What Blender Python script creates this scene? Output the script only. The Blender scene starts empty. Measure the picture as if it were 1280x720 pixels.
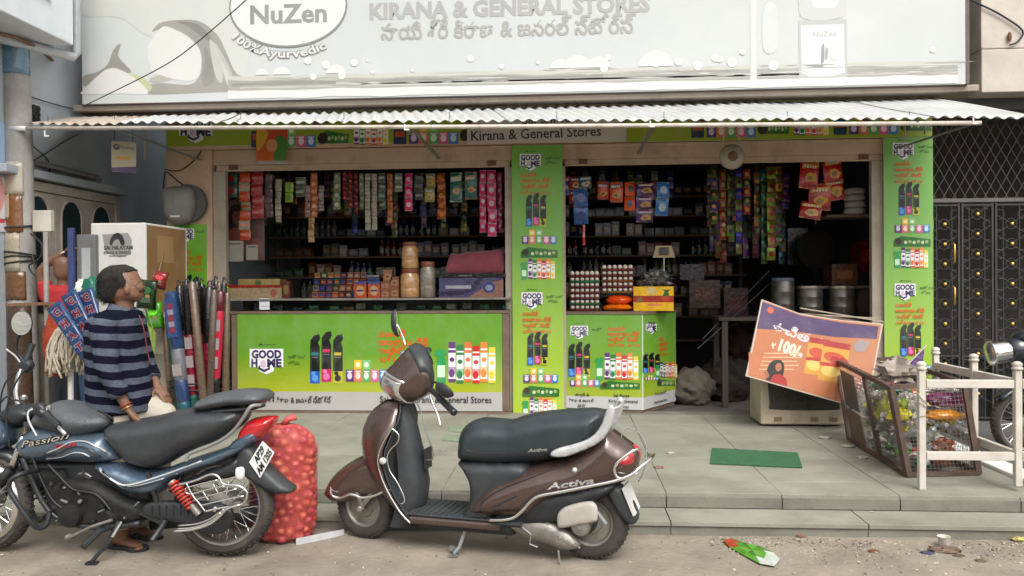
import bpy, math, random
from mathutils import Vector, Matrix, geometry, noise
random.seed(7)
S = bpy.context.scene
C = S.collection
R = math.radians
sin, cos, pi = math.sin, math.cos, math.pi
# ---------------- camera ----------------
F_PX, CAM_H = 1000.0, 1.5
PSI, PITCH, ROLL = R(4.06), 0.004, 0.006
_F = Vector((-sin(PSI)*cos(PITCH), cos(PSI)*cos(PITCH), -sin(PITCH)))
_R0 = Vector((cos(PSI), sin(PSI), 0))
_U0 = _R0.cross(_F)
_R = (_R0*cos(ROLL) - _U0*sin(ROLL)).normalized()
_U = (_U0*cos(ROLL) + _R0*sin(ROLL)).normalized()
EYE = Vector((0, 0, CAM_H))
cam = bpy.data.cameras.new('camera')
cam.sensor_width = 36; cam.lens = 36*F_PX/1280; cam.clip_end = 500; cam.clip_start = 0.05
cam_o = bpy.data.objects.new('camera', cam); C.objects.link(cam_o)
cam_o.matrix_world = Matrix(((_R.x, _U.x, -_F.x, 0), (_R.y, _U.y, -_F.y, 0), (_R.z, _U.z, -_F.z, CAM_H), (0, 0, 0, 1)))
S.camera = cam_o
# ---------------- world, sun, exposure ----------------
SUN_EL, SUN_AZ = R(52), R(156)      # azimuth of the sun seen from the scene, clockwise from +Y
W = bpy.data.worlds.new('World'); S.world = W; W.use_nodes = True
nt = W.node_tree
sky = nt.nodes.new('ShaderNodeTexSky'); sky.sky_type = 'NISHITA'; sky.sun_disc = False
sky.sun_elevation = SUN_EL; sky.sun_rotation = SUN_AZ; sky.air_density = 1.0; sky.dust_density = 4.0
hs = nt.nodes.new('ShaderNodeHueSaturation'); hs.inputs['Saturation'].default_value = 0.07
nt.links.new(sky.outputs[0], hs.inputs['Color'])
nt.links.new(hs.outputs[0], nt.nodes['Background'].inputs[0])
nt.nodes['Background'].inputs[1].default_value = 0.15
sun = bpy.data.lights.new('sun', 'SUN'); sun.energy = 1.25; sun.angle = R(35); sun.color = (1, .95, .88)
so = bpy.data.objects.new('sun', sun); C.objects.link(so)
sd = Vector((sin(SUN_AZ)*cos(SUN_EL), cos(SUN_AZ)*cos(SUN_EL), sin(SUN_EL)))
so.rotation_euler = (-sd).to_track_quat('-Z', 'Y').to_euler()
S.view_settings.view_transform = 'Standard'; S.view_settings.look = 'None'
S.view_settings.exposure = 0.74; S.view_settings.gamma = 1
S.cycles.use_denoising = True
S.cycles.max_bounces = 8

# ---------------- projecting measured outlines onto planes of the place ----------------
def ray(px, py): return _F + _R*((px-640)/F_PX) + _U*((360-py)/F_PX)
def onY(px, py, Y):
    d = ray(px, py); return EYE + d*(Y/d.y)
def onZ(px, py, Z):
    d = ray(px, py); return EYE + d*((Z-CAM_H)/d.z)
def onX(px, py, X):
    d = ray(px, py); return EYE + d*(X/d.x)
def onP(px, py, p0, n):
    d = ray(px, py); return EYE + d*((p0-EYE).dot(n)/d.dot(n))

# ---------------- materials ----------------
def lin(c):
    return tuple((x/12.92 if x <= .04045 else ((x+.055)/1.055)**2.4) for x in c)
MC = {}
def mat(name, col, rough=.6, metal=0, var=.18, scale=6, bump=.15, bscale=60, coat=0, dirt=None, dirt_amt=.5, dirt_scale=2, spec=.5, trans=0, sheen=0):
    if name in MC: return MC[name]
    m = bpy.data.materials.new(name); m.use_nodes = True; t = m.node_tree; L = t.links
    b = t.nodes['Principled BSDF']
    b.inputs['Roughness'].default_value = rough; b.inputs['Metallic'].default_value = metal
    b.inputs['Coat Weight'].default_value = coat; b.inputs['Coat Roughness'].default_value = .08
    b.inputs['Specular IOR Level'].default_value = spec
    if trans: b.inputs['Transmission Weight'].default_value = trans
    if sheen: b.inputs['Sheen Weight'].default_value = sheen
    tc = t.nodes.new('ShaderNodeTexCoord')
    if col is None:
        base = t.nodes.new('ShaderNodeVertexColor'); base.layer_name = 'Col'; bo = base.outputs[0]
    else:
        base = t.nodes.new('ShaderNodeRGB'); base.outputs[0].default_value = (*col, 1); bo = base.outputs[0]
    n = t.nodes.new('ShaderNodeTexNoise'); n.inputs['Scale'].default_value = scale; n.inputs['Detail'].default_value = 8; n.inputs['Roughness'].default_value = .65
    L.new(tc.outputs['Object'], n.inputs['Vector'])
    mr = t.nodes.new('ShaderNodeMapRange'); mr.inputs[1].default_value = .3; mr.inputs[2].default_value = .7
    mr.inputs[3].default_value = 1-var; mr.inputs[4].default_value = 1+var
    L.new(n.outputs[0], mr.inputs[0])
    mx = t.nodes.new('ShaderNodeVectorMath'); mx.operation = 'SCALE'
    L.new(bo, mx.inputs[0]); L.new(mr.outputs[0], mx.inputs['Scale'])
    out = mx.outputs[0]
    if dirt:
        n2 = t.nodes.new('ShaderNodeTexNoise'); n2.inputs['Scale'].default_value = dirt_scale; n2.inputs['Detail'].default_value = 10; n2.inputs['Roughness'].default_value = .7
        L.new(tc.outputs['Object'], n2.inputs['Vector'])
        r2 = t.nodes.new('ShaderNodeMapRange'); r2.inputs[1].default_value = .45; r2.inputs[2].default_value = .72; r2.inputs[3].default_value = 0; r2.inputs[4].default_value = dirt_amt
        L.new(n2.outputs[0], r2.inputs[0])
        mm = t.nodes.new('ShaderNodeMixRGB'); mm.inputs[2].default_value = (*dirt, 1)
        L.new(r2.outputs[0], mm.inputs[0]); L.new(out, mm.inputs[1]); out = mm.outputs[0]
    L.new(out, b.inputs['Base Color'])
    rr = t.nodes.new('ShaderNodeMapRange'); rr.inputs[1].default_value = .3; rr.inputs[2].default_value = .7
    rr.inputs[3].default_value = max(.02, rough*.8); rr.inputs[4].default_value = min(1, rough*1.2)
    L.new(n.outputs[0], rr.inputs[0]); L.new(rr.outputs[0], b.inputs['Roughness'])
    if bump:
        nb = t.nodes.new('ShaderNodeTexNoise'); nb.inputs['Scale'].default_value = bscale; nb.inputs['Detail'].default_value = 6
        L.new(tc.outputs['Object'], nb.inputs['Vector'])
        bp = t.nodes.new('ShaderNodeBump'); bp.inputs['Strength'].default_value = bump; bp.inputs['Distance'].default_value = .01
        L.new(nb.outputs[0], bp.inputs['Height']); L.new(bp.outputs[0], b.inputs['Normal'])
    MC[name] = m
    return m

# ---------------- mesh builder ----------------
def frame_of(d, up=Vector((0, 0, 1))):
    d = d.normalized()
    if abs(d.dot(up)) > .98: up = Vector((1, 0, 0))
    a = d.cross(up).normalized(); b = a.cross(d).normalized()
    return a, b
class MB:
    def __init__(s): s.v = []; s.f = []; s.c = []; s.mi = []; s.hascol = False
    def add(s, vs, fs, col=None, mi=0):
        k = len(s.v); s.v.extend([tuple(v) for v in vs])
        for f in fs: s.f.append(tuple(i+k for i in f)); s.c.append(col); s.mi.append(mi)
        if col is not None: s.hascol = True
        return s
    def box(s, x0, x1, y0, y1, z0, z1, col=None, mi=0):
        vs = [(x, y, z) for z in (z0, z1) for y in (y0, y1) for x in (x0, x1)]
        return s.add(vs, [(0, 2, 3, 1), (4, 5, 7, 6), (0, 1, 5, 4), (2, 6, 7, 3), (0, 4, 6, 2), (1, 3, 7, 5)], col, mi)
    def hexa(s, p, col=None, mi=0):      # 8 points: bottom 4 then top 4, same winding
        return s.add(p, [(0, 3, 2, 1), (4, 5, 6, 7), (0, 1, 5, 4), (1, 2, 6, 5), (2, 3, 7, 6), (3, 0, 4, 7)], col, mi)
    def bar(s, a, b, w, h=None, col=None, mi=0):   # rectangular bar between two points
        a, b = Vector(a), Vector(b); h = h or w; x, y = frame_of(b-a)
        p = [q + x*sx*w/2 + y*sy*h/2 for q in (a, b) for sx, sy in ((-1, -1), (1, -1), (1, 1), (-1, 1))]
        return s.hexa(p, col, mi)
    def tube(s, pts, r, n=8, closed=False, cap=True, col=None, mi=0, flat=1.0):
        pts = [Vector(p) for p in pts]; N = len(pts)
        rs = r if isinstance(r, (list, tuple)) else [r]*N
        vs = []; up = None
        for i, p in enumerate(pts):
            a = pts[(i-1) % N] if (closed or i > 0) else p
            b = pts[(i+1) % N] if (closed or i < N-1) else p
            d = (b-a)
            if d.length < 1e-9: d = Vector((0, 0, 1))
            d.normalize()
            if up is None: x, y = frame_of(d)
            else:
                x = up - d*up.dot(d)
                if x.length < 1e-6: x, _ = frame_of(d)
                x.normalize(); y = d.cross(x)*1.0
            up = x; y = d.cross(x)
            for k in range(n):
                t = 2*pi*k/n
                vs.append(p + (x*cos(t) + y*sin(t)*flat)*rs[i])
        fs = []
        for i in range(N if closed else N-1):
            j = (i+1) % N
            for k in range(n):
                l = (k+1) % n
                fs.append((i*n+k, i*n+l, j*n+l, j*n+k))
        if cap and not closed:
            fs.append(tuple(range(n-1, -1, -1))); fs.append(tuple((N-1)*n+k for k in range(n)))
        return s.add(vs, fs, col, mi)
    def lathe(s, prof, n=24, o=(0, 0, 0), axis=(0, 0, 1), col=None, mi=0, closed=False, sx=1.0, cap=True):
        o = Vector(o); ax = Vector(axis).normalized(); x, y = frame_of(ax)
        vs = [o + ax*h + (x*cos(2*pi*k/n)*sx + y*sin(2*pi*k/n))*r for r, h in prof for k in range(n)]
        fs = []; N = len(prof)
        for i in range(N if closed else N-1):
            j = (i+1) % N
            for k in range(n):
                l = (k+1) % n
                fs.append((i*n+k, i*n+l, j*n+l, j*n+k))
        if not closed and cap:
            if prof[0][0] > 1e-5: fs.append(tuple(range(n-1, -1, -1)))
            if prof[-1][0] > 1e-5: fs.append(tuple((N-1)*n+k for k in range(n)))
        return s.add(vs, fs, col, mi)
    def ball(s, o, r, n=10, m=6, col=None, mi=0):
        if not isinstance(r, (tuple, list)): r = (r, r, r)
        vs = []; fs = []
        for i in range(m+1):
            a = pi*i/m
            for k in range(n):
                t = 2*pi*k/n
                vs.append((o[0]+r[0]*sin(a)*cos(t), o[1]+r[1]*sin(a)*sin(t), o[2]+r[2]*cos(a)))
        for i in range(m):
            for k in range(n):
                l = (k+1) % n
                fs.append((i*n+k, (i+1)*n+k, (i+1)*n+l, i*n+l))
        return s.add(vs, fs, col, mi)
    def prism(s, pts, y0, y1, col=None, mi=0):      # outline in x,z pushed along y
        n = len(pts)
        vs = [(x, y0, z) for x, z in pts] + [(x, y1, z) for x, z in pts]
        fs = [tuple(range(n)), tuple(range(2*n-1, n-1, -1))] + [(i, n+i, n+(i+1) % n, (i+1) % n) for i in range(n)]
        return s.add(vs, fs, col, mi)
    def grid(s, fn, nu, nv, col=None, mi=0, closeu=False):
        vs = [fn(i/nu, j/nv) for j in range(nv+1) for i in range(nu+1)]
        fs = [(j*(nu+1)+i, j*(nu+1)+i+1, (j+1)*(nu+1)+i+1, (j+1)*(nu+1)+i) for j in range(nv) for i in range(nu)]
        return s.add(vs, fs, col, mi)
    def loft(s, rings, cap=True, col=None, mi=0, closed=True):
        n = len(rings[0]); vs = [p for r in rings for p in r]; fs = []
        for i in range(len(rings)-1):
            for k in range(n if closed else n-1):
                l = (k+1) % n
                fs.append((i*n+k, i*n+l, (i+1)*n+l, (i+1)*n+k))
        if cap and closed:
            fs.append(tuple(range(n-1, -1, -1))); fs.append(tuple((len(rings)-1)*n+k for k in range(n)))
        return s.add(vs, fs, col, mi)
    def build(s, name, m, parent=None, smooth=False, bevel=0, thick=0, fix=True, voxel=0, sub=0):
        me = bpy.data.meshes.new(name); me.from_pydata(s.v, [], s.f)
        ms = m if isinstance(m, (list, tuple)) else [m]
        for q in ms: me.materials.append(q)
        if len(ms) > 1: me.polygons.foreach_set('material_index', s.mi)
        if s.hascol:
            at = me.color_attributes.new('Col', 'FLOAT_COLOR', 'CORNER'); i = 0
            data = []
            for f, c in zip(s.f, s.c):
                if c is None: c = (.8, .8, .8)
                if isinstance(c[0], (tuple, list)):
                    for q in c: data.extend((*lin(q), 1))
                else: data.extend((*lin(c), 1)*len(f))
            at.data.foreach_set('color', data)
        if fix:
            import bmesh
            bm = bmesh.new(); bm.from_mesh(me); bmesh.ops.recalc_face_normals(bm, faces=bm.faces); bm.to_mesh(me); bm.free()
        if smooth: me.shade_smooth()
        if smooth == 'auto':
            me.set_sharp_from_angle(angle=R(40))
        o = bpy.data.objects.new(name, me); C.objects.link(o)
        if parent: o.parent = parent
        if voxel:
            q = o.modifiers.new('Remesh', 'REMESH'); q.mode = 'VOXEL'; q.voxel_size = voxel; q.use_smooth_shade = True
            q2 = o.modifiers.new('Smooth', 'SMOOTH'); q2.factor = .6; q2.iterations = 4
        if bevel:
            q = o.modifiers.new('Bevel', 'BEVEL'); q.width = bevel; q.segments = 2; q.limit_method = 'ANGLE'; q.angle_limit = R(50)
        if thick:
            q = o.modifiers.new('Solidify', 'SOLIDIFY'); q.thickness = thick
        if sub:
            q = o.modifiers.new('Sub', 'SUBSURF'); q.levels = q.render_levels = sub
        return o

def tag(o, label=None, cat=None, group=None, kind=None):
    if label: o['label'] = label
    if cat: o['category'] = cat
    if group: o['group'] = group
    if kind: o['kind'] = kind
    return o
def thing(name, label, cat, loc=(0, 0, 0), rz=0, group=None):
    o = bpy.data.objects.new(name, None); C.objects.link(o); o.location = loc; o.rotation_euler = (0, 0, rz)
    o.empty_display_size = .1
    return tag(o, label, cat, group)
def dup(o, parent=None):
    c = o.copy(); C.objects.link(c)
    if parent: c.parent = parent
    for ch in [x for x in KIDS.get(o.name, [])]: dup(ch, c)
    return c
KIDS = {}
def copy_tree(o, label=None, loc=None, rz=None):
    def rec(a, par):
        c = a.copy(); C.objects.link(c); c.parent = par
        for ch in list(a.children): rec(ch, c)
        return c
    c = rec(o, None)
    if label: c['label'] = label
    if loc is not None: c.location = loc
    if rz is not None: c.rotation_euler.z = rz
    return c

# ---------------- outlines ----------------
def smooth(pts, n=5, closed=True):
    P = [Vector(p) for p in pts]; N = len(P); out = []
    for i in range(N if closed else N-1):
        g = (lambda k: P[k % N]) if closed else (lambda k: P[min(max(k, 0), N-1)])
        a, b, c, d = g(i-1), g(i), g(i+1), g(i+2)
        for j in range(n):
            t = j/n
            out.append(.5*((2*b) + (c-a)*t + (2*a-5*b+4*c-d)*t*t + (3*b-a-3*c+d)*t**3))
    if not closed: out.append(P[-1])
    return out
def _dist(p, poly):
    best = 1e9; x, y = p; n = len(poly)
    for i in range(n):
        ax, ay = poly[i]; bx, by = poly[(i+1) % n]; dx, dy = bx-ax, by-ay
        l = dx*dx+dy*dy
        t = 0 if l < 1e-14 else max(0, min(1, ((x-ax)*dx+(y-ay)*dy)/l))
        q = (x-ax-dx*t)**2+(y-ay-dy*t)**2
        if q < best: best = q
    return math.sqrt(best)
def _inside(p, poly):
    x, y = p; r = False; n = len(poly); j = n-1
    for i in range(n):
        xi, yi = poly[i]; xj, yj = poly[j]
        if (yi > y) != (yj > y) and x < (xj-xi)*(y-yi)/(yj-yi)+xi: r = not r
        j = i
    return r
class Puff:
    """a rounded solid whose side outline is given in x,z; half width w (number or function of x,z) in y, rounded over `edge` at the rim"""
    def __init__(s, outline, w, y0=0, edge=.06, sm=4, power=2):
        s.poly = [tuple(p)[:2] for p in (smooth(outline, sm) if sm else [Vector(p) for p in outline])]
        s.w = w if callable(w) else (lambda x, z: w); s.y0 = y0 if callable(y0) else (lambda x, z: y0); s.edge = edge; s.pw = power
    def half(s, x, z, d=None):
        if d is None: d = _dist((x, z), s.poly)
        t = min(d/s.edge, 1)
        return s.w(x, z)*math.sqrt(max(0, 1-(1-t)**s.pw))
    def near(s, x, z): return s.y0(x, z)-s.half(x, z)
    def add(s, mb, step=.025, col=None, mi=0):
        P = s.poly; n = len(P)
        area = sum(P[i][0]*P[(i+1) % n][1]-P[(i+1) % n][0]*P[i][1] for i in range(n))
        sg = 1 if area > 0 else -1
        pts = [Vector(p) for p in P]
        for i in range(n):
            a, b, c = Vector(P[i-1]), Vector(P[i]), Vector(P[(i+1) % n])
            t = (c-a)
            if t.length < 1e-9: continue
            t.normalize(); nn = Vector((-t.y, t.x))*sg
            for k in (.04, .15, .35, .65):
                q = b+nn*k*s.edge
                if _inside(q, P) and _dist(q, P) > .93*k*s.edge: pts.append(q)
        xs = [p[0] for p in P]; zs = [p[1] for p in P]
        x = min(xs)+step/2
        while x < max(xs):
            z = min(zs)+step/2
            while z < max(zs):
                q = Vector((x, z))
                if _inside(q, P) and _dist(q, P) > .6*s.edge: pts.append(q)
                z += step
            x += step
        ov, oe, of, a_, b_, c_ = geometry.delaunay_2d_cdt(pts, [], [list(range(n))], 1, 1e-6)
        D = [_dist(v, P) for v in ov]
        vs = []; fi = {}; bi = {}
        for i, v in enumerate(ov):
            y0 = s.y0(v.x, v.y)
            h = s.half(v.x, v.y, D[i]) if D[i] > 1e-5 else 0
            fi[i] = len(vs); vs.append((v.x, y0-h, v.y))
            if h == 0: bi[i] = fi[i]
            else: bi[i] = len(vs); vs.append((v.x, y0+h, v.y))
        fs = []
        for f in of:
            fs.append(tuple(fi[i] for i in f)); fs.append(tuple(bi[i] for i in reversed(f)))
        mb.add(vs, fs, col, mi); return s
def puff(outline, w, name, m, parent, y0=0, edge=.06, sm=4, step=.025, power=2):
    mb = MB(); p = Puff(outline, w, y0, edge, sm, power).add(mb, step)
    mb.build(name, m, parent, smooth=True)
    return p

class Tr:
    """the vertical plane of a thing standing on the ground between two measured contact points; local x to the right, y away, z up"""
    def __init__(s, a, b, z=0):
        A, B = onZ(*a, z), onZ(*b, z); s.o = (A+B)/2; s.L = (B-A).length; u = (B-A).normalized()
        s.u = u; s.y = Vector((-u.y, u.x, 0)); s.rz = math.atan2(u.y, u.x)
    def q(s, px, py, v=0):
        p = onP(px, py, s.o - s.y*v, s.y)-s.o
        return (p.dot(s.u), p.z)
    def p3(s, px, py, v=0):
        a = s.q(px, py, v); return Vector((a[0], -v, a[1]))
    def P(s, pts, v=0): return [s.q(x, y, v) for x, y in pts]

# ---------------- flat print ----------------
_TC = {}
def text_geo(txt, bold=0.0, arc=0):
    k = (txt, bold)
    if k in _TC: return _TC[k]
    c = bpy.data.curves.new('lettering', 'FONT'); c.body = txt; c.resolution_u = 2; c.offset = bold; c.size = 1
    o = bpy.data.objects.new('lettering', c); C.objects.link(o)
    me = bpy.data.meshes.new_from_object(o)
    vs = [(v.co.x, v.co.y) for v in me.vertices]; fs = [tuple(p.vertices) for p in me.polygons]
    bpy.data.objects.remove(o); bpy.data.curves.remove(c); bpy.data.meshes.remove(me)
    # neighbouring glyph pieces may overlap: give each separate piece its own tiny height
    par = list(range(len(vs)))
    def find(a):
        while par[a] != a: par[a] = par[par[a]]; a = par[a]
        return a
    for f in fs:
        for i in f[1:]: par[find(i)] = find(f[0])
    ids = {}; lay = [ids.setdefault(find(i), len(ids)) % 5 for i in range(len(vs))]
    vs = [(x, y, l) for (x, y), l in zip(vs, lay)]
    _TC[k] = (vs, fs); return _TC[k]
class Print:
    """flat coloured print in (u, v) metres; layers sit 0.4 mm above each other"""
    def __init__(s): s.p = []; s.n = 0
    def poly(s, pts, col, up=True):
        if up: s.n += 1
        s.p.append(([tuple(p)[:2] for p in pts], [tuple(range(len(pts)))], col, s.n)); return s
    def rect(s, x0, y0, x1, y1, col, up=True): return s.poly([(x0, y0), (x1, y0), (x1, y1), (x0, y1)], col, up)
    def ell(s, cx, cy, rx, ry, col, n=20, up=True, a0=0): return s.poly([(cx+rx*cos(2*pi*k/n+a0), cy+ry*sin(2*pi*k/n+a0)) for k in range(n)], col, up)
    def text(s, txt, x, y, h, col, w=None, bold=.01, align='l', shear=0, up=True, fn=None, rot=0, asp=1):
        vs, fs = text_geo(txt, bold)
        if not vs: return s
        x0 = min(v[0] for v in vs); x1 = max(v[0] for v in vs)
        k = h/.7; kx = (w/(x1-x0)) if w else k*asp
        W_ = (x1-x0)*kx
        off = 0 if align == 'l' else (-W_/2 if align == 'c' else -W_)
        if up: s.n += 10
        pts = []
        for a, b, l in vs:
            u, v = (a-x0)*kx+off+shear*b*k, b*k
            if fn: pts.append((*fn(u, v), l*.00008))
            else: pts.append((x+u*cos(rot)-v*sin(rot), y+u*sin(rot)+v*cos(rot), l*.00008))
        s.p.append((pts, fs, col, s.n)); return s
    def to(s, mb, o, u, v, gap=.00004, base=.001, fn=None):
        o, u, v = Vector(o), Vector(u), Vector(v); n = u.cross(v).normalized()
        for pts, fs, col, k in s.p:
            mb.add([(Vector(fn(p[0], p[1], base+gap*k+(p[2] if len(p) > 2 else 0))) if fn else o+u*p[0]+v*p[1]+n*(base+gap*k+(p[2] if len(p) > 2 else 0))) for p in pts], fs, col)
    def build(s, name, m, parent, o=(0, 0, 0), u=(1, 0, 0), v=(0, 0, 1), gap=.00004, base=.001, fn=None):
        mb = MB(); s.to(mb, o, u, v, gap, base, fn); return mb.build(name, m, parent, fix=False)
ZP, YS = .172, 8.3
PRINT = mat('printed_vinyl', None, .42, var=.06, scale=3, bump=.22, bscale=4, dirt=(.34, .32, .26), dirt_amt=.22, dirt_scale=3)
PRINT_M = mat('printed_wrapper', None, .27, var=.14, scale=14, bump=.55, bscale=22, coat=.3)
M_road = mat('dusty_road', (.26, .222, .175), .95, var=.26, scale=2.2, bump=.9, bscale=26, dirt=(.14, .12, .095), dirt_amt=.7, dirt_scale=1.6)
M_slab = mat('grey_stone_slab', (.255, .252, .205), .75, var=.14, scale=2.5, bump=.15, bscale=50, dirt=(.14, .12, .095), dirt_amt=.75, dirt_scale=1.3)
M_slab2 = mat('grey_step_edge', (.19, .185, .15), .85, var=.2, scale=3, bump=.25, bscale=40, dirt=(.09, .08, .065), dirt_amt=.6, dirt_scale=2.5)
M_joint = mat('joint_mortar', (.20, .19, .16), .95)
M_peach = mat('peach_paint', (.58, .40, .27), .8, var=.1, scale=2, bump=.2, bscale=30, dirt=(.25, .17, .11), dirt_amt=.5, dirt_scale=1.8)
M_shut = mat('beige_shutter_steel', (.55, .40, .28), .6, var=.12, scale=3, bump=.05, dirt=(.2, .13, .09), dirt_amt=.7, dirt_scale=3)
M_conc = mat('weathered_concrete', (.36, .31, .25), .9, var=.2, scale=2, bump=.35, bscale=30, dirt=(.12, .09, .07), dirt_amt=.7, dirt_scale=2)
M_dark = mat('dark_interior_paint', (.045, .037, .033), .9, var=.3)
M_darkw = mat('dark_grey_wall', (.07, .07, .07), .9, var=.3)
M_blue = mat('blue_grey_wall_paint', (.40, .445, .475), .9, var=.14, scale=1.5, bump=.2, bscale=20, dirt=(.30, .34, .37), dirt_amt=.5, dirt_scale=1.2)
M_white = mat('white_paint', (.72, .73, .70), .6, var=.08, scale=3, bump=.1, dirt=(.4, .37, .32), dirt_amt=.45, dirt_scale=3)
M_beigew = mat('beige_upper_wall', (.52, .47, .41), .9, var=.12, scale=1.5, bump=.25, bscale=25, dirt=(.3, .25, .21), dirt_amt=.5, dirt_scale=1.6)
M_tin = mat('white_painted_tin', (.43, .44, .435), .55, var=.16, scale=2.5, bump=.05, dirt=(.33, .28, .2), dirt_amt=.4, dirt_scale=2.2)
M_rust = mat('rusty_steel', (.16, .085, .05), .85, var=.35, scale=9, bump=.3, bscale=60)
M_pipe = mat('cream_painted_pipe', (.55, .5, .42), .5, var=.15, scale=8, dirt=(.2, .12, .08), dirt_amt=.5, dirt_scale=6)
M_iron = mat('black_iron', (.028, .026, .026), .5, metal=.3, var=.3)
M_brass = mat('brass_stud', (.75, .48, .12), .35, metal=.8)
M_wood = mat('old_wood', (.16, .11, .075), .8, var=.3, scale=7, bump=.3)
M_brown = mat('brown_door_frame', (.44, .38, .32), .7, var=.2, scale=5)
M_glassd = mat('dark_glass', (.015, .03, .035), .12, var=.2, bump=0)
M_rail = mat('white_railing_paint', (.56, .52, .46), .5, var=.1, scale=6, dirt=(.35, .28, .2), dirt_amt=.6, dirt_scale=7)
M_black = mat('black_plastic', (.02, .022, .025), .45, var=.2, scale=12, bump=.1, bscale=200)
M_cable = mat('black_cable', (.02, .02, .02), .6)
M_grey = mat('grey_metal', (.25, .25, .24), .5, metal=.4, var=.2)
M_chrome = mat('chrome', (.8, .8, .78), .16, metal=1, var=.08, bump=0)

# ---- ground ----
def axis(lo, hi, n, far):
    a = [lo+(hi-lo)*i/n for i in range(n+1)]
    return [-far, -far*.4, -14, -8]+a+[8, 14, far*.4, far]
mb = MB(); xs = axis(-4.2, 4.6, 150, 160)
ys = [-160, -60, -20, -6, 0, 2]+[2.6+i*.05 for i in range(60)]+[6, 7, 8.2, 9, 12, 30, 160]
mb.v = []
for y in ys:
    for x in xs:
        z = 0
        if -4.2 < x < 4.6 and 2.6 < y < 5.6:
            z = .012*noise.noise(Vector((x*1.3, y*1.3, 0)))+.005*noise.noise(Vector((x*6, y*6, 3)))+.003*noise.noise(Vector((x*17, y*17, 5)))
            if y > 4.4 and x > -1: z += .012*max(0, noise.noise(Vector((x*2.2, y*4, 9))))*min(1, (y-4.4)*3)
        mb.v.append((x, y, z-.002))
n = len(xs)
mb.f = [(j*n+i, j*n+i+1, (j+1)*n+i+1, (j+1)*n+i) for j in range(len(ys)-1) for i in range(n-1)]
mb.c = [None]*len(mb.f); mb.mi = [0]*len(mb.f)
tag(mb.build('road', M_road, smooth=True), kind='structure')
mb = MB()
for i in range(2600):
    x = random.uniform(-4, 4.2); y = random.uniform(2.9, 4.8)
    if random.random() < .5: y = 4.8-abs(random.gauss(0, .22)); x = random.uniform(.8, 3.4)
    r = random.choice((.002, .003, .004, .005, .007, .004)) * (1.5 if random.random() < .05 else 1)
    mb.ball((x, y, r*.3), (r*random.uniform(.8, 1.5), r*random.uniform(.8, 1.3), r*.7), 5, 3, col=random.choice(((.55, .5, .43), (.62, .57, .5), (.42, .38, .33), (.72, .68, .6))))
tag(mb.build('gravel', mat('gravel_stone', None, .95, bump=0)), 'loose pale gravel scattered along the road below the steps', 'gravel', kind='stuff')

# ---- platform, steps ----
XL, XR = -5.15, 2.98
plat = tag(MB().box(XL, XR, 5.16, 8.32, -.05, .13).build('platform', M_joint), kind='structure')
k = 0
slab_w = .72
random.seed(3)
x = XL
while x < XR-.01:
    x1 = min(x+slab_w, XR)
    y = 5.137
    for dy in (.34, .72, .72, .72, .68):
        dz = random.uniform(-.0015, .0015)
        g = .0015
        MB().box(x+g, x1-g, y+g, y+dy-g, .12, ZP+dz).build('paving_slab', M_slab, plat, bevel=.003); y += dy
    MB().box(x+.003, x1-.003, 5.128, 5.16, .081, ZP-.022).build('riser_slab', M_slab2, plat, bevel=.002)
    x = x1
step = tag(MB().box(XL, XR+.04, 4.85, 5.128, -.05, .055).build('lower_step', M_joint), kind='structure')
x = XL
while x < XR+.03:
    x1 = min(x+1.15, XR+.04)
    MB().box(x+.003, x1-.003, 4.828, 5.127, .052, .079).build('tread_slab', M_slab, step, bevel=.003)
    MB().box(x+.003, x1-.003, 4.842, 4.86, -.03, .050).build('riser_slab', M_slab2, step, bevel=.002)
    x = x1
# kerb wall under the railing and its end block
kb = MB().box(2.985, 3.16, 5.22, 8.2, -.02, .20); tag(kb.build('kerb_wall', M_white, bevel=.01), kind='structure')
o = MB().box(2.96, 3.42, 4.93, 5.215, -.02, .235).build('kerb_block', M_white, bevel=.03); tag(o, kind='structure')
tag(MB().box(3.162, 9, 5.2, 11, -.05, .03).build('side_yard', mat('dark_yard_concrete', (.10, .095, .088), .9, var=.25)), kind='structure')

# ---- shop building ----
shop = thing('shop_building', 'peach walled general store with two wide open shutters under a tin awning', 'shop', (0, 8.3, 0))
def part(name, mb, m, par=shop, **k):
    if par is shop: mb.v = [(a, b-8.3, c) for a, b, c in mb.v]
    return mb.build(name, m, par, **k)
part('pier', MB().box(-4.30, -3.80, 8.3, 8.75, 0, 2.96), M_peach, bevel=.006)
part('pier', MB().box(-.573, -.067, 8.3, 8.75, 0, 2.96), M_peach, bevel=.006)
part('pier', MB().box(3.21, 3.64, 8.3, 8.75, 0, 2.96), M_peach, bevel=.006)
part('lintel', MB().box(-4.30, 3.64, 8.3, 8.75, 2.963, 3.40), M_peach)
part('upper_wall', MB().box(-4.30, 3.64, 8.3, 8.75, 3.402, 8), M_conc)
part('concrete_ledge', MB().box(-5.15, 3.95, 8.0, 8.292, 3.335, 3.402), M_conc, bevel=.01)
part('side_wall', MB().box(-4.30, -4.12, 8.752, 12.2, 0, 8), M_blue)
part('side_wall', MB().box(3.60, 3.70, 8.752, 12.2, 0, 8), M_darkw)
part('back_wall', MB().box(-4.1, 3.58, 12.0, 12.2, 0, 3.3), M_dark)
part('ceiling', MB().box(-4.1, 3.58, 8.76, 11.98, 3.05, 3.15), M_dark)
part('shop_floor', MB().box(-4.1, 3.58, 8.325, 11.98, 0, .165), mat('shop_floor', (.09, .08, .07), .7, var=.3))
part('partition_wall', MB().box(-.40, -.30, 9.5, 11.98, .17, 3.04), M_dark)
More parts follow.
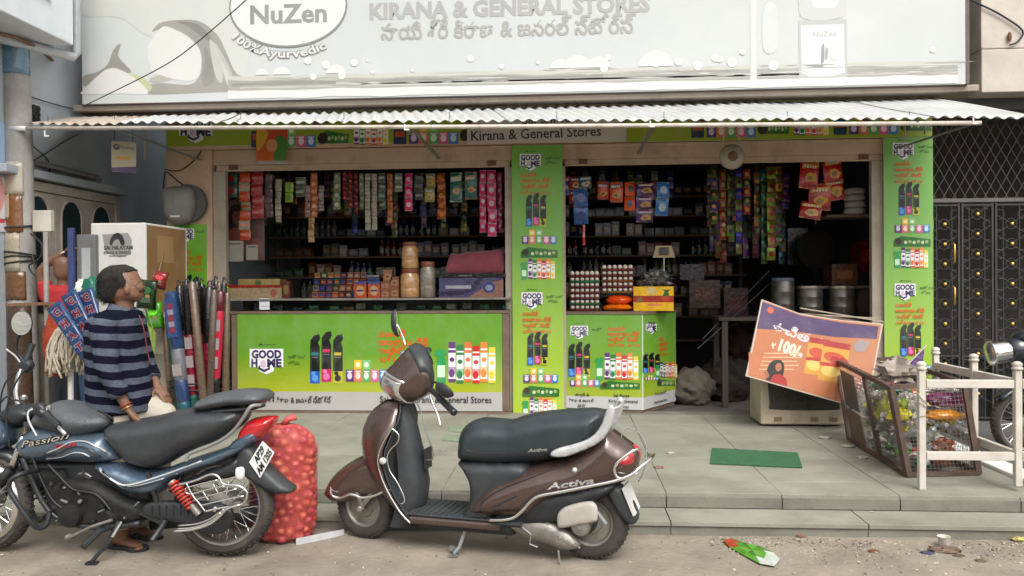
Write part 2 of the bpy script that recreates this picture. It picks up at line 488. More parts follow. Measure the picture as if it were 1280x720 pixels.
def shutter(x0, x1, nm):
    h = MB().box(x0, x1, 8.34, 8.62, 2.80, 2.958)
    h.box(x0, x1, 8.325, 8.34, 2.93, 2.955)
    part('shutter_housing', h, M_shut, bevel=.004)
    b = MB().box(x0+.03, x1-.03, 8.35, 8.385, 2.735, 2.798)
    b.box(x0+.03, x1-.03, 8.342, 8.35, 2.735, 2.75)
    part('shutter_slat', b, M_shut, bevel=.003)
    for lx in (x0+.22, x1-.22):
        l = MB().box(lx-.045, lx+.045, 8.325, 8.349, 2.75, 2.80); l.lathe([(.012, 0), (.012, .02)], 10, (lx, 8.325, 2.775), (0, -1, 0))
        part('shutter_lock', l, M_rust)
shutter(-3.797, -.576, 'l'); shutter(-.064, 3.207, 'r')
for x0, x1 in ((-3.797, -3.66), (-.66, -.577), (-.063, -.03), (3.06, 3.207)):
    g = MB().box(x0, x1, 8.33, 8.40, .175, 2.732)
    part('guide_rail', g, mat('grimy_guide_rail', (.42, .36, .28), .6, var=.2, scale=4, dirt=(.15, .1, .07), dirt_amt=.7, dirt_scale=4), bevel=.004)
part('threshold', MB().box(-.06, 3.2, 8.22, 8.35, ZP+.001, ZP+.012), M_slab2)

# ---- billboard ----
YB = 7.95
def qB(px, py): p = onY(px, py, YB); return (p.x, p.z)
bx0, bz0 = qB(103, 130); bx1 = qB(1207, 105)[0]; bz0 = (bz0+qB(1207, 105)[1])/2
bb = thing('billboard', 'big faded white sign board with grey lettering above the awning', 'signboard', ((bx0+bx1)/2, YB, bz0))
ob = Vector(((bx0+bx1)/2, YB, bz0))
def bpart(name, mb, m, **k):
    mb.v = [(a-ob.x, b-ob.y, c-ob.z) for a, b, c in mb.v]; return mb.build(name, m, bb, **k)
bpart('panel', MB().box(bx0, bx1, YB, YB+.03, bz0, 5.5), mat('faded_white_flex', (.47, .49, .485), .55, var=.03, scale=.8, bump=.03, bscale=3, dirt=(.62, .63, .58), dirt_amt=.35, dirt_scale=.5))
fr = MB().box(bx0-.02, bx1+.03, YB+.031, YB+.09, bz0-.012, bz0+.04).box(bx1+.002, bx1+.035, YB-.005, YB+.09, bz0, 5.5).box(bx0-.02, bx0+.02, YB+.031, YB+.09, bz0+.04, 5.5)
bpart('frame', fr, mat('dark_brown_frame', (.12, .09, .075), .7, var=.3), bevel=.003)
for fx in (bx0+.3, -2.6, .1, 2.4):
    bpart('support_post', MB().box(fx, fx+.05, YB+.092, YB+.14, bz0-.0, 5.5), M_rust)
P = Print()
def BP(pts, c, sm=4): P.poly([tuple(v) for v in smooth([qB(*p) for p in pts], sm)] if sm else [qB(*p) for p in pts], c)
g0 = (.87, .88, .84)
# printed figure of a resting face with dark hair, faded to grey; water line below
BP([(104, 20), (150, 22), (175, 40), (195, 50), (205, 70), (260, 100), (300, 108), (300, 5), (104, 0)], (.875, .885, .86))
BP([(105, 95), (122, 90), (135, 80), (142, 62), (151, 55), (148, 70), (158, 82), (164, 90), (150, 92), (133, 86), (120, 100), (105, 108)], (.64, .63, .60))
BP([(190, 40), (200, 29), (222, 25), (250, 27), (272, 44), (284, 68), (296, 92), (318, 101), (318, 112), (250, 116), (190, 118), (178, 114), (186, 106), (205, 104), (236, 106), (249, 96), (252, 78), (248, 60), (236, 46), (218, 37), (200, 37)], (.66, .655, .625))
BP([(222, 27), (246, 30), (262, 44), (268, 56), (250, 44), (236, 34)], (.57, .565, .54)); BP([(256, 58), (264, 76), (268, 100), (258, 108), (252, 100), (256, 80)], (.60, .595, .57)); BP([(268, 52), (284, 78), (292, 100), (284, 100), (276, 76)], (.79, .785, .76)); BP([(188, 98), (206, 92), (218, 92), (220, 97), (204, 102), (190, 103)], (.76, .75, .70))
BP([(200, 36), (212, 34), (230, 44), (246, 56), (252, 72), (249, 92), (240, 101), (222, 100), (205, 95), (190, 88), (185, 60)], (.93, .93, .91))
BP([(262, 50), (272, 62), (279, 90), (276, 104), (268, 90)], (.82, .82, .79)); BP([(276, 75), (284, 88), (290, 106), (284, 106)], (.85, .85, .82))
BP([(160, 92), (178, 96), (190, 108), (184, 115), (176, 106), (160, 97)], (.80, .83, .66))
BP([(105, 112), (135, 86), (160, 92), (182, 110), (182, 118), (150, 117), (105, 118)], (.94, .94, .93))
def stripe(y0, y1, col, x0=180, x1=1204, sl=-.0222, wob=2):
    a = [(x, y0+(x-x0)*sl+wob*noise.noise(Vector((x*.02, y0, 0)))) for x in range(x0, x1+1, 16)]
    b = [(x, y1+(x-x0)*sl+wob*noise.noise(Vector((x*.03, y1, 4)))) for x in range(x0, x1+1, 16)]
    BP(a+b[::-1], col, 0)
stripe(96, 116, (.84, .84, .80), 285, 1204, wob=3); stripe(101, 114, (.71, .71, .675), 285, 1204, wob=3); stripe(103.5, 108, (.62, .62, .59), 290, 760, wob=3); stripe(109, 111, (.82, .82, .79), 300, 1204); stripe(105, 106.5, (.80, .80, .77), 420, 1100, wob=4)
for k_ in range(60):
    x_ = random.uniform(300, 1180); w_ = random.uniform(12, 70); y_ = random.uniform(99, 113); cc_ = random.choice(((.66, .66, .63), (.80, .80, .77), (.88, .88, .86), (.74, .74, .71)))
    BP([(x_, y_-(x_-180)*.0222), (x_+w_*.5, y_-.9-(x_+w_*.5-180)*.0222), (x_+w_, y_-(x_+w_-180)*.0222), (x_+w_*.5, y_+.7-(x_+w_*.5-180)*.0222)], cc_, 2)
for x_, r_ in ((700, .10), (722, .14), (748, .12), (820, .17), (420, .10), (328, .07), (352, .09)):
    c_ = qB(x_, 97-(x_-180)*.0222); P.poly([(c_[0]+r_*cos(pi*i/12), c_[1]+r_*.9*sin(pi*i/12)) for i in range(13)], (.93, .94, .92))
stripe(114, 124, (.93, .94, .92), 285, 1204); 
for k_ in range(26):
    x_ = random.uniform(300, 1190); r_ = random.uniform(.012, .05)
    c_ = qB(x_, 98-(x_-300)*.022-random.uniform(0, 22)); P.ell(c_[0], c_[1], r_, r_, (.94, .95, .93), 14)
# brand oval
cx, cz = qB(360, 8); rx, rz = (qB(434, 8)[0]-qB(286, 8)[0])/2, .42
P.ell(cx, cz, rx, rz, (.58, .58, .57), 40); P.ell(cx, cz+.004, rx-.018, rz-.018, (.95, .96, .95), 40)
c_ = qB(313, 30); P.text('NuZen', c_[0], c_[1], .185, (.62, .62, .62), w=qB(409, 26)[0]-c_[0], bold=.03)
def arcf(u, v):
    a = -pi*.79+u/.62*1.0
    a = R(-144)+u*1.16
    return (cx+(rx+.11-v*0)*cos(a)*1.0 - v*cos(a), cz+(rz+.10)*sin(a)-v*sin(a))
for bo, co in ((.065, (.60, .60, .58)), (.015, (.95, .95, .94))): P.text('100%Ayurvedic', 0, 0, .085, co, w=1.32, bold=bo, fn=arcf)
P.n = 3
a_ = qB(462, 24); b_ = qB(813, 14)
an = math.atan2(b_[1]-a_[1], b_[0]-a_[0])
P.text('KIRANA & GENERAL STORES', a_[0], a_[1], .155, (.72, .72, .72), w=b_[0]-a_[0], bold=.04, rot=an)
a_ = qB(476, 50); b_ = qB(795, 46)
P.text('సాయి శ్రీ కిరాణ & జనరల్ స్టోర్స్', a_[0], a_[1], .155, (.70, .70, .68), w=b_[0]-a_[0], bold=.022)
P.n = 24
# bottle pictures at the right
P.rect(*qB(938, 108), *qB(945, -80), (.90, .91, .90))
BP([(998, -40), (1058, -40), (1058, 4), (1052, 22), (1006, 24), (998, 5)], (.86, .87, .86)); BP([(1014, -20), (1048, -20), (1046, 6), (1030, 10), (1016, 6)], (.93, .93, .93))
BP([(998, 26), (1058, 24), (1059, 96), (1045, 101), (1012, 102), (999, 97)], (.80, .81, .80), 1)
BP([(1001, 32), (1055, 30), (1056, 91), (1040, 95), (1014, 96), (1002, 92)], (.92, .93, .93), 1)
P.text('NuZen', *qB(1016, 46), .05, (.80, .80, .80), w=.22)
BP([(1027, 58), (1030, 56), (1030, 76), (1026, 78)], (.66, .66, .66)); BP([(1032, 60), (1035, 62), (1034, 74), (1031, 74)], (.72, .72, .72))
BP([(955, 10), (970, 8), (972, 60), (954, 62)], (.90, .91, .90))
P.p = [(a_, b_, tuple(q*.845 for q in c_), e_) for a_, b_, c_, e_ in P.p]
P.build('printed_design', PRINT, bb, o=(-ob.x, -.0, -ob.z), base=.002)

# ---- tin awning ----
YF, YK = 7.05, 8.22
pl, pr = onY(35, 155, YF), onY(1300, 147, YF); kl, kr = onY(103, 141, YK), onY(1163, 119, YK)
zk = lambda x: onY(640, 134, YK).z
aw = thing('tin_awning', 'white corrugated tin awning on a long pipe over the shop front', 'awning', (0, YF, 2.9))
nsh = 10; pit = .107
L0, L1 = pl.x, pr.x
def awz(x, t):
    zf = pl.z+(pr.z-pl.z)*(x-L0)/(L1-L0); zb = 3.322
    return (zf+(zb-zf)*t)
for k in range(nsh):
    a = L0+(L1-L0)*k/nsh; b = L0+(L1-L0)*(k+1)/nsh+.05; nn = int((b-a)/pit*8)
    def fn(u, v, a=a, b=b, k=k):
        x = a+(b-a)*u; t = v*.985
        bk = kl.x+(kr.x-kl.x)*(x-L0)/(L1-L0)
        xx = x+(bk-x)*t
        z = awz(x, t)+.012*sin(2*pi*(x-L0)/pit)+.0025*(k % 2)+.012*noise.noise(Vector((x*1.7, t*2, 1)))
        return (xx, t*(YK-YF)-.03*noise.noise(Vector((k*3.3, 0, 0))), z-2.9)
    o = MB().grid(fn, nn, 6).build('corrugated_sheet', M_tin if k else mat('rust_stained_tin', (.42, .36, .3), .6, var=.3, scale=4, dirt=(.15, .08, .045), dirt_amt=.9, dirt_scale=4), aw, smooth=True, thick=.0015)
    if k == 0: o['label'] = 'rust stained end sheet of the awning'
p0, p1 = onY(14, 160, YF), onY(1226, 153, YF)
off = Vector((0, YF, 2.9))
MB().tube([p0-off+Vector((0, 0, -.005)), p0.lerp(p1, .5)-off+Vector((0, 0, -.012)), p1-off+Vector((0, 0, -.005))], .019, 12).build('front_pipe', M_pipe, aw, smooth=True)
MB().tube([onY(12, 160, YF)-off+Vector((0, 0, -.005)), onY(33, 160, YF)-off+Vector((0, 0, -.005))], .023, 12).build('pipe_end_sleeve', M_white, aw, smooth=True)
for a, b, ya, yb in (((514, 160), (549, 198), YF+.02, 8.28), ((818, 156), (798, 192), YF+.02, 8.28), ((1222, 153), (1126, 184), YF+.02, 8.28), ((150, 163), (250, 200), YF+.02, 8.28)):
    MB().bar(onY(*a, ya)-off, onY(*b, yb)-off, .035, .012).build('bracket_strut', M_grey, aw)
for x, y0, y1 in ((181, 162, 200), (512, 158, 168), (806, 152, 182), (1131, 150, 178), (1156, 150, 168)):
    a = onY(x, y0, 8.1); b = onY(x, y1, 8.1)
    MB().bar(a-off, b-off, .03, .006).build('hanger_strap', M_rail, aw)
for x in (60, 301, 430, 562, 696, 830, 984, 1137):
    a = onY(x, 148 if x > 200 else 153, YF+.1)-off
    MB().tube([a+Vector((0, 0, .06)), a, a+Vector((.01, -.12, -.05)), a+Vector((.03, -.12, -.055))], .003, 5).build('hook_bolt', M_iron, aw)
for x, y in ((55, 168), (505, 160), (812, 156), (1216, 152)):
    a = onY(x, y, YF-.02)-off
    MB().box(a.x, a.x+.012, a.y, a.y+.006, a.z-.02, a.z+.035).box(a.x+.012, a.x+.045, a.y, a.y+.006, a.z-.02, a.z-.008).build('pipe_clip', M_white, aw)
for x in range(12):
    X = -4.4+x*.7
    if X < 3.6: MB().bar((X, .04, awz(X, .03)-2.93), (X+.02, 1.13, awz(X, .96)-2.93), .03, .03).build('rafter', M_rust, aw)

# ---- left building ----
lb = thing('blue_building', 'blue grey side building with arched brown door and white balcony', 'building', (-5.2, 8, 0))
def lpart(name, mb, m, **k):
    mb.v = [(a+5.2, b-8, c) for a, b, c in mb.v]; return mb.build(name, m, lb, **k)
lpart('wall', MB().box(-9, -5.2, 2, 16, 0, 9), M_blue)
lpart('end_wall', MB().box(-5.198, -4.31, 10.2, 10.4, 0, 9), M_blue)
dy0, dy1, dz1 = 7.08, onX(143, 300, -5.2).y, onX(143, 247, -5.2).z
fo = MB().box(-5.2, -5.12, dy0, dy0+.08, .1, dz1).box(-5.2, -5.12, dy1-.09, dy1, .1, dz1).box(-5.2, -5.121, dy0+.081, dy1-.091, dz1-.09, dz1)
lpart('door_frame', fo, M_brown, bevel=.004)
lpart('door_lintel', MB().box(-5.2, -5.06, dy0-.2, dy1+.05, dz1+.02, dz1+.10), M_blue, bevel=.01)
nL = 3; wL = (dy1-dy0-.17)/nL
for k in range(nL):
    a = dy0+.08+wL*k; b = a+wL-.006; c = (a+b)/2; w2 = wL*.32
    leaf = lpart('door_leaf', MB().box(-5.18, -5.14, a, b, .12, dz1-.095), M_brown, bevel=.003)
    zt = dz1-.30-.02
    arch = [(c+w2*cos(t), zt+w2*1.1*sin(t)) for t in [pi*i/10 for i in range(11)]]+[(c-w2, 1.25), (c+w2, 1.25)]
    g = MB(); n_ = len(arch)
    g.add([(-5.137, y, z) for y, z in arch]+[(-5.15, y, z) for y, z in arch], [tuple(range(n_))]+[(i, (i+1) % n_, n_+(i+1) % n_, n_+i) for i in range(n_)])
    g.v = [(x_+5.2, y_-8, z_) for x_, y_, z_ in g.v]; g.build('arched_glass', M_glassd, leaf)
    rim = MB().tube([(-5.137, y, z) for y, z in arch], .012, 6, closed=True); rim.v = [(x_+5.2, y_-8, z_) for x_, y_, z_ in rim.v]; rim.build('glass_trim', M_brown, leaf)
bc = onX(92, 57, -4.72)
bal = lpart('balcony', MB().box(-5.2, -4.72, 4.2, bc.y, bc.z, bc.z+1.3), mat('pale_blue_paint', (.66, .70, .72), .8, var=.08, dirt=(.4, .45, .5), dirt_amt=.5, dirt_scale=3), bevel=.01)
for k in range(3):
    a = MB().box(-4.719, -4.70, 4.4, bc.y-.35, bc.z+.30+.07*k, bc.z+.335+.07*k); a.v = [(x_+5.2, y_-8, z_) for x_, y_, z_ in a.v]; a.build('balcony_moulding', M_white, bal, bevel=.004)
a = onX(96, 0, -4.85); b = onX(96, 72, -4.85)
lpart('drain_pipe', MB().tube([(a.x, b.y, a.z+2), (b.x, b.y, b.z+.05), (b.x-.02, b.y-.03, b.z), (b.x-.3, b.y-.8, b.z-.02), (-5.1, 5.6, b.z-.03)], .045, 12), mat('grey_pvc_pipe', (.42, .44, .46), .5, var=.15), smooth=True)
tl0, tl1 = onX(48, 204, -5.15), onX(121, 222, -5.15)
lpart('tube_light', MB().bar(tl0, tl1, .07, .05).tube([tl0+Vector((.05, 0, -.02)), tl1+Vector((.05, 0, -.02))], .018, 8), mat('dusty_fixture', (.2, .2, .2), .8), bevel=.003)
hb = MB()
for i in range(3):
    for j in range(3):
        c = onX(37+i*5, 133+j*7+i*1.5, -5.198); hb.lathe([(.03, 0), (.03, .012)], 12, c, (1, 0, 0))
lpart('vent_holes', hb, M_iron)
for pts in (((30, 118), (60, 128), (100, 139), (130, 150)), ((35, 205), (60, 190), (84, 175), (98, 168)), ((38, 180), (60, 200), (62, 215))):
    lpart('wall_wire', MB().tube(smooth([onX(*p, -5.17) for p in pts], 4, False), .006, 5), M_cable)
# poster on the near wall at the left edge
po = MB(); pw = Print().rect(0, 0, .5, 1.0, (.86, .84, .86)).rect(0, .5, .5, 1.0, (.62, .72, .84)).ell(.25, .35, .2, .25, (.84, .60, .58)).rect(.05, .08, .45, .12, (.8, .3, .3))
c = onX(6, 290, -5.19)
pt = thing('wall_poster', 'torn pink and pale blue poster on the wall behind the pole', 'poster', (c.x, c.y-.45, c.z))
MB().box(-.005, 0, 0, .5, 0, 1.0).build('paper', M_white, pt); pw.build('printed_design', PRINT, pt, u=(0, 1, 0), v=(0, 0, 1), base=.001)

# ---- right building ----
rb = thing('beige_building', 'beige upper wall of the neighbouring building with black studded gate below', 'building', (4.5, 8.2, 0))
def rpart(name, mb, m, par=None, **k):
    mb.v = [(a-4.5, b-8.2, c) for a, b, c in mb.v]; return mb.build(name, m, par or rb, **k)
zb = onY(1240, 116, 8.12).z; xb = 4.02
rpart('upper_wall', MB().box(xb, 9, 8.1, 8.9, zb, zb+.42), M_beigew, bevel=.01)
rpart('upper_wall', MB().box(xb, 9, 8.104, 8.9, zb+.425, 9), M_beigew, bevel=.01)
rpart('soffit', MB().box(3.66, 9, 8.35, 9.1, zb-.12, zb-.005), M_darkw)
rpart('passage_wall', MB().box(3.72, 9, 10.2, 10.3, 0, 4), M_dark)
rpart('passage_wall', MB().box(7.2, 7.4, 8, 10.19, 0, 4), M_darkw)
c0, c1 = onY(1212, 0, 8.09), onY(1278, 40, 8.09)
rpart('wall_cable', MB().tube(smooth([onY(1190, -12, 8.08), onY(1222, 4, 8.08), onY(1250, 18, 8.08), onY(1278, 38, 8.08), onY(1272, 52, 8.08), onY(1262, 56, 8.08)], 4, False), .009, 6), M_cable)
rpart('cable_clamp', MB().ball(onY(1262, 46, 8.08), (.02, .02, .05)), M_rust)
rpart('wall_cable', MB().tube([onY(1211, -20, 8.07), onY(1211, 112, 8.07)], .008, 6), M_cable)
# gate
YG = 8.75
gx0 = 3.66; gx1 = 6.0; gz = onY(1230, 249, YG).z; gtop = zb-.12
gt = thing('iron_gate', 'black ornamental iron gate with brass studs right of the shop', 'gate', (gx0, YG, 0))
g = MB()
x = gx0-1.3
while x < gx1:
    for s_ in (1, -1):
        h = gtop-gz
        a = Vector((x, 0, gz)); b = Vector((x+s_*h*.55, 0, gtop))
        if s_ < 0: a, b = Vector((x+h*.55, .006, gz)), Vector((x, .006, gtop))
        if b.x < gx0 or a.x < gx0:
            lo, hi = (a, b) if a.x < b.x else (b, a)
            if hi.x <= gx0: continue
            t = (gx0-lo.x)/(hi.x-lo.x); q = lo.lerp(hi, t)
            a, b = q, hi
        g.bar(a-Vector((gx0, 0, 0)), b-Vector((gx0, 0, 0)), .009, .004)
    x += .105
tag(g.build('diamond_mesh', mat('grey_grille_steel', (.13, .12, .115), .6, metal=.2, var=.3), gt), kind='stuff')
MB().box(0, gx1-gx0, -.02, .02, gz-.03, gz+.01).build('top_rail', mat('grey_grille_steel', (0, 0, 0)), gt)
zlow = .05
M_iron2 = mat('gate_iron', (.045, .042, .040), .55, metal=.2, var=.3)
cols_ = [onY(px, 300, YG).x-gx0 for px in (1180, 1221, 1264)]
edges_ = [0, (cols_[0]+cols_[1])/2, (cols_[1]+cols_[2])/2, cols_[2]+.22, 2.2]
for i in range(4):
    a, b = edges_[i]+.008, edges_[i+1]-.008
    lf = MB()
    for x in (a+.01, b-.01): lf.bar((x, 0, zlow), (x, 0, gz-.04), .020)
    for z in (zlow+.02, .72, gz-.06): lf.bar((a, 0, z), (b, 0, z), .018)
    fr_ = lf.build('gate_leaf', M_iron2, gt)
    sc = MB(); cxm = cols_[i] if i < 3 else (a+b)/2; hw = min(cxm-a, b-cxm)
    z = .22+(.105 if i == 1 else 0); stz = []
    while z < gz-.1:
        sc.tube([(cxm+.055*cos(t), 0, z+.055*sin(t)) for t in [2*pi*i_/12 for i_ in range(12)]], .005, 5, closed=True)
        for sx in (-1, 1):
            sc.tube([(cxm+sx*(hw-.01), 0, z+.10*sin(t)*.9+0) if False else (cxm+sx*(hw*.72-.05*cos(t)), 0, z+.10+.05*sin(t)) for t in [pi*k_/6-pi/2 for k_ in range(9)]], .005, 5)
            sc.bar((cxm+sx*.02, 0, z+.02), (cxm+sx*hw, 0, z+.105), .007); sc.bar((cxm+sx*.02, 0, z-.02), (cxm+sx*hw, 0, z-.105), .007)
        stz.append(z); z += .21
    for xx in (cxm-hw*.5, cxm+hw*.5): sc.bar((xx, 0, zlow), (xx, 0, gz-.05), .008)
    sc.build('scrollwork', M_iron2, fr_)
    MB().box(a, b, .05, .055, zlow, .70).build('backing_sheet', mat('dark_sheet', (.012, .0115, .011), .9), fr_)
    for z in stz:
        MB().lathe([(.0, .024), (.014, .02), (.020, .010), (.020, 0)], 10, (cxm, -.012, z), (0, -1, 0)).build('brass_stud', M_brass, fr_)
hx_ = onY(1190, 315, YG).x-gx0
for y0, y1 in ((304, 330), (358, 382)):
    z0, z1 = onY(1190, y1, YG).z, onY(1190, y0, YG).z
    MB().tube([(hx_, -.03, z0), (hx_, -.06, z0+.02), (hx_, -.06, z1-.02), (hx_, -.03, z1)], .009, 8).build('brass_handle', M_brass, gt, smooth=True)
MB().box(-.01, .16, -.06, -.03, onY(1175, 287, YG).z, onY(1175, 275, YG).z).build('white_latch_plate', M_white, gt)
# ================= banners, counters and goods of the shop =================
class Draw:
    """printed design laid out on a board; q maps a measured point to the board's own (u, v)"""
    def __init__(s, q, k): s.P = Print(); s.q = q; s.k = k      # k: metres per measured unit
    def poly(s, pts, c, sm=0):
        p = [s.q(*a) for a in pts]; s.P.poly(smooth(p, sm) if sm else p, c)
    def rect(s, x0, y0, x1, y1, c): s.poly([(x0, y1), (x1, y1), (x1, y0), (x0, y0)], c)
    def grad(s, x0, y0, x1, y1, ct, cb, n=1, mid=.4):
        s.P.n += 1
        ym = y0+(y1-y0)*mid
        for (a, b, ca, cb_) in ((y0, ym, ct, ct), (ym, y1, ct, cb)):
            p = [s.q(x0, b), s.q(x1, b), s.q(x1, a), s.q(x0, a)]
            s.P.p.append((p, [(0, 1, 2, 3)], (cb_, cb_, ca, ca), s.P.n))
    def ell(s, x, y, rx, ry, c, n=14):
        a = s.q(x, y); s.P.ell(a[0], a[1], rx*s.k, ry*s.k, c, n)
    def text(s, t, x, y, h, c, w=None, bold=.01, align='l', shear=0, rot=0):
        a = s.q(x, y); s.P.text(t, a[0], a[1], h*s.k, c, w=(w*s.k if w else None), bold=bold, align=align, shear=shear, rot=rot)
    # --- repeated artwork ---
    def logo(s, x, y, S_=1.0, wd=1.0):
        N = (.16, .14, .32); Wh = (.93, .92, .94)
        S2 = S_*wd
        for bo, c, l in ((.16, Wh, 0), (.05, N, 1)):
            if l == 0:
                s.rect(x-21*S2, y-13*S_, x+21*S2, y+10*S_, Wh)
                s.poly([(x-10*S2, y+8*S_), (x+10*S2, y+8*S_), (x+9*S2, y+15*S_), (x, y+19*S_), (x-9*S2, y+15*S_)], Wh)
            else:
                s.text('GOOD', x, y-1.5*S_, 9.5*S_, N, w=38*S2, bold=.05, align='c')
                s.text('H', x-19*S2, y+9.5*S_, 9.5*S_, N, w=8*S2, bold=.05)
                s.text('ME', x+19*S2, y+9.5*S_, 9.5*S_, N, w=18.5*S2, bold=.05, align='r')
                s.poly([(x-10*S2, y+8*S_), (x-10*S2, y+12.5*S_), (x-3*S2, y+16.5*S_), (x+4.5*S2, y+12.5*S_), (x+4.5*S2, y+10*S_), (x-3*S2, y+13*S_), (x-8*S2, y+10.5*S_), (x-8*S2, y+8*S_)], N)
                s.poly([(x-7.5*S2, y+4*S_), (x-4*S2, y+.5*S_), (x-.5*S2, y+4*S_), (x-.5*S2, y+9*S_), (x-4*S2, y+11*S_), (x-7.5*S2, y+9*S_)], (.85, .76, .82))
        s.poly([(x-11*S2, y-17*S_), (x-7*S2, y-20*S_), (x-4*S2, y-17.5*S_)], (.08, .25, .08)); s.rect(x-3*S2, y-18.5*S_, x+12*S2, y-17.5*S_, (.15, .4, .12))
    def orange(s, x, y, w, n=4, dy=9, h=5.5):
        T = ['మంచిని', 'అలవాటు చేసి', 'ఇంటిలో నింపే', 'దుర్గంధ దూరం']
        for i in range(n): s.text(T[i % 4], x, y+dy*i, h, (.86, .33, .08), w=w*(.55, 1, .96, 1)[i % 4], bold=.03)
    def sprays(s, x, y, h, w):     # three black trigger bottles, base centre x,y
        B = (.055, .075, .085)
        for i, (dx, dh, c1, c2, l) in enumerate(((-.34, 0, (.12, .35, .75), (.35, .60, .85), (.1, .45, .5)), (0, .06, (.75, .10, .40), (.85, .45, .65), (.8, .1, .35)), (.34, 0, (.75, .72, .12), (.12, .13, .12), (.8, .7, .15)))):
            cx = x+dx*w; bw = w*.145; H = h*(1+dh); t = y-H
            yo = y-(h*.03 if i == 1 else 0)
            s.poly([(cx-bw, yo), (cx+bw, yo), (cx+bw, t+H*.28), (cx+bw*.6, t+H*.18), (cx+bw*1.1, t+H*.1), (cx+bw*.9, t+H*.01), (cx-bw*.1, t+H*.03), (cx-bw*.9, t+H*.13), (cx-bw, t+H*.3)], B)
            s.rect(cx-bw, yo-H*.24, cx+bw, yo, c1); s.ell(cx, yo-H*.10, bw*.7, H*.07, c2, 8); s.ell(cx-bw*.3, yo-H*.2, bw*.5, H*.04, c2, 8)
            s.rect(cx-bw*.7, yo-H*.62, cx+bw*.7, yo-H*.56, l); s.rect(cx-bw*.6, yo-H*.53, cx+bw*.6, yo-H*.51, (.4, .42, .44))
            s.rect(cx-bw*.85, yo-H*.70, cx-bw*.7, yo-H*.25, (.25, .28, .3))
    def products(s, x, y, w, h):   # row of little boxes, centre x, base y
        cs = [((.36, .17, .47), (.85, .8, .9)), ((.88, .45, .35), (.95, .85, .8)), ((.35, .66, .35), (.85, .93, .85)), ((.86, .36, .55), (.95, .85, .9)), ((.25, .48, .75), (.8, .88, .95))]
        bw = w/5
        for i, (c, l) in enumerate(cs):
            x0 = x-w/2+i*bw
            s.rect(x0+.3, y-h*.55, x0+bw-.3, y, c); s.ell(x0+bw/2, y-h*.27, bw*.3, h*.17, l, 8); s.rect(x0+bw*.2, y-h*.5, x0+bw*.8, y-h*.44, (.9, .9, .9))
        for i, c in ((1, (.93, .75, .2)), (2, (.5, .78, .5))):
            x0 = x-w/2+i*bw; s.rect(x0+.5, y-h, x0+bw-.5, y-h*.57, c); s.ell(x0+bw/2, y-h*.78, bw*.28, h*.12, (.95, .92, .8), 8)
    def rng(s, x, y, w, h):
        s.poly([(x-w/2, y), (x-w/2, y-h*.5), (x-w*.3, y-h), (x+w*.5, y-h*.7), (x+w*.5, y)], (.14, .42, .14))
        s.ell(x-w*.38, y-h*.5, h*.35, h*.35, (.2, .15, .1), 8)
        for i_ in range(6): s.ell(x-w*.18+i_*w*.115, y-h*(.38+.08*(i_ % 2)), w*.045, h*.17, (.62, .70, .42) if i_ % 2 else (.80, .82, .70), 8)
    def cans(s, x, y, w, h, trig=True):  # six aerosols and a green trigger bottle
        cs = [(.38, .16, .46), (.12, .48, .25), (.90, .45, .25), (.80, .16, .18), (.92, .52, .20), (.90, .80, .20)]
        n = 6; x0 = x-w/2
        if trig:
            tw = w*.15; a = x0
            s.poly([(a, y), (a+tw, y), (a+tw, y-h*.6), (a+tw*.7, y-h*.68), (a+tw*1.1, y-h*.72), (a+tw, y-h*.84), (a, y-h*.84), (a-tw*.3, y-h*.7), (a+tw*.3, y-h*.66), (a, y-h*.6)], (.16, .60, .32)); s.rect(a+1*s_(w), y-h*.45, a+tw-1*s_(w), y-h*.15, (.8, .92, .8))
            x0 += w*.19; w *= .81
        cw = w/n
        for i, c in enumerate(cs):
            a = x0+i*cw; H = h*(1-.04*(i in (1,))-.06*(i in (3,))-.10*(i == 5)); b = y-(0 if i % 2 else h*.03); g = cw*.06
            s.rect(a+g, b-H*.84, a+cw-g, b, (.93, .92, .93)); s.rect(a+g*1.5, b-H, a+cw-g*1.5, b-H*.84, c)
            s.rect(a+g, b-H*.80, a+cw-g, b-H*.73, c); s.ell(a+cw*.5, b-H*.56, cw*.32, H*.06, c, 8); s.rect(a+g, b-H*.38, a+cw-g, b-H*.2, tuple(.5+.5*q for q in c)); s.ell(a+cw*.45, b-H*.22, cw*.36, H*.11, c, 9); s.rect(a+g, b-H*.08, a+cw-g, b, c)
def s_(w): return w*.01
GT, GB = (.39, .60, .15), (.66, .70, .12)
GP = (.36, .66, .24)
def board_on(name, label, cat, Y, px0, py0, px1, py1, draw, group=None, th=.012, k=None, bg=None):
    a, b = onY(px0, py1, Y), onY(px1, py0, Y); o = Vector((a.x, Y, a.z))
    t = thing(name, label, cat, o, 0, group)
    MB().box(0, b.x-a.x, 0, th, 0, b.z-a.z).build('board', M_white, t)
    def q(px, py): p = onY(px, py, Y); return (p.x-o.x, p.z-o.z)
    d = Draw(q, k or (q((px0+px1)/2+10, (py0+py1)/2)[0]-q((px0+px1)/2, (py0+py1)/2)[0])/10)
    d.w, d.h = b.x-a.x, b.z-a.z
    draw(d); d.P.build('printed_design', PRINT, t)
    return t
def full(d, ct, cb, mid=.4):
    d.P.n += 1
    for (a, b, ca, cc) in ((0, d.h*(1-mid), cb, ct), (d.h*(1-mid), d.h, ct, ct)):
        d.P.p.append(([(0, a), (d.w, a), (d.w, b), (0, b)], [(0, 1, 2, 3)], (ca, ca, cc, cc), d.P.n))

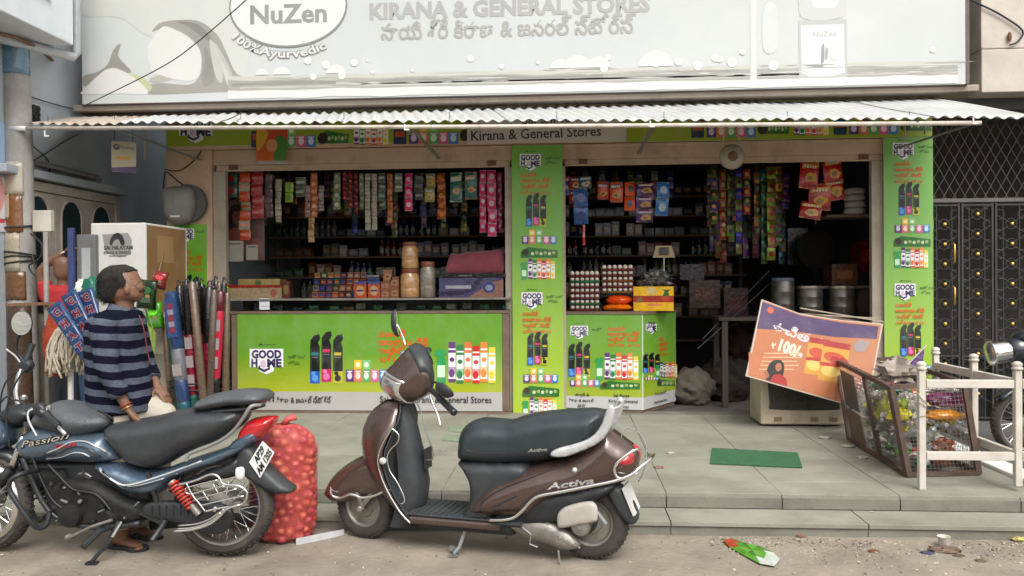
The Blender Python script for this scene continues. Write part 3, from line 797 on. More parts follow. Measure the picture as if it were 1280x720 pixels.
# fascia banners: left green, centre white, right green
def fascia(d, xs0, xs1):
    full(d, (.58, .65, .12), (.58, .65, .12))
    x = xs0; i = 0
    sl = lambda x: -.0215*(x-640)
    while x < xs1:
        y = 183+sl(x)-6
        if i % 4 == 0: d.rect(x+2, y-20, x+18, y, (.12, .2, .35)); d.rect(x+4, y-16, x+16, y-9, (.75, .3, .1)); w = 20
        elif i % 4 == 1: d.products(x+32, y, 62, 26); w = 66
        elif i % 4 == 2: d.rng(x+20, y-3, 36, 16); d.ell(x+5, y-9, 6, 7, (.15, .12, .1)); w = 44
        else: d.cans(x+22, y, 44, 26, False); w = 48
        x += w; i += 1
f1 = board_on('fascia_banner', 'long green banner of home products above the left shutter', 'banner', 8.285, 209, 118+10, 583, 183.5, lambda d: (fascia(d, 312, 580), d.logo(245, 160, 1.0)))
f2 = board_on('fascia_banner', 'long green banner of home products above the right shutter', 'banner', 8.285, 784, 118, 1165, 177.5, lambda d: fascia(d, 862, 1150))
def fcen(d):
    full(d, (.80, .76, .72), (.80, .76, .72))
    d.text('Kirana & General Stores', 589, 176, 12.5, (.16, .14, .16), w=163, bold=.015, rot=.021)
    d.text('Sai Shree', 683, 154, 12, (.16, .14, .16), w=60, bold=.01, align='c', rot=.021)
    d.text('సాయి శ్రీ కిరాణ', 683, 136, 10, (.25, .2, .25), w=90, bold=.01, align='c', rot=.021)
board_on('name_board', 'white board lettered with the store name between the green banners', 'signboard', 8.28, 584, 124, 783, 180, fcen)

# pillar banners
def pillar(d, sets, ct=(.45, .67, .26), cb=(.66, .76, .20), w=50):
    full(d, ct, cb, .35)
    for (x, y) in sets:
        d.logo(x-8, y, .66, .95); d.text('ఇంటికి మంచి', x+10, y-2, 3, (.12, .35, .1), w=20); d.text('తోడు', x+12, y+4, 3, (.12, .35, .1), w=12)
        d.orange(x-20, y+20, 36, 4, 7.3, 4.6)
        d.sprays(x-1, y+82, 40, 26)
        d.products(x+3, y+104, 44, 18); d.rng(x+3, y+121, 46, 13); d.cans(x+2, y+148, 42, 25)
board_on('pillar_banner', 'tall green product banner on the pillar between the two shutters', 'banner', 8.285, 641.5, 181, 703, 517, lambda d: pillar(d, [(671, 201), (673, 374)]))
board_on('pillar_banner', 'tall green product banner on the right hand pillar beside the gate', 'banner', 8.285, 1106, 171, 1166, 516, lambda d: pillar(d, [(1137, 187), (1139, 363)], (.48, .70, .34), (.66, .76, .20)))
def smallb(d):
    full(d, (.44, .68, .16), (.60, .74, .14)); d.logo(231, 293, .55); d.text('ఇంటికి', 245, 291, 3, (.12, .35, .1), w=11)
    d.orange(221, 318, 32, 4, 7, 4.5); d.sprays(236, 385, 40, 26); d.products(238, 405, 36, 16)
board_on('pillar_banner', 'short green banner low on the left pillar behind the brooms', 'banner', 8.288, 218, 280, 258.5, 505, smallb)

# ---- long counter ----
YC = 8.2
ca, cb_ = onY(290, 517, YC), onY(636, 372, YC)
ct = thing('long_counter', 'long shop counter with green product banner and dark glass display top', 'counter', (ca.x, YC, ZP))
W_, H_ = cb_.x-ca.x, cb_.z-ZP
zg = onY(460, 392, YC).z-ZP; zb_ = onY(460, 513, YC).z-ZP
MB().box(0, W_, .03, .62, 0, zg-.01).build('cabinet', M_wood, ct, bevel=.004)
fm = MB().box(-.012, W_+.012, -.005, .028, zb_-.09, zb_-.005).box(0, .065, 0, .028, zb_, zg-.004).box(W_-.07, W_, 0, .028, zb_, zg-.004).box(-.012, W_+.012, -.01, .03, zg-.002, zg+.028)
fm.build('wooden_frame', M_wood, ct, bevel=.004)
def qc(px, py): p = onY(px, py, YC-.012); return (p.x-ca.x, p.z-ZP)
d = Draw(qc, qc(470, 450)[0]-qc(469, 450)[0])
a0 = (.067, zb_); a1 = (W_-.072, zg-.005)
MB().box(a0[0], a1[0], -.008, .002, a0[1], a1[1]).build('banner_board', M_white, ct)
d.P.n += 1
zw = qc(460, 490)[1]
for (za, zz, c1, c2) in ((zw, (zw+a1[1])/2, (.65, .69, .11), GT), ((zw+a1[1])/2, a1[1], GT, GT)):
    d.P.p.append(([(a0[0], za), (a1[0], za), (a1[0], zz), (a0[0], zz)], [(0, 1, 2, 3)], (c1, c1, c2, c2), 1))
d.P.rect(a0[0], a0[1], a1[0], zw, (.68, .67, .66))
d.logo(333, 449, 1.0)
d.text('ఇంటికి మంచి', 360, 448, 4, (.1, .3, .08), w=22); d.text('తోడు', 360, 456, 4, (.1, .3, .08), w=15)
d.orange(473, 421, 62, 4, 10.5, 8)
d.sprays(408, 479, 62, 42)
d.products(458, 477, 52, 27)
d.cans(583, 479, 74, 50)
d.text('సాయి శ్రీ కిరాణ & జనరల్ స్టోర్స్', 318, 503, 6.5, (.1, .1, .1), w=98, bold=.02)
d.text('Sai Shree Kirana & General Stores', 475, 503, 8, (.12, .12, .12), w=138, bold=.01)
d.P.build('printed_banner', PRINT, ct, o=(0, -.008, 0))
# glass display top
dc = MB().box(0, W_, .05, .62, zg+.030, zg+.035)
dc.build('display_floor', M_dark, ct)
MB().box(0, W_, .3, .31, zg+.036, H_-.022).build('display_back', mat('display_back', (.04, .045, .04), .6), ct)
MB().box(-.01, W_+.01, -.01, .62, H_-.02, H_).build('top_slab', mat('worn_counter_top', (.20, .18, .15), .5, var=.3, scale=5), ct, bevel=.003)
gl = bpy.data.materials.new('display_glass'); gl.use_nodes = True; b_ = gl.node_tree.nodes['Principled BSDF']; b_.inputs['IOR'].default_value = 1.2
b_.inputs['Base Color'].default_value = (.8, .9, .85, 1); b_.inputs['Transmission Weight'].default_value = 1; b_.inputs['Roughness'].default_value = 0
MB().box(.01, W_-.01, .005, .010, zg+.03, H_-.021).build('glass_pane', gl, ct)
random.seed(41)
for i in range(16):
    c = random.choice(((.5, .45, .38), (.15, .35, .18), (.5, .35, .1), (.2, .2, .22), (.4, .38, .34), (.1, .3, .25)))
    X_ = .25+i*.19+random.uniform(-.05, .05); t_ = thing('display_packet', 'small packet lying inside the dark glass display under the counter top', 'packet', (ca.x+X_, YC+.16, ZP+zg+.036), random.uniform(-.4, .4), 'packets inside the glass display')
    MB().box(-.05, .05, -.03, .03, 0, random.uniform(.03, .075), col=c).build('wrapper', PRINT_M, t_, bevel=.004)
cx_ = onY(330, 380, YC-.01)
st = Print().rect(-.055, -.06, .055, .06, (.82, .84, .84)).rect(-.045, .025, .045, .045, (.25, .3, .55)).rect(-.035, -.03, .035, -.02, (.6, .6, .6))
stk = MB(); st.to(stk, (cx_.x-ca.x, .004, cx_.z-ZP), (1, 0, 0), (0, 0, 1)); stk.build('white_sticker', PRINT, ct, fix=False)

# generic box-shaped goods with printed faces
def carton(name, label, cat, px0, py0, px1, py1, Y, dep, draw, base=(.3, .25, .2), group=None, tilt=0, z0=None):
    a, b = onY(px0, py1, Y), onY(px1, py0, Y); w, h = b.x-a.x, b.z-(a.z if z0 is None else z0)
    t = thing(name, label, cat, ((a.x+b.x)/2, Y+dep/2, a.z if z0 is None else z0), tilt, group)
    MB().box(-w/2, w/2, -dep/2, dep/2, 0, h, col=base).build('box', PRINT_M, t, bevel=min(.004, h*.05))
    P_ = Print(); draw(P_, w, h); P_.build('printed_face', PRINT_M, t, o=(-w/2, -dep/2, 0))
    return t
ZC = ZP+H_+.001
carton('long_carton', 'flat cream and red carton at the left end of the counter', 'carton', 284, 356, 352, 371.5, 8.3, .3, lambda P_, w, h: P_.rect(0, 0, w, h, (.55, .48, .36)).rect(0, h*.78, w, h, (.5, .12, .08)).ell(w*.85, h*.4, w*.06, h*.3, (.55, .3, .25)), (.5, .42, .32), z0=ZC)
carton('round_edged_tin', 'small ornate tin beside the flat red and cream carton', 'tin', 353, 351, 362, 371.5, 8.3, .1, lambda P_, w, h: P_.rect(0, 0, w, h, (.3, .15, .1)).ell(w/2, h/2, w*.35, h*.3, (.45, .35, .2)), (.3, .15, .1), z0=ZC)
carton('long_carton', 'thin yellowish carton lying on top of the flat red and cream carton', 'carton', 298, 348.5, 350, 355, 8.34, .2, lambda P_, w, h: P_.rect(0, 0, w, h, (.55, .47, .28)).rect(w*.4, h*.2, w*.55, h*.8, (.3, .35, .2)), (.5, .42, .25), z0=ZC+.128)
# rack of small packets
rk = [(-2.98+.088*i, j) for j in range(4) for i in range(9)]
pal = [(.50, .2, .08), (.35, .08, .08), (.62, .3, .1), (.12, .14, .35), (.5, .42, .2), (.3, .12, .2), (.12, .25, .15), (.55, .35, .25)]
ra = onY(387, 360, 8.4)
rack = thing('packet_rack', 'low wire rack full of small orange and brown packets on the counter', 'rack', (ra.x, 8.45, ZC))
for j in range(4):
    MB().tube([(0, -.02+.03*j, .003+.07*j), (.68, -.02+.03*j, .003+.07*j)], .004, 5).tube([(0, -.02+.03*j, .05+.07*j), (.68, -.02+.03*j, .05+.07*j)], .003, 5).build('wire_tier', M_iron, rack)
for j in range(4):
    for i in range(9):
        c = random.choice(pal)
        t = thing('snack_packet', 'small bright snack packet standing in the counter rack', 'packet', (ra.x+.04+.073*i, 8.47+.03*j, ZC+.002+.07*j), random.uniform(-.2, .2), 'snack packets in the counter rack')
        m_ = MB().box(-.032, .032, -.014, .014, 0, .062, col=c).box(-.02, .02, -.0155, -.0141, .02, .045, col=random.choice(((.7, .6, .45), (.7, .35, .15), (.2, .25, .5))))
        m_.build('wrapper', PRINT_M, t)
def orange_face(P_, w, h): P_.rect(0, 0, w, h, (.62, .25, .07)).ell(w/2, h*.45, w*.35, h*.3, (.70, .55, .40)).rect(w*.2, h*.4, w*.8, h*.5, (.25, .15, .4)).rect(0, h*.85, w, h, (.2, .25, .5))
for i, x in enumerate((443, 460)):
    carton('soap_box', ['orange soap box left of the pair beside the brown cartons', 'orange soap box right of the pair beside the brown cartons'][i], 'box', x, 352, x+15, 371.5, 8.32, .1, orange_face, (.55, .22, .07), z0=ZC)
carton('small_tin', 'dark blue tin on the orange soap boxes', 'tin', 459, 344, 474, 351.8, 8.33, .1, lambda P_, w, h: P_.rect(0, 0, w, h, (.12, .15, .3)).rect(0, h*.8, w, h, (.5, .45, .4)), (.12, .15, .3), z0=ZC+.166)
br = lambda P_, w, h: P_.rect(0, 0, w, h, (.48, .30, .2)).rect(w*.15, h*.2, w*.85, h*.7, (.58, .42, .3)).rect(w*.3, h*.35, w*.7, h*.5, (.4, .2, .12))
for i, (x, y0, y1) in enumerate(((476, 361, 371.5), (487.5, 359, 371.5), (476, 352, 360.5), (487.5, 346, 358.5), (479, 337, 351))):
    z0 = ZC if i < 2 else (ZC+.093 if i == 2 else (ZC+.110 if i == 3 else ZC+.168))
    carton('spice_box', ['light brown spice box at the counter, bottom left of the cluster', 'light brown spice box, bottom right beside the jars', 'light brown spice box, second row at left', 'light brown spice box, second row beside the jars', 'light brown spice box on top of the cluster'][i], 'box', x, y0, x+11, y1, 8.32+.02*(i > 1), .09, br, (.45, .28, .18), z0=z0)
# jars
M_jar = mat('jar_amber', (.42, .24, .10), .18, var=.35, scale=22, bump=.1, coat=.6)
M_jar2 = mat('jar_grey', (.22, .19, .15), .2, var=.4, scale=25, coat=.6)
M_lid = mat('red_brown_lid', (.20, .06, .035), .4)
def jar(label, px, py1, py0, wpx, Y, m, z0):
    a = onY(px, py1, Y); h = onY(px, py0, Y).z-z0; r = wpx/2/1000*Y*1.01
    t = thing('food_jar', label, 'jar', (a.x, Y, z0), 0)
    MB().lathe([(r*.85, 0), (r, .01), (r, h*.30), (r*.97, h*.33), (r, h*.36), (r, h*.62), (r*.97, h*.65), (r*.98, h*.78), (r*.78, h*.85), (r*.78, h*.87)], 20).build('glass_body', m, t, smooth=True)
    MB().lathe([(r*.84, h*.86), (r*.86, h*.87), (r*.86, h*.98), (r*.8, h)], 20).build('lid', M_lid, t, smooth='auto')
jar('amber filled lower jar of the stacked pair on the counter', 512.5, 371.5, 336, 24, 8.36, M_jar, ZC)
jar('amber filled upper jar standing on another jar', 512.5, 335, 303, 21, 8.36, M_jar, onY(512, 336, 8.36).z+.001)
jar('grey jar with red lid right of the stacked amber jars', 535, 371.5, 327, 20, 8.4, M_jar2, ZC)
def bluec(P_, w, h):
    P_.rect(0, 0, w, h, (.25, .24, .38)).poly([(w*.45, 0), (w, 0), (w, h*.9), (w*.8, h*.75), (w*.6, h*.3)], (.50, .36, .30)).poly([(0, h*.1), (w*.3, h*.1), (w*.55, h*.35), (w*.7, h), (w*.62, h), (w*.45, h*.4), (0, h*.3)], (.16, .13, .25))
    P_.rect(w*.1, h*.45, w*.5, h*.62, (.58, .58, .62))
    P_.ell(w*.78, h*.5, w*.09, h*.28, (.15, .2, .42)).ell(w*.78, h*.5, w*.06, h*.15, (.5, .52, .6))
carton('biscuit_carton', 'blue and brown biscuit carton on the counter under the maroon bundle', 'carton', 549, 347, 629, 371, 8.3, .22, bluec, (.25, .23, .33), z0=ZC)
zt = onY(590, 347, 8.3).z
carton('black_tray', 'flat black tray between the biscuit carton and maroon cloth', 'tray', 548, 341.5, 632, 346, 8.31, .25, lambda P_, w, h: P_.rect(w*.3, h*.3, w*.5, h*.6, (.4, .35, .3)), (.02, .02, .025), z0=zt+.001)
mb = MB(); a = onY(554, 341, 8.36); b = onY(631, 310, 8.36)
def cl(u, v):
    x = a.x+.02+(b.x-a.x-.02)*u; prof = sin(pi*min(1, max(0, v)))**.45
    h = (b.z-a.z)*(.78+.22*u)*prof*min(1, min(u, 1-u)*9+.35)
    return (x+.04*(1-prof)*(.5-u)+.01*noise.noise(Vector((u*5, v*5, 0))), 8.33+.24*v+.012*noise.noise(Vector((u*9, v*5, 2))), zt+.048+max(.0, h)+.012*noise.noise(Vector((u*6, v*7, 5))))
o = MB().grid(cl, 26, 16).build('maroon_cloth', mat('maroon_cloth', (.20, .035, .05), .8, var=.25, bump=.4, bscale=30, sheen=.3), smooth=True, thick=.01)
tag(o, 'folded maroon cloth bundle lying on the black tray', 'cloth')

# ---- interior shelving and rows of goods ----
def shelf_unit(label, x0, x1, Y, zs, dep=.3):
    t = thing('shelf_unit', label, 'shelf', (x0, Y, .17))
    for z in zs: MB().box(0, x1-x0, 0, dep, z-.17, z-.15).build('shelf_board', M_wood, t)
    for x in (0, (x1-x0)/2, x1-x0): MB().box(x-.02, x+.02, dep+.002, dep+.02, 0, zs[-1]-.1).build('shelf_upright', M_wood, t)
zsL = [.75, 1.05, 1.33, 1.6, 1.86, 2.12, 2.38, 2.64]
shelf_unit('wooden shelves of goods on the back wall behind the long counter', -3.9, -.45, 10.2, zsL)
shelf_unit('wooden shelves of bottles on the back wall behind the egg stand', -.25, 2.3, 10.6, zsL)
protos = {}
def good_proto(kind, ci):
    k = (kind, ci)
    if k in protos: return protos[k]
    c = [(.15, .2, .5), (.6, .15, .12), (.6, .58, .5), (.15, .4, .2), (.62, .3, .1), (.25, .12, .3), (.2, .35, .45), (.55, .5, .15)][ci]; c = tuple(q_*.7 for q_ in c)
    m_ = MB()
    if kind == 'bottle': m_.lathe([(.03, 0), (.034, .01), (.034, .13), (.014, .17), (.014, .2), (0, .2)], 10, col=c).box(-.024, .024, -.036, -.03, .04, .1, col=(.42, .42, .38))
    elif kind == 'packet': m_.box(-.05, .05, -.02, .02, 0, .17, col=c).box(-.035, .035, -.0215, -.0201, .05, .12, col=(.65, .55, .4))
    else: m_.box(-.06, .06, -.04, .04, 0, .11, col=c).box(-.045, .045, -.0415, -.0401, .03, .08, col=(.42, .42, .42))
    o = m_.build(kind, PRINT_M); me = o.data; bpy.data.objects.remove(o); protos[k] = me; return me
def good(kind, ci, x, y, z, label, group):
    o = bpy.data.objects.new({'bottle': 'shelf_bottle', 'packet': 'shelf_packet', 'box': 'shelf_box'}[kind], good_proto(kind, ci)); C.objects.link(o); o.location = (x, y, z)
    o.rotation_euler.z = random.uniform(-.2, .2); o.scale = (1, 1, random.uniform(.85, 1.15))
    tag(o, label, kind, group)
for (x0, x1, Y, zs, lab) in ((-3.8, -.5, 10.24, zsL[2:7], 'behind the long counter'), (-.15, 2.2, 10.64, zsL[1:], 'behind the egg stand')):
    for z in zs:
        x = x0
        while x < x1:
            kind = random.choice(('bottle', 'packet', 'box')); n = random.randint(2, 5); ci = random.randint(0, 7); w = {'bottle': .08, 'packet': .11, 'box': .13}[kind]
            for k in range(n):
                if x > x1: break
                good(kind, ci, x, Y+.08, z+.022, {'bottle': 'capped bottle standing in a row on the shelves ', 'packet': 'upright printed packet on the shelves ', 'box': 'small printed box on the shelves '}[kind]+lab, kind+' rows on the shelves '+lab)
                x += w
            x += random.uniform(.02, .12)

# ---- hanging strips of sachets ----
def sachet_mesh(w, h, c, c2, blob, th=.012):
    m_ = MB()
    def sf(side):
        def f(u, v):
            e = (1-(2*u-1)**4)*(1-(2*v-1)**4)
            return ((u-.5)*w, side*(-.001-th*e), -v*h)
        return f
    m_.grid(sf(1), 4, 4, col=c); m_.grid(sf(-1), 4, 4, col=c)
    m_.box(-w*.5, w*.5, -.002, .0, -h*.06, 0, col=c2); m_.box(-w*.5, w*.5, -.002, 0, -h, -h*.95, col=c2)
    if blob == 'dot': m_.add([(w*.3*cos(t)+0, -.003-th, -h*.5+min(w, h)*.33*sin(t)) for t in [2*pi*i/10 for i in range(10)]], [tuple(range(10))], c2)
    elif blob == 'band': m_.add([(-w*.42, -.003-th, -h*.62), (w*.42, -.003-th, -h*.62), (w*.42, -.003-th, -h*.36), (-w*.42, -.003-th, -h*.36)], [(0, 1, 2, 3)], c2)
    elif blob == 'both':
        f_ = -.003-th; rs = random.uniform
        m_.add([(-w*.44, f_, -h*rs(.30, .36)), (w*.44, f_, -h*rs(.22, .30)), (w*.44, f_, -h*.10), (-w*.44, f_, -h*.16)], [(0, 1, 2, 3)], c2)
        for k_ in range(5): m_.box(-w*.34+k_*w*.14, -w*.34+k_*w*.14+w*.09, f_-.002, f_-.001, -h*rs(.27, .30), -h*rs(.17, .20), col=(.78, .74, .70))
        r_ = [rs(.7, 1.2) for i in range(11)]
        m_.add([(w*.05+w*.33*r_[i]*cos(2*pi*i/11), f_-.0005, -h*.64+min(w, h)*.26*r_[i]*sin(2*pi*i/11)) for i in range(11)], [tuple(range(11))], (.72, .52, .16))
        m_.add([(w*.0+w*.16*r_[i]*cos(2*pi*i/11), f_-.0015, -h*.66+min(w, h)*.13*r_[i]*sin(2*pi*i/11)) for i in range(11)], [tuple(range(11))], tuple(q_*.5+.15 for q_ in c2))
        m_.add([(-w*.42, f_-.001, -h*.93), (w*.42, f_-.001, -h*.86), (w*.42, f_-.001, -h*.93)], [(0, 1, 2)], tuple(q_*.6 for q_ in c))
    return m_
def strip(px0, px1, py0, py1, n, c, c2, blob, label, Y=8.5, tilt=0, name='sachet_strip', m=None, th=.012):
    a, b = onY(px0, py0, Y), onY(px1, py1, Y); w, h = b.x-a.x, (a.z-b.z)/n
    t = thing(name, label, 'sachets' if n > 1 else 'packet', ((a.x+b.x)/2, Y, a.z)); t.rotation_euler.y = tilt
    cs = c if isinstance(c, list) else [c]
    protos_ = []
    for cc in cs:
        o = sachet_mesh(w*.96, h*.97, cc, c2, blob, th).build('sachet', m or PRINT_M, t, smooth='auto'); protos_.append(o)
    for k in range(n):
        o = protos_[k] if k < len(cs) else protos_[k % len(cs)].copy()
        if k >= len(cs): C.objects.link(o)
        o.location = (random.uniform(-.06, .06)*w, random.uniform(-.008, .008), -k*h); o.rotation_euler = (random.uniform(-.15, .15), 0, random.uniform(-.25, .25))
    MB().tube([(0, 0, 0), (0, .004, max(.02, 2.80-a.z))], .002, 4).build('hanging_string', M_cable, t)
FOIL = mat('foil_wrapper', None, .22, metal=.35, var=.2, scale=30, bump=.4, bscale=35)
T = strip
T(281, 297, 216, 247, 2, (.05, .35, .30), (.6, .15, .12), 'dot', 'teal and red sachets hanging at the far left of the counter window')
T(299, 313, 216, 300, 7, [(.72, .25, .06), (.55, .56, .45)], (.72, .28, .08), 'band', 'long strip of orange and pale sachets left of the red strip')
T(314, 330, 216, 273, 4, (.60, .10, .09), (.70, .35, .35), 'band', 'red sachet strip beside the long orange and pale strip')
T(331, 341, 218, 272, 6, (.42, .30, .30), (.30, .2, .2), 'dot', 'narrow dusty pink sachet strip right of the red strip')
T(344, 352, 224, 278, 7, (.62, .60, .50), (.5, .45, .38), 'band', 'narrow cream strip left of the lime green packets')
T(356, 367, 228, 253, 2, (.52, .62, .05), (.35, .5, .05), 'dot', 'two lime green packets hanging over the counter')
T(369, 383, 222, 246, 2, (.30, .36, .26), (.6, .6, .55), 'band', 'grey green packets right of the lime green packets')
T(381, 388, 232, 272, 4, (.50, .42, .40), (.6, .3, .2), 'dot', 'pale pink narrow strip left of the orange sachets')
T(388, 397, 216, 272, 6, (.68, .30, .10), (.7, .5, .3), 'dot', 'orange sachets above a short cream strip')
T(385, 393, 272, 303, 4, (.62, .52, .32), (.5, .35, .2), 'dot', 'short cream strip below the orange sachets')
T(398, 405, 232, 264, 4, (.56, .50, .48), (.4, .3, .3), 'band', 'short whitish strip right of the orange sachets')
T(417, 426, 216, 262, 4, (.40, .45, .28), (.6, .6, .5), 'dot', 'pale green strip left of the shiny dark red strips')
for i in range(3):
    T(428+i*7, 434+i*7, 215, 250+i*9, 6, (.35, .06, .07), (.55, .15, .12), 'dot', ['shiny dark red foil strip, shortest of three', 'shiny dark red foil strip, middle of three', 'shiny dark red foil strip, longest of three'][i], m=FOIL)
T(449, 455, 217, 262, 5, (.38, .42, .34), (.5, .5, .4), 'dot', 'thin grey green strip left of the white double strip')
T(456, 463.5, 217, 288, 8, (.62, .60, .52), (.52, .48, .4), 'band', 'white strip, left of the pair hanging side by side')
T(464, 471.5, 217, 288, 8, (.60, .58, .50), (.52, .48, .4), 'band', 'white strip, right of the pair hanging side by side')
T(473, 482, 217, 262, 4, (.18, .30, .2), (.5, .5, .45), 'band', 'dark green sachets right of the white strips')
T(484, 491, 217, 279, 7, (.66, .36, .05), (.5, .25, .03), 'dot', 'long narrow amber yellow strip')
T(493, 503, 217, 240, 2, (.35, .42, .32), (.6, .6, .55), 'band', 'short grey green sachets between the amber and pink strips')
T(506, 516, 217, 264, 3, (.72, .10, .34), (.75, .60, .65), 'dot', 'short pink sachet strip left of the grey sachets')
T(518, 529, 217, 250, 3, (.14, .15, .13), (.3, .3, .26), 'band', 'dark grey sachets right of the short pink strip')
T(531, 544, 217, 253, 2, (.55, .50, .08), (.15, .35, .12), 'both', 'yellow and green packets left of the copper foil strip')
T(546, 557, 217, 274, 5, (.55, .24, .06), (.65, .4, .2), 'dot', 'copper foil strip left of the teal packets', m=FOIL)
T(563, 579, 216, 254, 1, (.04, .33, .27), (.6, .62, .55), 'both', 'teal packet hanging, left one of two', th=.02)
T(581, 597, 215, 250, 1, (.06, .36, .30), (.62, .3, .12), 'both', 'teal packet hanging, right one of two beside the pink strips', th=.02)
T(599, 608, 213, 291, 5, (.70, .07, .30), (.70, .62, .66), 'dot', 'long pink strip with white dots, leftmost of three')
T(609, 621, 213, 296, 5, (.72, .08, .32), (.72, .64, .68), 'dot', 'long pink strip with white dots, middle and longest of three', Y=8.47)
T(621, 628, 216, 291, 5, (.58, .06, .24), (.5, .4, .45), 'dot', 'long pink strip with white dots, rightmost of three', Y=8.53)
# right window
B_ = 'both'
T(703, 712, 220, 245, 1, (.10, .18, .45), (.6, .12, .1), B_, 'blue and red packet hanging beside the centre pillar', th=.025)
T(711, 727, 222, 254, 2, (.66, .20, .08), (.12, .12, .3), B_, 'orange red packets of the cluster by the centre pillar', th=.025, Y=8.55)
T(724, 740, 221, 236, 1, (.06, .34, .42), (.5, .55, .55), B_, 'turquoise packet at the top of the cluster by the pillar', th=.03)
T(715, 734, 237, 281, 2, (.06, .30, .55), (.10, .20, .45), 'dot', 'bright blue packets hanging below the turquoise packet', tilt=-.05, th=.02)
T(728, 731.5, 281, 307, 1, (.75, .18, .2), (.8, .5, .5), 'band', 'thin pink stick hanging under the blue packets')
T(746, 761, 227, 250, 1, (.70, .20, .08), (.15, .12, .35), B_, 'orange red crisp packet, first in the row of hanging snacks', th=.03)
T(762, 779, 228, 254, 1, (.78, .28, .05), (.2, .12, .1), B_, 'orange crisp packet, second in the row of hanging snacks', th=.03)
T(780, 794, 228, 264, 2, (.80, .26, .04), (.15, .1, .1), 'dot', 'pair of orange crisp packets left of the purple ones', th=.025)
T(795, 818, 229, 278, 3, (.25, .09, .38), (.65, .45, .5), B_, 'purple snack packets hanging between orange and blue ones', th=.02)
T(820, 837, 228, 270, 2, (.06, .36, .62), (.6, .68, .72), 'dot', 'sky blue packets at the right end of the hanging snacks', tilt=.04, th=.02)
lab2 = ['dark green garland strip, leftmost of the dim strips inside', 'muted red garland strip among the dim strips', 'olive strip with small yellow sachets in the dim interior', 'deep blue strip in the middle of the dim strips', 'rose red strip beside the deep blue one', 'orange and green strip hanging in the dim interior', 'long yellow green strip hanging lowest of the dim strips', 'dark teal strip among the dim strips', 'brownish wine strip nearest the red noodle packets', 'short yellow strip hanging in front of the dim strips']
cc2 = [(.12, .3, .1), (.5, .1, .08), (.35, .4, .1), (.1, .13, .5), (.6, .12, .2), (.6, .35, .1), (.4, .5, .12), (.06, .3, .28), (.3, .1, .12), (.6, .5, .1)]
xs_ = [888, 899, 909, 919, 929, 942, 958, 951, 978, 969]
for i in range(10):
    T(xs_[i], xs_[i]+(9 if i != 6 else 12), 208+(i % 3)*4, (280, 300, 270, 318, 268, 296, 326, 330, 262, 250)[i], (5, 7, 5, 8, 5, 6, 7, 8, 5, 4)[i], [cc2[i], tuple(q*.6+.1 for q in cc2[(i+3) % 10])], cc2[(i+5) % 10], 'dot', lab2[i], Y=8.95+.05*(i % 3), m=FOIL)
RN = (.62, .05, .035)
for i, (x0, y0, x1, y1) in enumerate(((1000, 201, 1025, 238), (1023, 197, 1050, 232), (1010, 230, 1038, 264), (1027, 224, 1054, 252), (1003, 254, 1030, 275))):
    T(x0, x1, y0, y1, 1, RN, (.72, .50, .08), B_, ['red and yellow noodle packet, top left of the hanging bunch', 'red and yellow noodle packet, top right of the hanging bunch', 'red and yellow noodle packet in the middle of the bunch', 'red and yellow noodle packet at the right of the bunch', 'red and yellow noodle packet lowest in the bunch'][i], Y=8.5+.03*(i % 2), th=.03, tilt=(.12, -.1, .05, -.15, .2)[i])
# orange festive card on the shutter housing
def card(d):
    full(d, (.80, .25, .06), (.82, .42, .08)); d.poly([(322, 160), (335, 165), (330, 180), (321, 188)], (.85, .65, .1), 3); d.poly([(345, 170), (359, 176), (357, 200), (343, 202)], (.25, .5, .15), 3); d.ell(340, 182, 7, 8, (.85, .55, .35)); d.rect(321, 201, 360, 205, (.7, .65, .6))
board_on('paper_poster', 'orange and yellow festive paper poster pinned above the left shutter', 'poster', 8.27, 320.5, 161, 359.5, 205, card, th=.003)
def wom(d):
    full(d, (.42, .29, .27), (.50, .36, .33)); d.poly([(288, 260), (300, 256), (303, 275), (298, 292), (286, 285)], (.12, .07, .06), 3); d.ell(295, 272, 5, 8, (.45, .25, .2)); d.poly([(290, 285), (303, 288), (312, 302), (288, 302)], (.55, .25, .22), 3); d.ell(320, 305, 7, 7, (.55, .35, .33))
board_on('wall_poster', 'faded pink beauty poster of a woman behind the sachet strips', 'poster', 8.66, 285, 250, 330, 326, wom, th=.004)
for i, (x0, y0, x1, y1) in enumerate(((281.5, 301, 304, 327), (308, 306, 322, 325))):
    board_on('notice_paper', ['white notice paper taped beside the left guide rail', 'smaller white notice paper right of the first'][i], 'notice', 8.43, x0, y0, x1, y1, lambda d: (full(d, (.58, .56, .52), (.58, .56, .52)), d.P.rect(d.w*.15, d.h*.82, d.w*.85, d.h*.9, (.3, .3, .3))), th=.002)

# ---- kiosk counter ----
A3, B3, C3 = onZ(707, 515, ZP), onZ(804, 518, ZP), onZ(845, 506, ZP)
D3 = Vector((A3.x, C3.y+.1, ZP)); H3 = onP(755, 393, A3, Vector((B3-A3).cross(Vector((0, 0, 1))))).z-ZP
kt = thing('corner_stand', 'green and white bannered corner stand that carries the egg trays', 'stand', A3)
lo = [Vector((p.x-A3.x, p.y-A3.y, 0)) for p in (A3, B3, C3, D3)]
bd = MB(); bd.add([(p.x, p.y, .045) for p in lo]+[(p.x, p.y, H3) for p in lo], [(0, 3, 2, 1), (4, 5, 6, 7), (0, 1, 5, 4), (1, 2, 6, 5), (2, 3, 7, 6), (3, 0, 4, 7)]); bd.build('cabinet', M_white, kt)
cen = sum(lo, Vector())/4
pl_ = MB(); pl_.add([tuple(cen+(p-cen)*.97)[:2]+(0,) for p in lo]+[tuple(cen+(p-cen)*.97)[:2]+(.044,) for p in lo], [(0, 3, 2, 1), (4, 5, 6, 7), (0, 1, 5, 4), (1, 2, 6, 5), (2, 3, 7, 6), (3, 0, 4, 7)]); pl_.build('wooden_plinth', M_wood, kt)
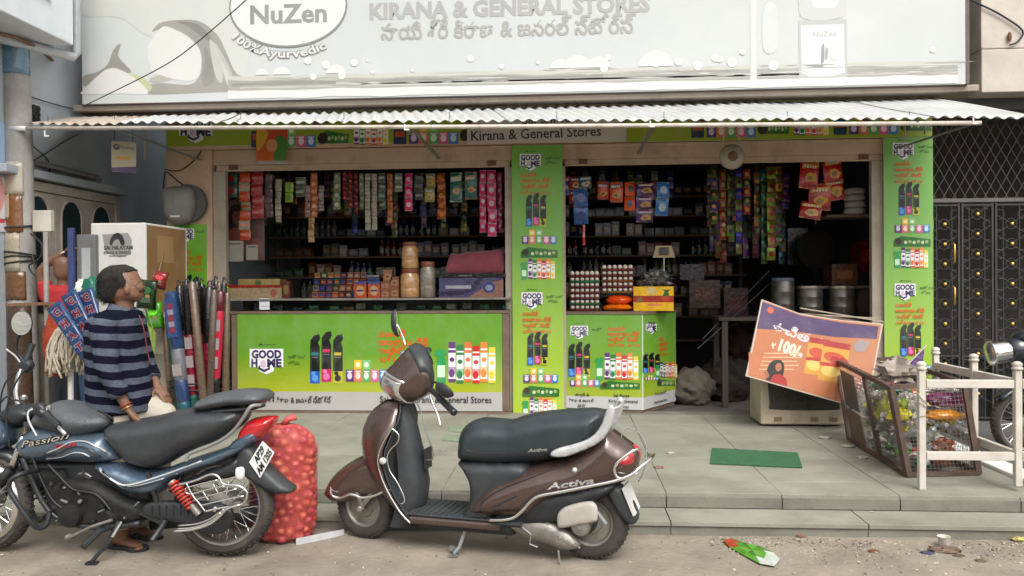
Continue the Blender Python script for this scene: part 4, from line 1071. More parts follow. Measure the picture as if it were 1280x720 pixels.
tp = MB(); tp.add([tuple(cen+(p-cen)*1.03)[:2]+(H3+.001,) for p in lo]+[tuple(cen+(p-cen)*1.03)[:2]+(H3+.028,) for p in lo], [(0, 3, 2, 1), (4, 5, 6, 7), (0, 1, 5, 4), (1, 2, 6, 5), (2, 3, 7, 6), (3, 0, 4, 7)]); tp.build('top_board', M_wood, kt)
def face_print(p, q, fn, k=None):
    u = (q-p).normalized(); n_ = Vector((u.y, -u.x, 0))
    w = (q-p).length
    def qq(px, py): h = onP(px, py, A3+p, n_)-A3-p; return (h.dot(u), h.z)
    d = Draw(qq, .0082); d.w, d.h = w, H3
    d.P.n += 1; zw = .17
    for (a, b, c1, c2) in ((zw, .4, (.62, .68, .14), (.47, .64, .17)), (.4, H3, (.47, .64, .17), (.40, .62, .20))):
        d.P.p.append(([(0.006, a), (w-.006, a), (w-.006, b), (.006, b)], [(0, 1, 2, 3)], (c1, c1, c2, c2), 1))
    d.P.rect(.006, .05, w-.006, zw+.0, (.74, .74, .74))
    fn(d); d.P.build('printed_banner', PRINT, kt, o=tuple(p), u=tuple(u))
def kf(d):
    d.logo(724, 414, .52); d.text('ఇంటికి', 740, 413, 3, (.1, .3, .08), w=12); d.orange(759, 413, 40, 4, 6.6, 4.6); d.sprays(724, 471, 42, 28); d.products(731, 483, 38, 15); d.cans(772, 475, 53, 33); d.rng(775, 486, 50, 10)
    d.text('సాయి &', 728, 495, 3.5, (.1, .1, .1), w=18, bold=.02, align='c'); d.text('కిరాణ & జనరల్', 727, 502, 3.5, (.1, .1, .1), w=32, bold=.02, align='c'); d.text('స్టోర్స్', 727, 509, 3.5, (.1, .1, .1), w=10, bold=.02, align='c')
    d.text('Sai Shree', 777, 496, 3.6, (.1, .1, .1), w=20, bold=.02, align='c'); d.text('Kirana & General', 779, 503, 3.6, (.1, .1, .1), w=36, bold=.02, align='c'); d.text('Stores', 779, 510, 3.6, (.1, .1, .1), w=14, bold=.02, align='c')
face_print(lo[0], lo[1], kf)
def ks(d):
    k_ = d.k; d.k = k_*1.75
    d.logo(814, 410, .40, .8); d.sprays(814, 466, 24, 22); d.cans(833, 472, 26, 19, True); d.rng(832, 482, 22, 8); d.products(814, 475, 17, 6)
    d.k = k_*1.5; d.orange(823, 426, 17, 4, 6.5, 3.2)
    d.text('కిరాణ & జనరల్', 825, 493, 2.6, (.1, .1, .1), w=22, bold=.02, align='c'); d.text('Kirana & General Stores', 825, 503, 2.6, (.1, .1, .1), w=24, bold=.02, align='c')
face_print(lo[1], lo[2], ks)
ZK = ZP+H3+.030
# egg trays
M_egg = mat('egg_shell', (.66, .58, .50), .5, var=.06)
def tray(x, y, z, c, w, lab, eggs_all, rz=0):
    t = thing('egg_tray', lab, 'egg tray', (x, y, z), rz)
    n_ = 6; m_ = MB(); p_ = w/n_
    def f(u, v): return ((u-.5)*w, (v-.5)*w, .022+.016*cos(u*n_*2*pi)*cos(v*n_*2*pi)-.008)
    m_.grid(f, 24, 24, col=c)
    m_.box(-w/2, w/2, -w/2-.004, -w/2, .002, .026, col=c).box(w/2, w/2+.004, -w/2, w/2, .002, .026, col=c).box(-w/2-.004, -w/2, -w/2, w/2, .002, .026, col=c)
    m_.build('pulp_tray', mat('pulp', None, .95, var=.15, scale=15), t, smooth=True, thick=.003)
    e = MB()
    for i in range(n_):
        for j in range(n_):
            if not eggs_all and not (j == 0 or i == n_-1 or i == 0): continue
            e.ball(((i+.5)*p_-w/2, (j+.5)*p_-w/2, .043), (p_*.43, p_*.43, .025), 8, 6)
    e.build('eggs', M_egg, t, smooth=True)['kind'] = 'stuff'
trc = [(.34, .12, .08), (.12, .30, .12), (.30, .10, .08), (.36, .13, .09), (.30, .10, .08), (.10, .34, .2), (.36, .13, .09)]
nth = ['lowest', 'second', 'third', 'fourth', 'fifth', 'sixth', 'topmost']
s1 = onY(730.5, 388, 8.52)
for i in range(7): tray(s1.x, 8.60, ZK+i*.059+.0, trc[i], .31, nth[i]+' egg tray of the left stack beside the pillar', i == 6, .03)
s2 = onY(772, 366, 8.52)
trd = [(.40, .28, .08), (.35, .12, .12), (.42, .22, .06), (.33, .12, .1), (.38, .14, .1)]
zs2 = onY(772, 367, 8.45).z
for i in range(5): tray(s2.x, 8.62, zs2+i*.059, trd[i], .33, ['lowest', 'second', 'third', 'fourth', 'topmost'][i]+' egg tray of the right stack above the orange packets', i == 4, -.02)
def crumple(name, label, cat, cx, cy, cz, rx, ry, rz_, col, m=None, sd=0, n=18, amp=.35, rough=3.5, kind=None, group=None, z0=None):
    m_ = MB(); vs = []
    def f(u, v):
        t = u*2*pi; a = pi*v
        d_ = Vector((sin(a)*cos(t), sin(a)*sin(t), cos(a)))
        r_ = 1+amp*(noise.noise(d_*rough+Vector((sd, 0, 0)))+.4*noise.noise(d_*rough*3+Vector((sd, 5, 0))))
        z = d_.z*rz_*r_
        return (d_.x*rx*r_, d_.y*ry*r_, max(z, -rz_*.8)+rz_*.8)
    m_.grid(f, n, n//2+2, col=col)
    o = m_.build(name, m or PRINT_M, smooth='auto'); o.location = (cx, cy, cz)
    return tag(o, label, cat, group, kind)
o1 = onY(773, 389, 8.35)
crumple('rice_packet', 'flat orange packet lying at the bottom under the egg trays', 'packet', o1.x, 8.5, ZK, .155, .14, .042, (.85, .42, .05), sd=3, amp=.15)
crumple('rice_packet', 'puffed orange red packet lying right under the egg trays', 'packet', o1.x+.02, 8.52, ZK+.068, .14, .14, .055, (.85, .28, .06), sd=8, amp=.15)
def yel(P_, w, h):
    P_.rect(0, 0, w, h, (.86, .66, .07)).rect(0, h*.35, w, h*.62, (.6, .14, .08)).ell(w*.45, h*.82, w*.13, h*.16, (.78, .7, .45)).poly([(w*.72, h*.6), (w*.78, h*.8), (w*.7, h*.9), (w*.82, h*.86), (w*.92, h*.9), (w*.86, h*.75), (w*.9, h*.6)], (.2, .35, .1))
    P_.ell(w*.15, h*.45, w*.08, h*.12, (.5, .35, .2)).ell(w*.8, h*.48, w*.12, h*.12, (.65, .2, .08)).rect(w*.35, h*.2, w*.7, h*.3, (.8, .5, .3))
yc = carton('yellow_carton', 'bright yellow food carton on the corner stand beside the eggs', 'carton', 792, 358, 842, 390, 8.42, .26, yel, (.80, .60, .06), z0=ZK)
y2 = onY(820, 357, 8.55)
crumple('plastic_wrap', 'crumpled translucent grey plastic heaped on the yellow carton', 'plastic bag', y2.x, 8.57, onY(820, 358, 8.42).z+.001, .15, .1, .085, (.32, .31, .30), m=mat('cloudy_plastic', None, .25, var=.5, scale=14, coat=.5), sd=11, amp=.9, rough=4, n=34)
lp = onY(830, 322, 8.75)
lm = thing('sign_stick', 'small yellow cone shaped sign on a thin white stick above the carton', 'sign', (lp.x, 8.75, ZK))
MB().tube([(0, 0, 0), (0, 0, lp.z-ZK)], .006, 6).build('stick', M_white, lm)
zz = lp.z-ZK
MB().add([(-.12, 0, zz), (.12, 0, zz), (.085, .02, zz+.13), (-.085, .02, zz+.13), (-.12, .05, zz), (.12, .05, zz), (.085, .03, zz+.13), (-.085, .03, zz+.13)], [(0, 1, 2, 3), (4, 7, 6, 5), (0, 4, 5, 1), (1, 5, 6, 2), (2, 6, 7, 3), (3, 7, 4, 0)], (.55, .42, .15)).build('sign_face', PRINT_M, lm)
MB().box(-.05, .05, -.012, -.002, zz+.03, zz+.11, col=(.22, .19, .16)).build('grey_panel', PRINT_M, lm)

# ---- things in the right part of the shop ----
tb = onY(1030, 396, 8.75); 
tab = thing('side_table', 'dark wooden table under the steel drums inside the shop', 'table', (2.35, 8.95, .17))
zt2 = tb.z-.17
M_dwood = mat('dark_table_wood', (.05, .036, .028), .8)
MB().box(-.75, .75, -.25, .35, zt2-.04, zt2-.001).build('table_top', M_dwood, tab, bevel=.004)
for sx in (-.68, .68):
    for sy in (-.2, .3): MB().box(sx-.03, sx+.03, sy-.03, sy+.03, 0, zt2-.041).build('leg', M_dwood, tab)
M_drum = mat('dull_steel_drum', (.15, .135, .12), .35, metal=.7, var=.3, scale=8, bump=.05)
M_tin2 = mat('bright_tin_lid', (.6, .55, .45), .3, metal=.8, var=.2)
for i, (x0, x1, y0) in enumerate(((966, 994, 347), (999, 1030, 357), (1038, 1070, 357))):
    a, b = onY(x0, 395, 8.85), onY(x1, y0, 8.85); r = (b.x-a.x)/2; h = b.z-tb.z-.002
    t = thing('steel_drum', ['dark steel drum with blue grey lid, leftmost of the three', 'ribbed steel drum with bright lid, in the middle of three', 'ribbed steel drum with bright lid, rightmost of three beside the sack'][i], 'drum', ((a.x+b.x)/2, 8.9, tb.z+.001))
    MB().lathe([(r*.97, 0), (r, .01), (r, h*.3), (r*1.02, h*.32), (r, h*.34), (r, h*.62), (r*1.02, h*.64), (r, h*.66), (r, h*.9), (r*.93, h*.93)], 24).build('drum_body', M_drum, t, smooth='auto')
    MB().lathe([(r*.96, h*.91), (r*.98, h*.93), (r*.98, h*.99), (r*.9, h), (0, h)], 24).build('lid', M_tin2 if i else mat('blue_grey_lid', (.1, .12, .17), .5), t, smooth='auto')
j_ = onY(1083, 395, 8.85)
crumple('jute_sack', 'small brown jute sack beside the rightmost steel drum', 'sack', j_.x, 8.88, tb.z, .10, .10, .165, (.20, .15, .12), m=mat('jute', None, .95, var=.3, scale=30, bump=.5), sd=21, amp=.2)
# fan-like pan, cloth roll, boxes on the right wall
pn = onY(1020, 312, 9.3); t = thing('hanging_pan', 'large dark round pan hanging in the right of the shop', 'pan', pn)
MB().lathe([(0, .02), (.15, .02), (.20, 0), (.22, -.02), (.215, -.03), (.15, 0)], 28, axis=(0, 1, 0)).build('pan', mat('dark_pan', (.010, .009, .008), .9, spec=.08), t, smooth=True)  # very dark, nearly matt base colour
MB().tube([(0, 0, .29), (0, 0, .45)], .008, 6).build('handle', M_drum, t)
cr = onY(1068, 268, 8.9); t = thing('cloth_roll', 'stacked roll of off white cloth high in the right of the shop', 'cloth', cr)
for k in range(4): MB().lathe([(.06, 0), (.11, .01), (.11, .06), (.06, .075)], 18, (0.005*(k % 2), 0, k*.07), (0, 0, 1)).build('cloth_fold', mat('off_white_cloth', (.38, .35, .31), .9), t, smooth=True)
o = MB().box(-.3, .35, -.02, .3, -.03, -.002).build('wall_shelf', M_wood); o.location = cr; tag(o, 'short wooden wall shelf under the cloth roll', 'shelf')
for i, (x, y, r, c, lab) in enumerate(((862, 487, .24, (.35, .32, .28), 'pale sack slumped on the floor behind the corner stand'), (905, 455, .30, (.12, .10, .09), 'dark sack on the floor in the shop passage'), (925, 410, .28, (.17, .07, .06), 'dull red bundle stacked deep in the passage'))):
    g_ = onY(x, 0, 9.0+.3*i); crumple('sack', lab, 'sack', g_.x, 9.0+.3*i, .17 if i < 2 else .6, r, r*.8, r*.9, c, m=mat('sack_weave', None, .95, var=.25, scale=10, bump=.5), sd=30+i, amp=.22, n=48).data.shade_smooth()
t = thing('metal_rods', 'bundle of long thin metal rods leaning in the dark passage', 'rods', onY(925, 405, 8.8))
o0 = onY(925, 405, 8.8)
for (a, b) in (((878, 424), (962, 338)), ((890, 420), (965, 352)), ((872, 436), (950, 366))):
    MB().tube([onY(*a, 8.7)-o0, onY(*b, 9.0)-o0], .006, 7).build('rod', M_iron, t)
# round lamp hanging at right, meter on the left pier
hl = onY(915, 196, 8.0); t = thing('hanging_lamp', 'old round white lamp hanging from two wires before the right shutter', 'lamp', hl)
r = .125
MB().lathe([(0, -.05), (.06, -.045), (.105, -.02), (r, .0), (.11, .035), (.05, .06), (0, .065)], 24, axis=(0, 1, 0)).build('lamp_bowl', mat('stained_lamp_white', (.36, .31, .24), .5, var=.2, scale=8, dirt=(.2, .13, .08), dirt_amt=.6, dirt_scale=9), t, smooth=True)
MB().lathe([(.035, -.062), (.045, -.055), (.05, -.045)], 16, axis=(0, 1, 0)).build('lamp_centre', M_rust, t, smooth=True)
MB().tube([(-.08, .02, .06), (-.07, .02, .36)], .005, 5).tube([(.09, .02, .06), (.05, .02, .36)], .005, 5).build('hanging_wires', M_pipe, t)
ml = onY(224, 257, 8.18); t = thing('meter_cover', 'dusty domed grey meter cover on the left pillar', 'meter', ml)
pp = Puff([(-.17, .16), (-.08, .20), (.08, .20), (.16, .15), (.175, 0), (.13, -.14), (.04, -.20), (-.06, -.20), (-.14, -.13), (-.175, 0)], .09, 0, .09)
m_ = MB(); pp.add(m_, .03); m_.build('dome', mat('dusty_grey_plastic', (.20, .19, .175), .6, var=.2, scale=6, dirt=(.3, .28, .25), dirt_amt=.5), t, smooth=True)
MB().lathe([(.20, .03), (.20, .09), (.17, .1)], 24, (.07, .0, .03), (0, 1, 0)).build('back_ring', mat('dark_ring', (.1, .095, .09), .7), t, smooth='auto')
MB().box(-.05, .05, -.096, -.086, -.13, -.11).build('white_tag', M_white, t)
t = thing('wall_cable', 'black cable looping down the left pillar to the meter', 'cable', ml)
MB().tube(smooth([Vector(onY(*p, 8.22))-ml for p in ((206, 212), (225, 213), (243, 200), (252, 188))], 5, False), .007, 6).tube(smooth([Vector(onY(*p, 8.22))-ml for p in ((204, 250), (205, 225), (208, 215), (222, 226), (236, 236))], 5, False), .008, 6).build('cable_run', M_cable, t)
# small hanging sign under the awning, left
hs_ = onY(152, 196, 7.6); t = thing('hanging_sign', 'small white and purple sign board hanging under the left end of the awning', 'sign', hs_, R(28))
MB().box(-.09, .13, -.005, .005, -.15, .15).build('board', M_white, t)
Print().rect(-.09, -.15, .13, .15, (.70, .66, .55)).poly([(-.09, -.15), (.13, -.15), (.13, -.09), (-.09, -.11)], (.25, .1, .35)).text('G', -.075, .07, .05, (.2, .12, .3), bold=.05).text('Phone', -.02, .075, .035, (.3, .3, .35), w=.13).rect(-.05, -.03, .08, 0.0, (.8, .6, .15)).build('printed_design', PRINT, t, o=(0, -.005, 0))
MB().tube([(-.06, 0, .15), (-.06, .02, .40)], .003, 4).tube([(.1, 0, .15), (.1, .02, .40)], .003, 4).build('hanging_wires', M_cable, t)

# dense dim stock hanging deeper in the shop
random.seed(31)
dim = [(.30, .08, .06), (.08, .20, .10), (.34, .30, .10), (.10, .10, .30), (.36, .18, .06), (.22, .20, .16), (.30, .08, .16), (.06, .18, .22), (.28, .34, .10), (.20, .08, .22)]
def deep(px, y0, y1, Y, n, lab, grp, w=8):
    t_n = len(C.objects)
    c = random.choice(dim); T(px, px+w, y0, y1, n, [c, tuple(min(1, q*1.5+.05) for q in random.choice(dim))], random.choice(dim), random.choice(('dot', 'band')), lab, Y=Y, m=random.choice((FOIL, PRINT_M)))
    for o in C.objects[t_n:]:
        if o.type == 'EMPTY': o['group'] = grp
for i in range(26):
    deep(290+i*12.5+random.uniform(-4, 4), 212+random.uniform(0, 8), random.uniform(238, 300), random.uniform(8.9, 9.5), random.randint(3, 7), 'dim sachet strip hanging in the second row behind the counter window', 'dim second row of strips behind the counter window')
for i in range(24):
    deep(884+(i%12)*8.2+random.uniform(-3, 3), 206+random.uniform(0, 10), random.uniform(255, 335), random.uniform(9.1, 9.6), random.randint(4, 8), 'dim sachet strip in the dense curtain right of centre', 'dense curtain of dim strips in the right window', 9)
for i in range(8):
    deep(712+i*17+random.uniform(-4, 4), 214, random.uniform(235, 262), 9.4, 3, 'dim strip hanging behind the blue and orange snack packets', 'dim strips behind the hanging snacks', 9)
# cartons and bundles stacked low in the passage and right wall
for i, (x0, y0, x1, y1, c, lb_) in enumerate(((862, 350, 900, 385, (.22, .12, .08), 'dull brown carton deep in the passage right of the yellow carton'), (905, 360, 935, 400, (.20, .06, .06), 'dull red carton deep in the passage'), (1040, 330, 1072, 356, (.30, .18, .10), 'brown carton on the shelf above the steel drums'), (1075, 300, 1092, 340, (.28, .07, .05), 'upright dull red packet by the right guide rail'), (985, 285, 1010, 330, (.06, .07, .07), 'dark tin behind the hanging pan'), (850, 330, 880, 350, (.14, .12, .16), 'dark box on the low shelf behind the yellow carton'))):
    carton('stock_carton', lb_, 'carton', x0, y0, x1, y1, 9.5 if i < 2 or i > 3 else 9.0, .3, lambda P_, w, h, c=c: P_.rect(0, 0, w, h, c).rect(w*.2, h*.3, w*.8, h*.7, tuple(min(1, q*1.6) for q in c)), c)
o = MB().box(-.55, .32, -.02, .35, -.03, -.002).build('wall_shelf', M_wood); p_ = onY(1060, 357, 8.98); o.location = p_; tag(o, 'wooden shelf over the steel drums carrying a brown carton', 'shelf')
# ================= street side things =================
# ---- white railing ----
rl = onZ(1152, 612, ZP); ry = rl.y; xl = rl.x; xr = onY(1272, 600, ry).x
top = onY(1152, 463, ry).z
rt = thing('white_railing', 'white painted pipe railing with round post caps at the right of the steps', 'railing', (xl, ry, ZP))
yb2, yb3 = 5.86, 6.40
posts = [(0, 0), (xr-xl, 0), (xr-xl+.01, yb2-ry+.0), (xr-xl+.01, yb3-ry+.05)]
hh = top-ZP
for i, (x, y) in enumerate(posts):
    p = MB().box(x-.021, x+.021, y-.021, y+.021, .001 if i != 1 else .03, hh).build('post', M_rail, rt, bevel=.005)
    MB().lathe([(.021, 0), (.033, .008), (.034, .018), (.025, .026), (.030, .034), (.030, .046), (.018, .056), (0, .060)], 16, (x, y, hh)).build('post_cap', M_rail, p, smooth=True)
L_ = xr-xl
for z0 in (hh-.085, hh-.085-.46):
    MB().box(.026, L_-.026, -.018, .018, z0-.026, z0+.026).build('rail', M_rail, rt, bevel=.004)
    MB().box(L_-.008, L_+.028, .026, yb2-ry-.026, z0-.028, z0+.028).build('rail', M_rail, rt, bevel=.004)
    MB().box(L_-.008, L_+.028, yb2-ry+.026, yb3-ry+.024, z0-.028, z0+.028).build('rail', M_rail, rt, bevel=.004)
    MB().box(L_+.026, L_+.9, -.018, .018, z0-.03, z0+.03).build('rail', M_rail, rt, bevel=.004)
# string tied round the left post
MB().tube([(.03*cos(t*1.3)+.0, .03*sin(t*1.3), hh-.12-.014*t+.03*sin(t)) for t in [i*.6 for i in range(30)]], .003, 4).build('tied_string', mat('string', (.35, .3, .24), .9), rt)

# ---- green mat ----
m4 = [onZ(*p, ZP+.004) for p in ((888, 580), (1003, 585), (997, 567), (890, 561))]
mo = MB(); c4 = sum(m4, Vector())/4
mo.add([(p.x-c4.x, p.y-c4.y, -.002) for p in m4]+[(p.x-c4.x, p.y-c4.y, .010) for p in m4], [(0, 3, 2, 1), (4, 5, 6, 7), (0, 1, 5, 4), (1, 2, 6, 5), (2, 3, 7, 6), (3, 0, 4, 7)])
gm = mo.build('door_mat', mat('green_turf_mat', (.035, .13, .055), .95, var=.25, scale=30, bump=.8, bscale=250), bevel=.003); gm.location = c4
tag(gm, 'flat green rectangular mat on the grey slabs before the entrance', 'mat')
for (pp_, lab) in ((((552, 551), (588, 553), (582, 545), (556, 544)), 'small pale green mat piece on the slabs behind the scooter, front'), (((560, 540), (592, 541), (586, 534), (563, 534)), 'faded greenish mat piece behind the scooter, nearer the counter')):
    q4 = [onZ(*p, ZP+.004) for p in pp_]; cc = sum(q4, Vector())/4
    o = MB().add([(p.x-cc.x, p.y-cc.y, -.002) for p in q4]+[(p.x-cc.x, p.y-cc.y, .008) for p in q4], [(0, 3, 2, 1), (4, 5, 6, 7), (0, 1, 5, 4), (1, 2, 6, 5), (2, 3, 7, 6), (3, 0, 4, 7)]).build('door_mat', mat('faded_mat', (.20, .26, .17), .9, bump=.5, bscale=200)); o.location = cc; tag(o, lab, 'mat')

# ---- wire mesh trash cage ----
fl, frr, bl = onZ(1135, 597, ZP), onZ(1223, 594, ZP), onZ(1062, 551, ZP)
brr = bl+(frr-fl)
hz = onP(1113, 483, fl, Vector((0, 1, 0))).z-ZP
cg = thing('mesh_cage', 'rusty brown framed wire mesh cage full of plastic bottles and wrappers', 'cage', (fl+frr+bl+brr)/4)
o_ = (fl+frr+bl+brr)/4
ctr = [fl-o_, frr-o_, brr-o_, bl-o_]
# the cage flares outward to the top, so the top corners sit outside the bottom corners
tops = [onP(1113, 483, fl+Vector((0, -.02, 0)), Vector((0, 1, 0)))-o_, None, None, None]
ht = hz
tl = onZ(1046, 451, ZP+ht)-o_; tf = onZ(1113, 484, ZP+ht)-o_; tr_ = onZ(1205, 479, ZP+ht)-o_
tb_ = tl+(tr_-tf)
tops = [tf, tr_, tb_, tl]
M_cag = mat('brown_angle_iron', (.085, .05, .038), .75, var=.3, scale=8, bump=.2, dirt=(.18, .12, .09), dirt_amt=.5, dirt_scale=8)
for i in range(4):
    a, b = ctr[i], ctr[(i+1) % 4]; c, d_ = tops[(i+1) % 4], tops[i]
    MB().bar(a+Vector((0, 0, .02)), b+Vector((0, 0, .02)), .035, .03).build('frame_bar', M_cag, cg)
    MB().bar(d_, c, .04, .03).build('frame_bar', M_cag, cg)
    MB().bar(a+Vector((0, 0, .01)), d_+Vector((0, 0, .01)), .038, .038).build('frame_bar', M_cag, cg)
for t in (.42,):
    MB().bar(ctr[0].lerp(ctr[3], t)+Vector((0, 0, .02)), tops[0].lerp(tops[3], t), .03, .03).build('frame_bar', M_cag, cg)
w_ = MB()
for i in range(4):
    a, b, c, d_ = ctr[i], ctr[(i+1) % 4], tops[(i+1) % 4], tops[i]
    n_ = int((b-a).length/.028)
    for k in range(1, n_): w_.bar(a.lerp(b, k/n_)+Vector((0, 0, .03)), d_.lerp(c, k/n_), .0022)
    for k in range(1, 22):
        t = k/22
        w_.bar(a.lerp(d_, t), b.lerp(c, t), .0022)
w_.build('wire_mesh', mat('mesh_wire', (.20, .17, .15), .5, metal=.5), cg)['kind'] = 'stuff'
# brown board low in the left side and dark sheet higher
a, b = ctr[3].lerp(ctr[0], .07), ctr[3].lerp(ctr[0], .36)
c, d_ = tops[3].lerp(tops[0], .07), tops[3].lerp(tops[0], .36)
def quadpanel(p, q, r, s, th, m, name):
    n_ = (q-p).cross(s-p).normalized()*th
    MB().hexa([p, q, r, s, p+n_, q+n_, r+n_, s+n_]).build(name, m, cg)
quadpanel(a.lerp(c, .06), b.lerp(d_, .06), b.lerp(d_, .42), a.lerp(c, .42), .008, mat('brown_sheet', (.14, .09, .065), .8), 'hardboard_sheet')
quadpanel(a.lerp(c, .46), b.lerp(d_, .46), b.lerp(d_, .9), a.lerp(c, .9), .008, mat('grey_sheet', (.075, .07, .065), .7), 'grey_sheet')
# contents
random.seed(22)
M_clear = mat('crumpled_clear_plastic', None, .22, var=.4, scale=25, bump=.3, coat=.5)
def inside_pt(u, v, t):
    lo = ctr[0].lerp(ctr[1], u).lerp(ctr[3].lerp(ctr[2], u), v); hi = tops[0].lerp(tops[1], u).lerp(tops[3].lerp(tops[2], u), v)
    return o_+lo.lerp(hi, t)
bot = MB().lathe([(0, 0), (.028, 0), (.032, .01), (.032, .13), (.026, .15), (.03, .17), (.012, .20), (.012, .215), (.015, .216), (.015, .23), (0, .231)], 10, col=(.55, .56, .55)).build('plastic_bottle', M_clear, smooth='auto')
bme = bot.data; bpy.data.objects.remove(bot)
for i in range(34):
    u = random.choice((random.uniform(.06, .9), random.uniform(.06, .3))); v = random.choice((random.uniform(.05, .25), random.uniform(.1, .9)))
    p = inside_pt(u, v, random.uniform(.03, .55)); o = bpy.data.objects.new('plastic_bottle', bme); C.objects.link(o); o.location = p
    o.rotation_euler = (random.uniform(0, 3), random.uniform(0, 3), random.uniform(0, 3)); o.scale = (1, 1, .85)
    tag(o, 'empty crushed plastic bottle inside the wire mesh cage', 'bottle', 'plastic bottles in the mesh cage')
wc = [(.62, .6, .56), (.65, .62, .6), (.55, .52, .5), (.70, .66, .1), (.25, .5, .15), (.6, .15, .1), (.68, .64, .6), (.45, .4, .38), (.1, .4, .3), (.72, .35, .08)]
for i in range(46):
    u = random.choice((random.uniform(.08, .92), random.uniform(.08, .3))); v = random.choice((random.uniform(.06, .2), random.uniform(.1, .85), random.uniform(.3, .9)))
    t = random.uniform(.02, .8)
    p = inside_pt(u, v, t)
    crumple('crumpled_wrapper', 'crumpled plastic wrapper among the rubbish in the mesh cage', 'wrapper', p.x, p.y, p.z, random.uniform(.04, .08), random.uniform(.03, .06), random.uniform(.03, .055), random.choice(wc), m=M_clear, sd=i*3.1, n=12, amp=.9, rough=3, group='crumpled wrappers in the mesh cage')
def cg_in(name, label, cat, px, py, v, rx, ry, rz_, col, sd, **k):
    p = onP(px, py, fl+(bl-fl)*v, Vector((0, 1, 0))); return crumple(name, label, cat, p.x, p.y, p.z-rz_*.8, rx, ry, rz_, col, sd=sd, **k)
cg_in('purple_bag', 'bright purple snack bag lying inside the mesh cage', 'bag', 1183, 500, .25, .14, .08, .055, (.40, .06, .30), 51, amp=.3)
cg_in('yellow_packet', 'yellow orange packet under the purple bag in the cage', 'packet', 1180, 519, .2, .14, .07, .040, (.85, .55, .05), 52, amp=.25)
cg_in('white_bag', 'crumpled white carrier bag above the purple one in the cage', 'bag', 1170, 486, .4, .12, .08, .04, (.75, .73, .70), 53, amp=.8)
cg_in('brown_paper', 'crumpled brown paper low inside the mesh cage', 'paper', 1178, 570, .12, .09, .05, .08, (.40, .24, .14), 54, amp=.5)
cg_in('yellow_wrapper', 'yellow and green wrapper pressed against the side mesh of the cage', 'wrapper', 1107, 515, .35, .05, .10, .10, (.66, .66, .06), 55, amp=.5)
cg_in('yellow_wrapper', 'small yellow green wrapper behind the front mesh at left', 'wrapper', 1131, 506, .10, .055, .03, .045, (.62, .68, .10), 56, amp=.5)
cg_in('yellow_wrapper', 'small yellow red wrapper low behind the front mesh', 'wrapper', 1136, 538, .08, .04, .03, .03, (.70, .62, .08), 57, amp=.5)
cg_in('paper_heap', 'heap of pale crumpled paper sticking out of the cage top', 'paper', 1122, 465, .30, .13, .12, .085, (.55, .50, .46), 58, amp=.9)
p = inside_pt(.1, .3, 1.0); t = thing('paper_cone', 'purple and white paper cone sticking out of the cage top', 'paper', onP(1137, 468, fl+(bl-fl)*.3, Vector((0, 1, 0))), 0)
MB().add([(-.10, 0, -.06), (.06, -.03, -.10), (.12, .03, .20), (.05, .05, -.02), (-.1, .01, -.04)], [(0, 1, 2), (1, 3, 2), (3, 4, 2)], (.28, .10, .38)).build('printed_paper', PRINT_M, t, fix=False, thick=.003)
MB().bar((-.13, -.01, -.05), (.125, .02, .21), .014, .004, col=(.8, .78, .76)).build('paper_edge', PRINT_M, t)
t = thing('white_stick', 'two thin white sticks poking out of the cage rubbish', 'sticks', onP(1118, 470, fl+(bl-fl)*.3, Vector((0, 1, 0))))
MB().bar((0, 0, -.1), (-.04, .02, .12), .02, .006).bar((.03, 0, -.1), (.0, .04, .08), .02, .006).build('stick', M_white, t)

# ---- pale box and leaning advertisement board ----
bxa, bxb = onY(951, 530, 7.55), onY(1056, 472, 7.55)
fz = thing('cooler_box', 'dirty cream cooler box with dark rounded window on the slabs', 'cooler', (bxa.x, 7.55, ZP))
w, h = bxb.x-bxa.x, bxb.z-ZP+.25
M_cream = mat('dirty_cream_plastic', (.50, .42, .30), .6, var=.12, scale=5, dirt=(.2, .15, .1), dirt_amt=.7, dirt_scale=5)
MB().box(0, w, 0, .45, .02, h).build('body', M_cream, fz, bevel=.015)
wo = smooth([(.13, .16), (w-.1, .16), (w-.05, .22), (w-.05, h-.05), (.12, h-.05), (.08, .23)], 4)
MB().prism([tuple(p) for p in wo], -.004, .02).build('dark_window', mat('window_dark', (.05, .045, .04), .3), fz)
for x in (.12, .45, .62): MB().box(x, x+.07, -.006, -.0005, .05, .09).build('dirty_mark', mat('brown_mark', (.22, .15, .09), .9), fz)
TL, TR, BL, BR = (952, 374), (1104, 405), (932, 470), (1052, 503)
n0 = Vector((.05, -1, .22)).normalized(); p0_ = onY(1000, 520, 7.22)
ad = thing('advert_board', 'sagging orange and purple advertisement board leaning on the cooler box', 'advertisement', onP(990, 480, p0_, n0))
cr_ = [onP(*p, p0_, n0)-ad.location for p in (BL, (1080, 512), TR, TL)]
U = (cr_[1]-cr_[0]).normalized(); nn = Vector(n0); V = (-U.cross(nn)).normalized()
if V.z < 0: V = -V
if U.cross(V).dot(nn) < 0: nn = -nn
def qa(px, py): h_ = onP(px, py, p0_, n0)-Vector(ad.location); return (h_.dot(U), h_.dot(V))
outer = [qa(*p) for p in (BL, (995, 488), (1058, 506), (1086, 500), TR, (1052, 400), (1000, 392), TL)]
def bend(u, v, g):
    return U*u+V*v+nn*g
bdm = MB(); out3 = [bend(u, v, 0) for u, v in outer]; out4 = [bend(u, v, -.02) for u, v in outer]; n_ = len(out3)
bdm.add(out3+out4, [tuple(range(n_)), tuple(range(2*n_-1, n_-1, -1))]+[(i, n_+i, n_+(i+1) % n_, (i+1) % n_) for i in range(n_)]); 
d = Draw(qa, .0078)
